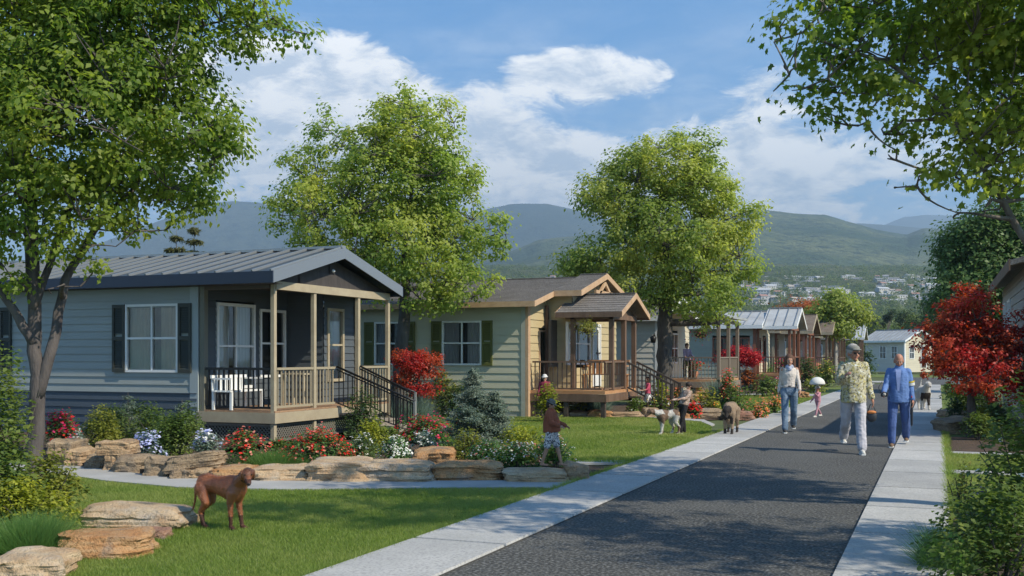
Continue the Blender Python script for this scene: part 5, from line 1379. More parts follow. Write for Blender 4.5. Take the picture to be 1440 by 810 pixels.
pp('flowering_shrub', 'mounded red flowers before the dark lattice under the porch', 318, 374, 613, 658, P_FLO, bloom=[B_RED, B_SAL], nb=140, bs=.04)
tt('ornamental_grass', 'fine green grass clump behind the dark faced slab', 335, 432, 634, 660, P_ORG, 4200, w=.009, squash=.6)
pp('flowering_shrub', 'wide bank of red flowers below the porch front', 400, 490, 611, 656, P_FLO, bloom=[B_RED, B_RED, B_SAL], nb=300, bs=.035)
pp('flowering_shrub', 'dark leaved white tipped plant between red and white flowers', 474, 534, 612, 652, P_DRK, bloom=B_WHT, nb=50, bs=.03)
pp('shrub', 'low yellow green shrub at the foot of the porch steps', 498, 548, 600, 638, P_YEL, 1.0)
pp('flowering_plant', 'white flower mound above the pale slab near the handrail post', 536, 584, 621, 650, P_FLO, bloom=B_WHT, nb=150, bs=.032)
pp('shrub', 'dark blue green shrub beside the porch steps', 484, 534, 556, 622, P_DRK, .9, y_ground=618)
pp('flowering_shrub', 'row of red flowers behind the orange brown slab', 566, 642, 592, 628, P_FLO, bloom=[B_RED, B_PNK], nb=230, bs=.04, z0=.0)
pp('flowering_plant', 'small white flower clump right of the handrail post', 578, 612, 612, 634, P_BLU, bloom=B_WHT, nb=60, bs=.03, z0=.1)
conifer('spruce', 'blue green young spruce with two leaders in the bed', g(672, 640, .05), zat(518, 16.2), .50, P_BLD, 5, 'conifer', None, 26000, .045, spires=((-.09, 0, 1.0), (.28, 0, .75)), thin=.6, tiers=22)
pp('shrub', 'small round dark yellow shrub at the foot of the spruce', 634, 676, 608, 650, P_OLV, 1.1)
pp('shrub', 'round golden green shrub left of the child on the rock', 702, 764, 600, 648, P_YEL, 1.0)
pp('flowering_plant', 'low white and pink flowers between spruce and golden shrub', 655, 712, 624, 655, P_FLO, bloom=[B_WHT, B_SAL], nb=70, bs=.028)
pp('flowering_plant', 'white flower mat above the layered slab', 694, 762, 630, 660, P_FLO, bloom=[B_WHT, B_WHT, B_SAL], nb=160, bs=.028)
pp('flowering_plant', 'white and pink flowers behind the log shaped slab by the child', 752, 808, 620, 658, P_FLO, bloom=[B_WHT, B_WHT, B_SAL], nb=110, bs=.026)
tt('ornamental_grass', 'tall blue green grass beyond the handrail post', 570, 606, 556, 600, P_BLU, 1500, z0=0, w=.014, lean=.25)
tt('ornamental_grass', 'short blue green grass under the small red maple', 545, 575, 560, 600, P_BLU, 1000, z0=0, w=.014, lean=.25)
# before the sage home
SP = 0.0
pp('shrub', 'olive green shrub right of the small red maple', 600, 654, 530, 584, P_OLV, .9, z0=0)
pp('shrub', 'dark shrub in front of the olive one, below the wide window', 618, 680, 546, 587, P_DRK, .9, z0=0)
pp('shrub', 'yellow green round shrub behind the spruce against sage siding', 664, 716, 533, 584, P_YEL, .9, z0=0)
pp('shrub', 'small dark purple shrub beside the flat pinkish slab', 700, 717, 566, 586, P_PUR, .9, z0=0)
tt('ornamental_grass', 'grey green spiky shrub at the corner of the sage home', 716, 764, 545, 580, P_BLU, 2200, z0=0, w=.02, lean=.5, cat='shrub')
pp('shrub', 'dark shrub between the house corner and the timber deck', 745, 772, 540, 578, P_DRK, .9, z0=0)
pp('shrub', 'yellow green shrub below the deck rail', 752, 786, 549, 594, P_YEL, 1.1, z0=0)
pp('shrub', 'second yellow green shrub below the deck, lower and wider', 776, 806, 556, 585, P_YEL, .9, z0=0)
pp('topiary', 'small clipped yellow green ball shrub on a stem by the porch', 801, 824, 556, 582, P_YEL, .9, z0=0)
tt('ornamental_grass', 'grey green spiky shrub under the timber porch', 822, 852, 553, 578, P_BLU, 1500, z0=0, w=.02, lean=.5, cat='shrub')
pp('shrub', 'grey green mound before the porch steps of the sage home', 880, 912, 564, 585, P_GRN, .9, z0=0, bloom=B_WHT, nb=16, bs=.03, cat='shrub')
pp('shrub', 'bright green shrub at the foot of the big dark trunk', 916, 940, 540, 572, P_YEL, .8, z0=0)
pp('flowering_shrub', 'green plant with pale flowers beside the girl in the striped skirt', 912, 942, 560, 584, P_GRN, bloom=[B_WHT, B_YEL], nb=40, bs=.05, z0=0)
pp('flowering_shrub', 'orange flowers behind the person in black trousers', 934, 962, 552, 582, P_GRN, bloom=[B_ORG, B_SAL], nb=90, bs=.05, z0=0)
pp('flowering_shrub', 'bright red flowers on the ground right of the black trousers', 966, 986, 572, 588, P_FLO, bloom=B_RED, nb=100, bs=.05, z0=0)
pp('shrub', 'olive and rust shrub below the orange stones', 976, 1012, 552, 583, P_OLV, .9, z0=0, bloom=[B_ORG, B_YEL], nb=24, bs=.05, cat='shrub')
tt('ornamental_grass', 'tall blue green plant right of the orange stones', 1000, 1022, 532, 574, P_BLU, 900, z0=0, w=.03, lean=.4, cat='shrub')
pp('flowering_shrub', 'spikes of red flowers behind the tan dog', 1012, 1036, 528, 575, P_FLO, bloom=[B_RED, B_SAL], nb=90, bs=.06, z0=0)
pp('shrub', 'dark green shrub right of the red flower spikes', 1026, 1050, 545, 582, P_GRN, .9, z0=0)
pp('shrub', 'rust red low shrub under the crimson maple', 1036, 1066, 523, 548, P_RUS, .9, z0=0)
pp('shrub', 'dark green hedge shrub before the deck of the white home', 1000, 1028, 512, 545, P_DRK, .9, z0=0)
pp('shrub', 'broad mid green shrub before the seafoam home', 1054, 1092, 532, 558, P_GRN, .9, z0=0)
tt('ornamental_grass', 'green upright plant right of the crimson maple', 1066, 1084, 508, 545, P_ORG, 600, z0=0, w=.05, lean=.3, cat='shrub')
pp('flowering_shrub', 'pink flowers in the bed before the seafoam porch', 1084, 1112, 536, 556, P_GRN, bloom=[B_PNK, B_SAL, B_WHT], nb=60, bs=.07, z0=0)
pp('flowering_shrub', 'salmon flower bed beside the left walk near the tan dog', 1050, 1082, 564, 588, P_ORG, bloom=[B_SAL, B_SAL, B_ORG], nb=120, bs=.045, z0=0)
pp('flowering_shrub', 'orange salmon flowers by the walk left of the woman in jeans', 1076, 1100, 562, 582, P_ORG, bloom=[B_SAL, B_ORG], nb=90, bs=.045, z0=0)
pp('flowering_shrub', 'red and white flowers at the porch corner behind the woman', 1098, 1122, 493, 530, P_GRN, bloom=[B_RED, B_WHT], nb=60, bs=.11, z0=0)
pp('shrub', 'big dark shrub between the woman and the man in the cap', 1118, 1152, 508, 545, P_DRK, .9, z0=0)
pp('shrub', 'green shrub with yellow tips right of the big dark one', 1145, 1180, 512, 543, P_GRN, .9, z0=0, bloom=B_YEL, nb=30, bs=.08, cat='shrub')
pp('shrub', 'low rust brown shrub behind the child in pink', 1130, 1160, 535, 552, P_OLV, .9, z0=0)
pp('shrub', 'dark bush left of the cottage drive', 1208, 1232, 497, 528, P_DRK, .9, z0=0)
pp('flowering_shrub', 'deep pink flowers before the white cottage', 1236, 1262, 502, 520, P_GRN, bloom=B_PNK, nb=80, bs=.16, z0=0, y_ground=521)
pp('shrub', 'dark green shrub right of the cottage steps', 1290, 1312, 503, 524, P_DRK, .9, z0=0)
pp('flowering_shrub', 'red flowers by the cottage door', 1276, 1292, 510, 523, P_GRN, bloom=B_RED, nb=40, bs=.14, z0=0)
# beneath the large red tree
pp('shrub', 'yellow green shrub under the large red tree beside the walk', 1330, 1380, 546, 588, P_YEL, 1.0, z0=0)
pp('shrub', 'second yellow green shrub deeper under the red tree', 1368, 1408, 550, 586, P_OLV, 1.0, z0=0)
pp('shrub', 'dense round green bush in front of the grey home', 1378, 1426, 572, 607, P_GRN, 1.1, z0=0)
pp('shrub', 'low green edging shrub farther along the right walk', 1326, 1350, 540, 562, P_GRN, 1.0, z0=0)
pp('shrub', 'mid green shrub hugging the dark layered boulder beside the right walk', 1352, 1400, 588, 618, P_GRN, 1.0, z0=0)
pp('shrub', 'dark shrub at the edge of the right walk under the red tree', 1328, 1356, 566, 604, P_DRK, 1.0, z0=0)
pp('shrub', 'yellow green bush between the red tree trunk and the round green bush', 1366, 1392, 574, 612, P_YEL, 1.0, z0=0)
# left foreground
pp('shrub', 'tall glossy green shrub at the left edge', -40, 48, 548, 742, P_GRN, 1.3, .055, z0=.0, y_ground=742, deep=.5)
pp('shrub', 'yellow green leafy shrub around the foot of the forked tree', 20, 112, 655, 736, P_OLV, 1.2, .05, z0=.0, y_ground=732)
pp('shrub', 'bright yellow green shrub behind the left foreground rocks', -20, 90, 688, 748, P_YEL, 1.1, .042, z0=.0, y_ground=752, deep=.35)
tt('ornamental_grass', 'soft dark green grass clump between the left foreground rocks', -10, 98, 722, 778, P_ORG, 5200, z0=0, w=.007, lean=.5)
# right foreground
pp('shrub', 'leafy green shrub leaning in at the right edge', 1378, 1510, 590, 775, P_GRN, 1.0, .06, z0=0, y_ground=770, deep=.5, bloom=B_WHT, nb=14, bs=.03, cat='shrub')
pp('shrub', 'dark shrub filling the lower right corner', 1325, 1490, 705, 835, P_GRN, 1.0, .045, z0=0, y_ground=840, deep=.4)
pp('flowering_plant', 'violet flowers among foliage right of the walk', 1362, 1412, 703, 745, P_DRK, bloom=B_VIO, nb=60, bs=.028, z0=0, y_ground=760)
pp('flowering_plant', 'wispy pale seeded plant beside the right walk', 1332, 1376, 660, 745, P_OLV, .45, .03, bloom=[B_SAL, B_WHT], nb=30, bs=.014, z0=0, y_ground=752, shell=.1)
tt('ornamental_grass', 'low green grass tuft spilling onto the right walk', 1300, 1362, 740, 800, P_ORG, 2600, z0=0, w=.007, lean=.6)
# ------------------------------------------------------------------ people and dogs
def remesh(mb, name, parent, m, voxel, smooth=3, loc=None, disp=0.0, dscale=.12, matfn=None, mats=None, seed=1):
    """union of the closed shapes in mb as ONE continuous surface"""
    me = mb.mesh('tmp'); o = bpy.data.objects.new('tmp', me); COL.objects.link(o)
    r = o.modifiers.new('r', 'REMESH'); r.mode = 'VOXEL'; r.voxel_size = voxel; r.use_smooth_shade = True
    s = o.modifiers.new('s', 'SMOOTH'); s.iterations = smooth; s.factor = .5
    dg = bpy.context.evaluated_depsgraph_get(); dg.update()
    nm = bpy.data.meshes.new_from_object(o.evaluated_get(dg)); nm.name = name
    bpy.data.objects.remove(o)
    if disp:
        off = Vector((seed*3.3, seed*1.7, 0))
        n = [v.normal.copy() for v in nm.vertices]
        for v, nn in zip(nm.vertices, n):
            p = v.co
            f = mn.noise(Vector((p.x/dscale, p.y/dscale, p.z/dscale*.55))+off)+.5*mn.noise(Vector((p.x/dscale*2.3, p.y/dscale*2.3, p.z/dscale*3))+off)
            v.co = p+nn*f*disp
    nm.materials.clear()
    for q in (mats or [m]): nm.materials.append(q)
    if matfn:
        for f in nm.polygons: f.material_index = matfn(f.center)
    else:
        for f in nm.polygons: f.material_index = 0
    for f in nm.polygons: f.use_smooth = True
    return link(name, nm, parent, loc)
SKIN = mat('skin', (.50, .29, .20), .55, (.44, .24, .16), 12, 3); SKIN_RED = mat('skin_ruddy', (.44, .22, .15), .55, (.38, .18, .12), 12, 3); SKIN_T = mat('skin_tan', (.36, .20, .13), .55)
LIP = mat('lip', (.34, .12, .10), .5); EYEW = mat('eye_white', (.70, .68, .64), .3); IRIS = mat('iris', (.03, .025, .02), .2)
def lerp(a, b, t): return a+(b-a)*t
def rotx(v, a): c, s = math.cos(a), math.sin(a); return Vector((v.x, v.y*c-v.z*s, v.y*s+v.z*c))
def person(label, loc, H, rz, pose, wear, seed=1, lean=0.0, vox=None, child=False):
    """faces local -y.  pose: hipL/hipR swing, kneeL/R bend, armL/R (forward swing, outward), elbL/R bend, head yaw/pitch"""
    root = thing('person', label, 'person', loc, rz)
    k = H/1.75; hs = 1.28 if child else 1.07
    vox = vox or max(.0085, .0085*k); P = pose
    J = {}
    hipz = .92*k; drop = P.get('drop', 0)*k; hipz -= drop
    def seg(o, L, a, out=0.0):          # a>0 swings forward (-y)
        return o+Vector((math.sin(out)*L, -math.sin(a)*L*math.cos(out), -math.cos(a)*L*math.cos(out)))
    for s, S in ((-1, 'R'), (1, 'L')):
        h = Vector((s*.095*k, 0, hipz)); a = P.get('hip'+S, 0); kb = P.get('knee'+S, 0)
        kn = seg(h, .44*k, a, s*P.get('spread', .04)); an = seg(kn, .42*k, a-kb, s*.01)
        J['hip'+S], J['kn'+S], J['an'+S] = h, kn, an
    low = min(J['anL'].z, J['anR'].z)-.075*k       # put the lower foot on the ground
    for q in J: J[q].z -= low
    pel = Vector((0, 0, J['hipL'].z+.03*k))
    def up(z, y=0, x=0):                 # torso point z above the pelvis, leaning
        v = Vector((x, y, z)); return pel+rotx(v, lean)
    J['waist'] = up(.14*k); J['chest'] = up(.36*k); J['neck'] = up(.53*k); J['head'] = up((.648 if not child else .70)*k, -.012*k)
    for s, S in ((-1, 'R'), (1, 'L')):
        sh = up(.462*k, 0, s*.168*k*(.9 if wear.get('female') or child else 1)); f, o_ = P.get('arm'+S, (0, .12)); e = P.get('elb'+S, .2)
        el = seg(sh, .29*k, f, s*o_); ei = P.get('in'+S, 0)
        wr = seg(el, .25*k, f+e, s*(o_-ei))
        J['sh'+S], J['el'+S], J['wr'+S] = sh, el, wr
    bm = MB()
    def ring(c, rx, ry, t=0.0):
        return (c, (rx, 0, 0), rotx(Vector((0, ry, 0)), lean))
    fat = wear.get('fat', 1.0); sw = .9 if wear.get('female') else 1.0
    bm.loft([ring(up(-.10*k), .10*k, .08*k), ring(up(-.03*k), .155*k, .105*k*fat), ring(up(.05*k), .15*k, .10*k*fat), ring(up(.15*k), .132*k*sw, .095*k*fat), ring(up(.30*k), .155*k*sw, .105*k),
             ring(up(.42*k), .165*k*sw, .10*k), ring(up(.49*k), .12*k*sw, .075*k), ring(up(.53*k), .06*k, .055*k)])
    bm.capsule(J['neck']-Vector((0, 0, .03*k)), J['head']+Vector((0, 0, -.03*k)), .056*k*sw, .052*k*sw)
    for S in 'LR':
        bm.capsule(J['hip'+S]+Vector((0, 0, .02*k)), J['kn'+S], .084*k, .056*k); bm.capsule(J['kn'+S], lerp(J['kn'+S], J['an'+S], .4), .056*k, .056*k)
        bm.capsule(lerp(J['kn'+S], J['an'+S], .35), J['an'+S], .056*k, .036*k)
        fd = Vector((0, -1, 0)); an = J['an'+S]; tip = P.get('toe'+S, 0)
        bm.capsule(an+Vector((0, .03*k, -.035*k)), an+Vector((0, -.15*k, -.045*k+tip*k)), .034*k, .026*k)
        bm.capsule(J['sh'+S], J['el'+S], .048*k*sw, .038*k*sw); bm.capsule(J['el'+S], J['wr'+S], .038*k*sw, .026*k*sw)
        bm.ball(J['sh'+S], .055*k*sw, nu=12, nv=8)
        # hand: palm, four fingers of unequal length, a thumb from the side near the wrist
        d = (J['wr'+S]-J['el'+S]).normalized(); s = 1 if S == 'L' else -1
        side = Vector((0, -1, 0)); side = (side-d*side.dot(d)).normalized()     # thumb side: forward
        pn = d.cross(side).normalized()*(-s)                                        # palm faces the thigh
        if pn.x*s > 0: pn = -pn
        palm = J['wr'+S]+d*.045*k
        R3 = Matrix((side, pn, d)).transposed()
        bm.ball(palm, (.038*k, .017*k, .05*k), nu=12, nv=8, rot=R3); bm.capsule(J['wr'+S]-d*.01*k, palm, .024*k, .022*k)
        for i, (o_, ln) in enumerate(((.027, .070), (.009, .080), (-.009, .074), (-.026, .058))):
            b0 = palm+d*.035*k+side*o_*k; m1 = b0+d*ln*.5*k+pn*.010*k; e1 = m1+d*ln*.38*k+pn*.028*k
            bm.capsule(b0, m1, .0085*k, .0080*k, n=6); bm.capsule(m1, e1, .0080*k, .0065*k, n=6)
        t0 = J['wr'+S]+d*.02*k+side*.022*k; t1 = t0+d*.03*k+side*.032*k+pn*.008*k; t2 = t1+d*.032*k+side*.008*k+pn*.012*k
        bm.capsule(t0, t1, .012*k, .010*k, n=6); bm.capsule(t1, t2, .010*k, .008*k, n=6)
        J['hand'+S] = palm+d*.05*k+pn*.03*k
    # head with its own yaw and pitch
    hc = J['head']; hy = P.get('yaw', 0); hp = P.get('pitch', 0)
    HR = Euler((hp, 0, hy)).to_matrix(); q = k*hs
    def hd(x, y, z): return hc+HR @ Vector((x*q, y*q, z*q))
    bm.ball(hd(0, .012, .035), (.076*q, .096*q, .098*q), nu=20, nv=14, rot=HR)
    bm.ball(hd(0, -.022, -.035), (.056*q, .064*q, .070*q), nu=16, nv=10, rot=HR)
    bm.capsule(hd(0, -.088, .018), hd(0, -.106, -.022), .010*q, .015*q, n=8)            # nose
    bm.ball(hd(0, -.074, -.086), (.024*q, .020*q, .018*q), nu=10, nv=6)                  # chin
    for s in (-1, 1):
        bm.ball(hd(s*.077, .012, -.005), (.012*q, .022*q, .034*q), nu=10, nv=8, rot=HR)
        bm.ball(hd(s*.042, -.062, -.028), (.020*q, .018*q, .020*q), nu=8, nv=6)
        bm.capsule(hd(s*.014, -.086, .034), hd(s*.050, -.070, .036), .009*q, .008*q, n=6)    # brow
    body = remesh(bm, 'body', root, wear.get('skin', SKIN), vox, 2)
    for s in (-1, 1):
        e = MB(); e.ball(hd(s*.030, -.077, .012), (.0135*q, .010*q, .0095*q), EYEW, 10, 8, rot=HR); e.ball(hd(s*.030, -.0855, .012), (.0065*q, .004*q, .007*q), IRIS, 8, 6, rot=HR); e.build('eye', body)
    mo = MB(); mo.capsule(hd(-.022, -.083, -.052), hd(.022, -.083, -.052), .0065*q, .0065*q, LIP, 6); mo.build('mouth', body)
    # hair
    hair = wear.get('hair')
    if hair:
        hm, style = hair; h = MB()
        if style != 'bald':
            h.ball(hd(0, .022, .055), (.092*q, .104*q, .100*q), hm, 18, 12, rot=HR); h.ball(hd(0, .05, -.01), (.082*q, .07*q, .09*q), hm, 14, 10, rot=HR)
            if style == 'long':
                for s in (-1, 1):
                    h.capsule(hd(s*.078, -.01, .04), hd(s*.088, .0, -.14), .036*q, .028*q, hm)
                h.ball(hd(0, .07, -.05), (.075*q, .04*q, .10*q), hm, 14, 10, rot=HR)
        else:
            for s in (-1, 1): h.ball(hd(s*.068, .04, .0), (.014*q, .045*q, .036*q), hm, 10, 8, rot=HR)
            h.ball(hd(0, .088, -.005), (.062*q, .02*q, .04*q), hm, 12, 8, rot=HR)
        remesh(h, 'hair', root, hm, vox*1.1, 2, disp=.004*k, dscale=.02*k)
    # top
    top = wear.get('top')
    if top:
        tm, hem, slv, loose = top; t = MB(); L = loose
        rs = [ring(up(hem*k), (.168+L)*k, (.125+L)*k*fat), ring(up((hem+.03)*k), (.172+L)*k, (.130+L)*k*fat)]
        if hem < .10: rs.append(ring(up(.10*k), (.160+L*1.1)*k*sw, (.120+L)*k*fat))
        rs += [ring(up(.22*k), (.160+L)*k*sw, (.120+L)*k*fat), ring(up(.36*k), (.175+L)*k*sw, (.118+L)*k), ring(up(.44*k), (.172+L)*k*sw, (.105+L*.8)*k), ring(up(.475*k), (.160+L)*k*sw, (.095+L*.7)*k), ring(up(.51*k), (.112+L*.8)*k*sw, (.078+L*.5)*k), ring(up(.535*k), .070*k, .068*k)]
        t.loft(rs)
        for S in 'LR':
            a, e, w_ = J['sh'+S], J['el'+S], J['wr'+S]; r = .052*k*sw+L*k*.6
            t.ball(a+Vector((0, 0, -.012*k)), r*.98, nu=12, nv=8)
            if slv <= .5: t.capsule(a, lerp(a, e, slv*2), r, r*.95)
            else:
                t.capsule(a, e, r, r*.88); t.capsule(e, lerp(e, w_, (slv-.5)*2*.96), r*.88, r*.74)
        if wear.get('collar'): t.loft([ring(J['neck']+Vector((0, 0, -.01*k)), .078*k, .076*k), ring(J['neck']+Vector((0, 0, .045*k)), .070*k, .072*k)])
        to = remesh(t, wear.get('topname', 'shirt'), root, tm, vox*1.15, 3, disp=.011*k, dscale=.085*k, seed=seed)
        if wear.get('front'):      # open jacket edges and lower garment visible at the neck
            fm, z0, z1, wd = wear['front']; f = MB()
            n = 8
            for i in range(n):
                za, zb = lerp(z0, z1, i/n)*k, lerp(z0, z1, (i+1)/n)*k
                def yy(z): return -(np.interp(z/k, [-.1, .1, .22, .36, .44, .5, .55], [.132*fat, .128*fat, .122*fat, .120, .108, .088, .074])+L+.010)*k
                wa, wb = wd*k*(.35+.65*i/n), wd*k*(.35+.65*(i+1)/n)
                f.add([up(za, yy(za), -wa), up(za, yy(za), wa), up(zb, yy(zb), wb), up(zb, yy(zb), -wb)], [(0, 1, 2, 3)], fm, True)
            f.build('shirt_front', root)
        if wear.get('bands'):
            for (S, t0, t1, bmz) in wear['bands']:
                a, e = J['sh'+S], J['el'+S]; b = MB(); r = .056*k*sw+L*k*.7+.008*k
                b.tube([lerp(a, e, t0), lerp(a, e, t1)], [r, r*.97], 14, bmz, cap=False); b.build('sleeve_band', root)
    bot = wear.get('bottom')
    if bot:
        bmx, ln, L, style = bot; t = MB()
        t.loft([ring(up(-.12*k), (.13+L)*k, (.10+L)*k), ring(up(-.03*k), (.170+L)*k, (.122+L)*k*fat), ring(up(.06*k), (.158+L)*k, (.112+L)*k*fat), ring(up(.10*k), (.145+L)*k*sw, (.108+L)*k*fat)])
        if style == 'skirt':
            t.loft([ring(up(.05*k), (.15+L)*k, (.11+L)*k), ring(up(-.12*k), (.20+L)*k, (.16+L)*k), ring(up(-(.1+ln)*k), (.22+L*2)*k, (.19+L*2)*k)])
        else:
            for S in 'LR':
                a, e, w_ = J['hip'+S], J['kn'+S], J['an'+S]; r = .092*k+L*k
                if ln <= .5: t.capsule(a, lerp(a, e, ln*2), r, r*.85)
                else:
                    t.capsule(a, e, r, .068*k+L*k); t.capsule(e, lerp(e, w_, (ln-.5)*2*.98), .068*k+L*k, .056*k+L*k*1.3)
        remesh(t, wear.get('botname', 'trousers'), root, bmx, vox*1.15, 3, disp=.011*k, dscale=.085*k, seed=seed+5)
        if wear.get('belt'):
            b = MB(); b.loft([ring(up(.075*k), (.158+L)*k*sw+.004, (.116+L)*k*fat+.004), ring(up(.105*k), (.155+L)*k*sw+.004, (.114+L)*k*fat+.004)], wear['belt'], 20); b.build('belt', root)
    sh = wear.get('shoe')
    if sh:
        for S in 'LR':
            an = J['an'+S]; tip = P.get('toe'+S, 0)*k; b = MB()
            b.capsule(an+Vector((0, .035*k, -.030*k)), an+Vector((0, -.155*k, -.040*k+tip)), .046*k, .034*k); b.capsule(an+Vector((0, .02*k, .01*k)), an+Vector((0, 0, -.02*k)), .042*k, .046*k)
            remesh(b, 'shoe', root, sh, vox, 2)
            b = MB(); z = an.z-.072*k
            b.prism([(an.x-.040*k, an.y+.075*k), (an.x+.040*k, an.y+.075*k), (an.x+.046*k, an.y-.10*k), (an.x+.028*k, an.y-.19*k), (an.x-.028*k, an.y-.19*k), (an.x-.046*k, an.y-.10*k)], 'z', z-.003, z+.018*k+max(0, tip*.3), wear.get('sole', WHITE)); b.build('sole', root)
    hat = wear.get('hat')
    if hat:
        hm, kind = hat; t = MB()
        if kind == 'cap':
            t.ball(hd(0, .014, .078), (.094*q, .112*q, .062*q), hm, 20, 12, rot=HR)
            t.ball(hd(0, -.095, .066), (.070*q, .060*q, .010*q), hm, 16, 8, rot=HR)
        else:
            t.ball(hd(0, .012, .085), (.090*q, .102*q, .070*q), hm, 20, 12, rot=HR); t.ball(hd(0, .0, .052), (.145*q, .155*q, .012*q), hm, 22, 8, rot=HR)
        remesh(t, 'hat', root, hm, vox*.9, 1)
    if wear.get('glasses'):
        g_ = MB()
        for s in (-1, 1): g_.ball(hd(s*.032, -.093, .013), (.022*q, .005*q, .016*q), BLACKM, 12, 6, rot=HR)
        g_.capsule(hd(-.05, -.09, .02), hd(.05, -.09, .02), .003*q, .003*q, BLACKM, 6)
        for s in (-1, 1): g_.capsule(hd(s*.052, -.088, .018), hd(s*.078, .005, .016), .003*q, .003*q, BLACKM, 6)
        g_.build('sunglasses', root)
    if wear.get('scarf'):
        t = MB(); nk = J['neck']
        t.loft([ring(nk+Vector((0, -.01*k, -.05*k)), .105*k, .10*k), ring(nk+Vector((0, -.012*k, .0)), .10*k, .095*k), ring(nk+Vector((0, 0, .045*k)), .07*k, .07*k)])
        t.ball(nk+Vector((.0, -.10*k, -.06*k)), (.05*k, .03*k, .05*k))
        remesh(t, 'scarf', root, wear['scarf'], vox, 2, disp=.008*k, dscale=.03)
    return root, J, k
def floral(name, base, cols, s=16):
    """printed cloth: patches of several colours"""
    M = bpy.data.materials.new(name); M.use_nodes = True; N = M.node_tree.nodes; L = M.node_tree.links
    p = N['Principled BSDF']; p.inputs['Roughness'].default_value = .85
    tc = N.new('ShaderNodeTexCoord'); c = base
    for i, (col, lo, sc) in enumerate(cols):
        nz = N.new('ShaderNodeTexNoise'); nz.inputs['Scale'].default_value = s*sc; nz.inputs['Detail'].default_value = 3; nz.inputs['Distortion'].default_value = .6
        mp = N.new('ShaderNodeMapping'); mp.inputs['Location'].default_value = (i*7.1, i*3.3, i*1.9); L.new(tc.outputs['Object'], mp.inputs['Vector']); L.new(mp.outputs[0], nz.inputs['Vector'])
        mr = N.new('ShaderNodeMapRange'); mr.inputs['From Min'].default_value = lo; mr.inputs['From Max'].default_value = lo+.04; L.new(nz.outputs['Fac'], mr.inputs['Value'])
        c = _mix(N, L, mr.outputs[0], c, col)
    L.new(c, p.inputs['Base Color']); return M
def stripes(name, a, b, s=40, axis=0):
    M = bpy.data.materials.new(name); M.use_nodes = True; N = M.node_tree.nodes; L = M.node_tree.links
    p = N['Principled BSDF']; p.inputs['Roughness'].default_value = .85; tc = N.new('ShaderNodeTexCoord')
    w = N.new('ShaderNodeTexWave'); w.inputs['Scale'].default_value = s; w.bands_direction = 'XYZ'[axis]; L.new(tc.outputs['Object'], w.inputs['Vector'])
    mr = N.new('ShaderNodeMapRange'); mr.inputs['From Min'].default_value = .45; mr.inputs['From Max'].default_value = .55; L.new(w.outputs['Fac'], mr.inputs['Value'])
    L.new(_mix(N, L, mr.outputs[0], a, b), p.inputs['Base Color']); return M
def cloth(name, c, k=.75, s=6): return mat(name, c, .9, tuple(x*k for x in c), s, 5, .3, 200, bdist=.002)
J_PRINT = floral('jacket_print', (.46, .43, .31), [((.42, .37, .15), .51, 1.0), ((.12, .11, .08), .54, 2.2), ((.62, .64, .60), .60, 1.4), ((.30, .26, .12), .60, 3.0)], 13)
PALE_T = cloth('trousers_pale', (.50, .49, .54)); GREYCAP = cloth('cap_grey', (.22, .22, .20)); HAIRG = mat('hair_grey', (.36, .34, .32), .8); HAIRB = mat('hair_brown', (.10, .05, .03), .7); HAIRD = mat('hair_dark', (.03, .02, .015), .7)
SHOE_W = mat('shoe_white', (.55, .54, .50), .6); SHOE_D = mat('shoe_dark', (.04, .035, .03), .6); SHOE_B = mat('shoe_brown', (.16, .10, .06), .6)
BLUEJ = cloth('jacket_blue', (.13, .23, .50)); BLUES = cloth('shirt_blue', (.33, .42, .72)); NAVY = cloth('trousers_blue', (.07, .12, .30)); YELB = cloth('band_yellow', (.70, .52, .06)); WB = cloth('band_white', (.68, .68, .68))
DENIM = mat('denim', (.085, .14, .22), .9, (.22, .29, .38), 7, 5, .4, 200, contrast=(.4, .7), bdist=.002); CREAM = cloth('top_cream', (.66, .60, .54)); SCARF = cloth('scarf_grey', (.40, .44, .56))
DARKC = cloth('dark_cloth', (.05, .04, .045)); RUSTC = cloth('jumper_rust', (.27, .085, .045)); PRN = floral('shorts_print', (.58, .56, .56), [((.06, .055, .07), .50, 1.6), ((.35, .34, .36), .6, 2.2)], 26)
PINK = cloth('top_pink', (.60, .30, .38)); CRIM = cloth('top_crimson', (.52, .08, .14)); MAR = cloth('top_maroon', (.24, .03, .06)); BLKT = cloth('trousers_black', (.018, .018, .02)); LILC = cloth('top_lilac', (.46, .36, .50)); BRNT = floral('top_brown', (.30, .21, .16), [((.48, .38, .32), .54, 1.4)], 14)
STR = stripes('skirt_stripe', (.68, .66, .64), (.05, .045, .05), 11, 0)
def face(px, off=0.0): return math.atan((px-720)/F)*-1+TH+off    # turned towards the viewer, plus an offset
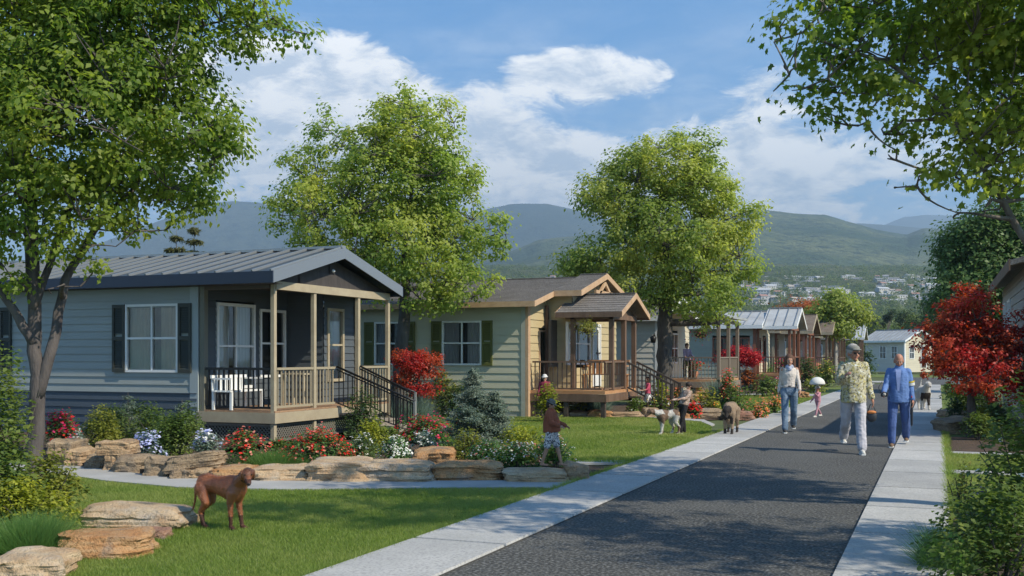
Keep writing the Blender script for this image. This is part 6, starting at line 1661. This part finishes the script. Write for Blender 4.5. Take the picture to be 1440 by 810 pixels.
# man in the printed jacket
q = g(1200, 637)
dep1 = EYE*F/137
r1, J1, k1 = person('man in grey flat cap and printed yellow grey jacket walking down the lane', (q.x, q.y, 0), 1.80, face(1200, .12),
    dict(hipR=-.30, kneeR=.55, hipL=.28, kneeL=.04, spread=.01, toeR=-.02, armR=(.45, .22), elbR=1.55, inR=.5, armL=(-.12, .22), elbL=.25, yaw=.45, pitch=.05), dict(skin=SKIN_RED, hair=(HAIRG, 'short'), hat=(GREYCAP, 'cap'), glasses=True,
    top=(J_PRINT, -.13, .97, .028), collar=True, topname='jacket', bottom=(PALE_T, .97, .014, 'pants'), shoe=SHOE_W, fat=1.12), 1)
q = g(1264, 628)
r2, J2, k2 = person('balding man in blue jacket with yellow sleeve band and blue trousers, looking down', (q.x, q.y, 0), 1.64, face(1264, -.05),
    dict(hipR=.22, kneeR=.06, hipL=-.22, kneeL=.42, armR=(.35, .2), elbR=.7, inR=.1, armL=(-.12, .14), elbL=.35, yaw=.15, pitch=.30), dict(skin=SKIN_RED, hair=(HAIRG, 'bald'), top=(BLUEJ, -.12, .97, .022), collar=True, topname='jacket',
    front=(BLUES, .10, .50, .05), bottom=(NAVY, .97, .012, 'pants'), shoe=SHOE_B, fat=1.05, bands=[('L', .62, .72, YELB), ('L', .74, .92, WB)]), 2)
q = g(1110, 608)
r3, J3, k3 = person('woman in cream top, grey scarf and blue jeans walking on the left of the lane', (q.x, q.y, 0), 1.63, face(1110, .05),
    dict(hipR=.24, kneeR=.06, hipL=-.20, kneeL=.42, spread=.01, armR=(-.25, .14), elbR=.35, armL=(.22, .16), elbL=.5, inL=.1, yaw=.1), dict(female=True, hair=(HAIRB, 'long'), top=(CREAM, .06, .97, .006), scarf=SCARF, belt=DARKC, bottom=(DENIM, .98, .010, 'pants'), shoe=SHOE_D), 3)
# child standing on the log shaped slab
dp = 12.9; zs = zat(657, dp); q = at(776, dp+.15, zs)
r5, J5, k5 = person('child in rust brown jumper and patterned shorts standing on the end slab, looking down', q, zat(561, dp)-zs, face(776, 1.25),
    dict(hipR=-.22, kneeR=.10, hipL=.26, kneeL=.0, armR=(.35, .25), elbR=.9, inR=.1, armL=(.30, .30), elbL=.8, yaw=.1, pitch=.45), dict(skin=SKIN_T, hair=(HAIRD, 'short'), hat=(cloth('hat_grey', (.16, .15, .13)), 'sun'), top=(RUSTC, -.06, .97, .052), collar=True, topname='jumper',
    bottom=(PRN, .42, .03, 'pants'), botname='shorts', shoe=None, fat=1.3), 5, lean=-.06, child=False, vox=.007)
# girl with striped skirt, near the steps of the sage home
dp = 28; q = at(911, dp)
person('girl in crimson and cream top and striped skirt near the big dark trunk', q, zat(530, dp), face(911, -1.1), dict(hipL=.1, hipR=-.1, armL=(.5, .1), elbL=1.0, armR=(.2, .1), elbR=.6), dict(female=True, hair=(HAIRB, 'long'), top=(CRIM, .02, .6, .01), front=(CREAM, .05, .45, .09), bottom=(STR, .28, .01, 'skirt'), botname='skirt', shoe=SHOE_D), 6, vox=.013)
# bending person in black trousers behind the white dog
q = g(961, 610)
person('person in brown patterned top and black trousers standing behind the white dog', (q.x, q.y, 0), 1.08, face(961, -.9), dict(hipR=-.15, hipL=.30, kneeL=.1, armL=(.8, .1), elbL=.7, armR=(.6, .2), elbR=.8, pitch=.45), dict(hair=(HAIRD, 'short'), skin=SKIN_T, top=(BRNT, -.02, .97, .018), bottom=(BLKT, .97, .012, 'pants'), shoe=SHOE_D), 7, lean=-.38, vox=.010)
# child in pink with pale parasol
q = g(1150, 586)
r4, J4, k4 = person('small child in pink with white sun hat walking under a pale parasol', (q.x, q.y, ZW*0), .80, face(1150, -.7), dict(hipR=-.35, kneeR=.3, hipL=.4, armR=(.2, .3), elbR=.4, armL=(.9, .1), elbL=1.3, pitch=.25), dict(hair=(HAIRB, 'short'), hat=(cloth('hat_white', (.7, .68, .66)), 'sun'), top=(PINK, -.02, .97, .02), bottom=(cloth('leggings_pink', (.55, .30, .36)), .97, .0, 'pants'), shoe=SHOE_W), 8, child=True, vox=.008)
def to_world(root, v): return Matrix.Translation(root.location) @ Euler(root.rotation_euler).to_matrix().to_4x4() @ v
h4 = to_world(r4, J4['handL'])
pr = thing('parasol', 'pale rounded parasol held by the small child in pink', 'parasol', h4)
pm = MB(); pm.tube([(0, 0, -.10), (.05, .02, .22)], .008, 8, WHITE); pm.build('pole', pr)
pm = MB(); pm.ball((.07, .03, .22), (.20, .20, .19), cloth('parasol_cloth', (.66, .67, .64), .9), 24, 16, rot=Euler((0, .15, 0)).to_matrix())
for i, v in enumerate(pm.v):
    if v[2] < .20: pm.v[i] = (v[0]*.93+.005, v[1]*.93, .20+(.20-v[2])*.75-.02 if False else .20+(.20-v[2])*.7)
pm.build('canopy', pr)
# figure behind the deck rail of the sage home, seen from the waist up
q = at(766, 26.0); zh = zat(527, 26.0)
person('child in maroon top and pale sun hat standing among the shrubs by the timber deck', (q.x, q.y, 0), zh, face(766, -.2), dict(armL=(.2, .1), elbL=.4, armR=(.2, .1), elbR=.4, pitch=.1), dict(hair=(HAIRG, 'short'), hat=(cloth('hat_pale', (.62, .60, .58)), 'sun'), top=(MAR, -.02, .97, .03), bottom=(DARKC, .95, .01, 'pants'), shoe=SHOE_D, fat=1.1), 9, vox=.012)
# person on the deck of the white home
hx = px2X(925, 36.5); q = Vector((hx+1.5, 37.0, .75))
q = Vector((px2X(966, 36.95), 36.95, .75))
person('person in lilac top standing on the deck of the white home', q, zat(483, 37.5)-.75, face(966, .3), dict(armL=(.5, .1), elbL=.8, armR=(.5, .1), elbR=.8), dict(female=True, hair=(HAIRD, 'short'), top=(LILC, -.05, .97, .02), bottom=(DARKC, .95, .01, 'pants'), shoe=SHOE_D), 10, vox=.014)
# things carried by the men
BAGD = mat('bag_dark', (.03, .035, .045), .6); BAGO = mat('bag_orange', (.50, .18, .05), .6)
h2 = to_world(r2, J2['handR'])
cm_ = thing('camera', 'dark camera with a pale lens held by the balding man in blue', 'camera', h2)
b = MB(); b.box(-.06, .06, -.03, .03, -.02, .06, BAGD); b.build('body', cm_, bevel=.008)
b = MB(); b.tube([(-.0, -.03, .02), (0, -.08, .02)], .028, 12, mat('lens_grey', (.35, .34, .32), .3)); b.build('lens', cm_)
b = MB(); b.tube([(-.06, 0, .05), (-.10, .02, .14), (-.04, .05, .24)], .006, 6, BAGD); b.build('strap', cm_)
h1 = to_world(r1, J1['handL'])
bg_ = thing('shoulder_bag', 'dark bag with orange flap hanging from the hand of the man in the cap', 'bag', h1)
b = MB(); b.ball((0, 0, -.19), (.085, .05, .095), BAGD, 16, 10); b.build('pouch', bg_); b = MB(); b.ball((0, -.01, -.125), (.075, .052, .03), BAGO, 16, 8); b.build('flap', bg_)
b = MB(); b.tube([(-.07, 0, -.14), (-.02, 0, .0), (.02, 0, .01), (.07, 0, -.14)], .007, 6, BAGD); b.build('strap', bg_)
h3 = to_world(r2, J2['handL'])
b3 = thing('rolled_umbrella', 'dark folded umbrella in the left hand of the balding man in blue', 'umbrella', h3)
b = MB(); b.tube([(0, 0, .10), (0, .01, .0), (0, .03, -.10), (0, .06, -.34), (0, .07, -.38)], [.010, .012, .026, .018, .004], 10, BAGD); b.build('canopy', b3)
b = MB(); b.tube([(0, 0, .10), (0, -.01, .13), (0, -.03, .15), (0, -.05, .13)], .010, 8, mat('handle_red', (.45, .04, .05), .4)); b.build('handle', b3)
# ------------------------------------------------------------------ dogs
def dog(label, loc, hgt, rz, furm, seed=1, headdown=0.0, headyaw=0.0, gait=(.0, .0, .0, .0), lenk=1.0, tail='down', coat2=None, patch=None, collar=None, ear='hang', snout=1.0, legk=1.0, vox=.0085, bulk=1.0, nosem=None, fur=.024):
    """faces local +x; hgt = height at the shoulder"""
    root = thing('dog', label, 'dog', loc, rz); k = hgt/.60; L = lenk
    m = MB(); zb = .47*k
    def rg(x, z, ry, rz_): return ((x*k*L, 0, z*k), (0, ry*k*bulk, 0), (0, 0, rz_*k*bulk))
    m.loft([rg(-.34, .50, .035, .04), rg(-.31, .50, .085, .09), rg(-.22, .505, .098, .105), rg(-.10, .49, .088, .095), rg(.02, .475, .095, .115), rg(.14, .460, .108, .145), rg(.24, .465, .10, .14), rg(.30, .485, .07, .10), rg(.33, .50, .03, .05)])
    # neck and head
    n0 = Vector((.26*L, 0, .53))*k; nd = math.radians(58)-headdown
    hy = headyaw
    n1 = n0+Vector((math.cos(nd)*math.cos(hy*.5), math.sin(hy*.5)*math.cos(nd), math.sin(nd)))*.20*k
    m.capsule(n0+Vector((-.06, 0, -.05))*k, n1, .085*k*bulk, .058*k)
    hd = Vector((math.cos(hy), math.sin(hy), -.22-headdown*.75)).normalized(); sd_ = Vector((-math.sin(hy), math.cos(hy), 0)); ud = hd.cross(sd_)*1
    if ud.z < 0: ud = -ud
    hc = n1+hd*.045*k+ud*.02*k; HRt = Matrix((hd, sd_, ud)).transposed()
    m.ball(hc, (.080*k, .060*k, .062*k), nu=16, nv=12, rot=HRt)
    s0 = hc+hd*.05*k-ud*.012*k; s1 = hc+hd*(.145*snout)*k-ud*.022*k
    m.capsule(s0, s1, .040*k, .027*k); m.capsule(s0-ud*.016*k, s1-hd*.012*k-ud*.012*k, .026*k, .018*k)
    for s in (-1, 1):
        if ear == 'hang':
            e0 = hc+sd_*s*.052*k+ud*.028*k-hd*.012*k
            m.ball(e0+sd_*s*.014*k-ud*.045*k, (.026*k, .010*k, .062*k), nu=12, nv=8, rot=HRt)
        else:
            e0 = hc+sd_*s*.040*k+ud*.045*k; m.capsule(e0, e0+ud*.055*k+sd_*s*.010*k, .022*k, .006*k)
    # legs: front (wrist low), hind (knee forward high, hock backward)
    for s, gf, gh in ((1, gait[0], gait[2]), (-1, gait[1], gait[3])):
        y = s*.065*k*bulk; y2 = s*.070*k*bulk
        sh = Vector((.20*L*k, y, .42*k)); el = Vector((.17*L*k+gf*.06*k, y, .305*k)); wr = Vector((.185*L*k+gf*.16*k, y*1.02, .13*k+abs(gf)*.01*k)); pw = Vector((.19*L*k+gf*.24*k, y*1.02, .028*k))
        m.capsule(sh, el, .062*k*bulk, .040*k*legk); m.capsule(el, wr, .038*k*legk, .024*k*legk); m.capsule(wr, pw, .024*k*legk, .022*k*legk); m.ball(pw+Vector((.022, 0, -.004))*k, (.040*k, .027*k, .024*k), nu=12, nv=8)
        hp = Vector((-.25*L*k, y2, .45*k)); kn = Vector((-.20*L*k+gh*.07*k, y2*1.1, .30*k)); hk = Vector((-.315*L*k+gh*.13*k, y2, .185*k)); ft = Vector((-.285*L*k+gh*.22*k, y2, .028*k))
        m.capsule(hp, kn, .078*k*bulk, .048*k*legk); m.capsule(kn, hk, .044*k*legk, .026*k*legk); m.capsule(hk, ft, .024*k*legk, .021*k*legk); m.ball(ft+Vector((.024, 0, -.004))*k, (.040*k, .026*k, .024*k), nu=12, nv=8)
        for t in (-.014, .0, .014):
            for c in (pw, ft): m.ball(c+Vector((.052, t, -.008))*k, .0115*k, nu=8, nv=6)
    t0 = Vector((-.32*L, 0, .53))*k
    tp = {'down': [(-.36, .50), (-.40, .40), (-.41, .28), (-.44, .20)], 'up': [(-.37, .57), (-.41, .66), (-.40, .74), (-.36, .78)], 'out': [(-.38, .54), (-.46, .54), (-.53, .56), (-.60, .60)]}[tail]
    pr_ = t0; rr_ = .026*k
    for (x, z) in tp:
        c = Vector((x*L, 0, z))*k; m.capsule(pr_, c, rr_, rr_*.78, n=8); pr_ = c; rr_ *= .78
    zmin = .004*k
    fn = None
    if coat2 is not None and patch: fn = lambda c: 1 if patch(Vector((c.x/k, c.y/k, c.z/k)), seed) else 0
    bd = remesh(m, 'body', root, furm, vox, 4, mats=[furm]+([coat2] if coat2 else []), matfn=fn, disp=.0025, dscale=.05*k)
    # short hair standing off the skin
    rng = np.random.default_rng(seed+40); nf = len(bd.data.polygons); ci = rng.integers(0, nf, 15000)
    FC = np.array([tuple(bd.data.polygons[int(i)].center) for i in ci]); FN = np.array([tuple(bd.data.polygons[int(i)].normal) for i in ci]); FM = np.array([bd.data.polygons[int(i)].material_index for i in ci])
    tv = np.array([-1.0, 0, -.55])[None, :]-FN*np.sum(np.array([-1.0, 0, -.55])*FN, axis=1, keepdims=True); tv = unit(tv+rng.normal(size=tv.shape)*.25); sv = np.cross(FN, tv)
    hl = fur*k*rng.uniform(.6, 1.4, (len(FC), 1)); FC = FC+rng.normal(size=FC.shape)*.003
    HV = np.stack([FC-sv*.0022, FC+sv*.0022, FC+tv*hl+FN*hl*.35], axis=1).reshape(-1, 3)
    link('coat', poly_mesh('coat', HV, 3, [furm]+([coat2] if coat2 else []), mi=FM if coat2 else None), root)
    b = MB(); b.ball(s1+hd*.024*k+ud*.008*k, (.012*k, .017*k, .012*k), nosem or BLACKM, 10, 8, rot=HRt); b.build('nose', bd)
    for s in (-1, 1):
        b = MB(); b.ball(hc+hd*.055*k+sd_*s*.034*k+ud*.022*k, .0095*k, IRIS, 10, 8); b.build('eye', bd)
    if collar:
        ax = (n1-n0).normalized(); u = ax.cross(Vector((0, 1, 0))).normalized(); c = n0.lerp(n1, .62); v_ = ax.cross(u)
        b = MB(); b.loft([(c-ax*.012*k, u*.074*k*bulk, v_*.072*k*bulk), (c+ax*.012*k, u*.071*k*bulk, v_*.069*k*bulk)], collar, 20); b.build('collar', root)
        b = MB(); cc = c+Vector((.055, 0, -.055))*k; b.ball(cc, (.008*k, .016*k, .018*k), mat('tag_blue', (.06, .14, .40), .3, metal=.4), 10, 8); b.build('name_tag', root)
    return root
FUR_R = mat('fur_red', (.33, .115, .042), .42, (.23, .07, .028), 5, 4, .3, 160, spec=.6, bdist=.003); FUR_W = mat('fur_white', (.62, .60, .56), .8, (.50, .47, .43), 8, 5, .4, 120, bdist=.004)
FUR_T = mat('fur_tan', (.34, .25, .17), .8, (.22, .16, .11), 7, 5, .4, 120, bdist=.004); FUR_K = mat('fur_dark', (.035, .028, .024), .8); FUR_BR = mat('fur_brown', (.20, .13, .09), .8); FUR_RD = mat('fur_red_dark', (.07, .028, .016), .6)
q = g(313, 742)
dog('slim red brown dog standing on the near lawn, head turned to the lane', (q.x, q.y, -.012), .50, TH+R(-24), FUR_R, 1, .38, R(-48), (.15, -.05, -.35, .35), .95, 'down', FUR_RD, lambda c, s: c.z < .16 or (c.x > .30 and c.z < .60 and c.x > .44), BLACKM, 'hang', 1.1, .95, .0065, 1.02, fur=.011)
q = g(938, 611)
dog('white dog with grey patches standing sideways on the sage home lawn', (q.x, q.y, 0), .50, TH+R(180+22), FUR_W, 2, .75, R(-10), (.2, -.3, -.2, .3), .85, 'down', FUR_BR, lambda c, s: mn.noise(Vector((c.x*4+3, c.y*4, c.z*4))) > .22 or c.x > .36, None, 'hang', 1.0, 1.05, .009)
q = g(1027, 611)
dog('stout tan dog with dark face sniffing at the edge of the left walk', (q.x, q.y, 0), .64, TH+R(-112), FUR_T, 3, 1.15, R(8), (.3, -.1, -.2, .25), .9, 'down', FUR_K, lambda c, s: (c.x > .30 and c.z < .56) or c.z < .12 or mn.noise(Vector((c.x*5, c.y*5+5, c.z*5))) > .34, None, 'hang', .9, 1.1, .009, 1.08, fur=.016)
q = g(1299, 576, ZW)
dog('fluffy white dog with dark chest trotting along the right hand walk', (q.x, q.y, ZW), .66, TH+R(-98), FUR_W, 4, .15, R(10), (.35, -.35, -.35, .3), .8, 'up', FUR_K, lambda c, s: c.x > .14 and c.z < .46 and c.z > .12 and abs(c.y) < .12, None, 'hang', .9, 1.15, .010, 1.2)
# ------------------------------------------------------------------ furniture and hanging things
def slat_bench(name, label, loc, rz, w, m, h=.42, bh=.85):
    r = thing(name, label, 'bench', loc, rz); b = MB()
    for i in range(4): b.box(-w/2, w/2, -.22+i*.11, -.22+i*.11+.09, h-.03, h, m)
    b.build('seat', r); b = MB(); n = int(w/.11)
    for i in range(n): b.box(-w/2+.02+i*.11, -w/2+.02+i*.11+.075, .20, .225, h, bh-.06, m)
    b.box(-w/2, w/2, .195, .235, bh-.06, bh, m); b.build('backrest', r)
    for sx in (-1, 1):
        for sy in (-.2, .2):
            b = MB(); b.box(sx*(w/2-.06)-.025, sx*(w/2-.06)+.025, sy-.025, sy+.025, 0, h-.032, m); b.build('leg', r)
        b = MB(); b.box(sx*(w/2-.04)-.03, sx*(w/2-.04)+.03, -.22, .19, h+.20, h+.23, m); b.build('armrest', r)
    return r
slat_bench('bench', 'white slatted bench behind the black rail of the slate blue home', (-12.25, px2Y(335, -12.25), .595), R(90), 1.05, WHITE, .36, .64)
slat_bench('bench', 'orange brown slatted bench on the deck of the sage home', (-8.45, 25.15+2.35, .70), R(0), 1.2, CEDAR, .40, .78)
t = thing('side_table', 'small pale wooden table by the front door of the slate blue home', 'table', (-11.95, 15.8+px2Y(417, -12.0)-15.8, .595))
b = MB(); b.box(-.28, .28, -.22, .22, .62, .65, TRIM_T); b.build('table_top', t)
for sx in (-1, 1):
    for sy in (-1, 1): b = MB(); b.box(sx*.24-.02, sx*.24+.02, sy*.18-.02, sy*.18+.02, 0, .618, TRIM_T); b.build('leg', t)
def basket(label, p, hang, r, bl_=None, lm=None):
    rt = thing('hanging_basket', label, 'hanging basket', p); b = MB()
    b.loft([((0, 0, -.12), (r*.35, 0, 0), (0, r*.35, 0)), ((0, 0, -.06), (r*.6, 0, 0), (0, r*.6, 0)), ((0, 0, .0), (r*.65, 0, 0), (0, r*.65, 0))], SOIL, 14); b.build('basket', rt)
    b = MB()
    for a in range(3): b.tube([(math.cos(a*2.1)*r*.6, math.sin(a*2.1)*r*.6, 0), (0, 0, hang)], .004, 4, BLACKM)
    b.build('chain', rt)
    rng = np.random.default_rng(int(p[1]*10)); C = rng.normal(size=(700, 3))*np.array([r*.55, r*.55, r*.4])+np.array([0, 0, .03])
    link('foliage', poly_mesh('foliage', leaves(rng, C, .05, KITE, .4, unit(C), .8), 4, [lm or P_OLV]), rt)
    if bl_ is not None:
        k_ = C[:60]*1.15; link('bloom', poly_mesh('bloom', leaves(rng, k_, .04, BLOOM, .4), 6, [bl_]), rt)
basket('leafy hanging basket under the porch roof of the sage home', (-8.35, px2Y(826, -8.35), zat(463, 27.6)), .28, .22)
basket('hanging basket under the awning of the white home', (px2X(985, 36.7), 36.7, 2.35), .25, .3, B_PNK)
lt = thing('wall_lantern', 'black curved wall lantern on the white home left of the trunk', 'lantern', (px2X(921, 36.4), 36.36, 2.15)); b = MB()
b.tube([(0, .10, .1), (0, -.05, .22), (0, -.2, .16)], .02, 6, BLACKM); b.build('arm', lt); b = MB(); b.tube([(0, -.2, .16), (0, -.2, .1), (0, -.2, -.1)], [.02, .12, .08], 8, BLACKM); b.build('lamp_shade', lt)
for (px, Y, X_, z, m_, lb) in ((975, 37.0, None, .76, B_RED, 'red flowering pot on the deck of the white home'), (1098, 50.2, None, .76, B_PNK, 'pink flowering pot on the porch of the seafoam home')):
    X_ = px2X(px, Y); pt = thing('flower_pot', lb, 'flower pot', (X_, Y, z)); b = MB()
    b.loft([((0, 0, 0), (.12, 0, 0), (0, .12, 0)), ((0, 0, .28), (.18, 0, 0), (0, .18, 0))], mat('terracotta', (.40, .18, .10), .8), 16); b.build('pot', pt)
    rng = np.random.default_rng(3); C = rng.normal(size=(400, 3))*np.array([.16, .16, .12])+np.array([0, 0, .46])
    link('foliage', poly_mesh('foliage', leaves(rng, C, .07, KITE, .4), 4, [P_GRN]), pt); link('bloom', poly_mesh('bloom', leaves(rng, C[:90]+.02, .06, BLOOM, .6), 6, [m_]), pt)
# ------------------------------------------------------------------ haze
def haze():
    mb = MB(); mb.box(-9000, 5500, -2500, 9000, -31, 900)
    M = bpy.data.materials.new('haze'); M.use_nodes = True; N = M.node_tree.nodes; L = M.node_tree.links
    N.remove(N['Principled BSDF']); v = N.new('ShaderNodeVolumePrincipled'); v.inputs['Color'].default_value = (.56, .78, 1, 1)
    v.inputs['Density'].default_value = HAZE_D; v.inputs['Anisotropy'].default_value = .2
    L.new(v.outputs[0], N['Material Output'].inputs['Volume'])
    o = mb.build('haze', None, M); o['kind'] = 'stuff'
HAZE_D = 3.0e-4
haze()
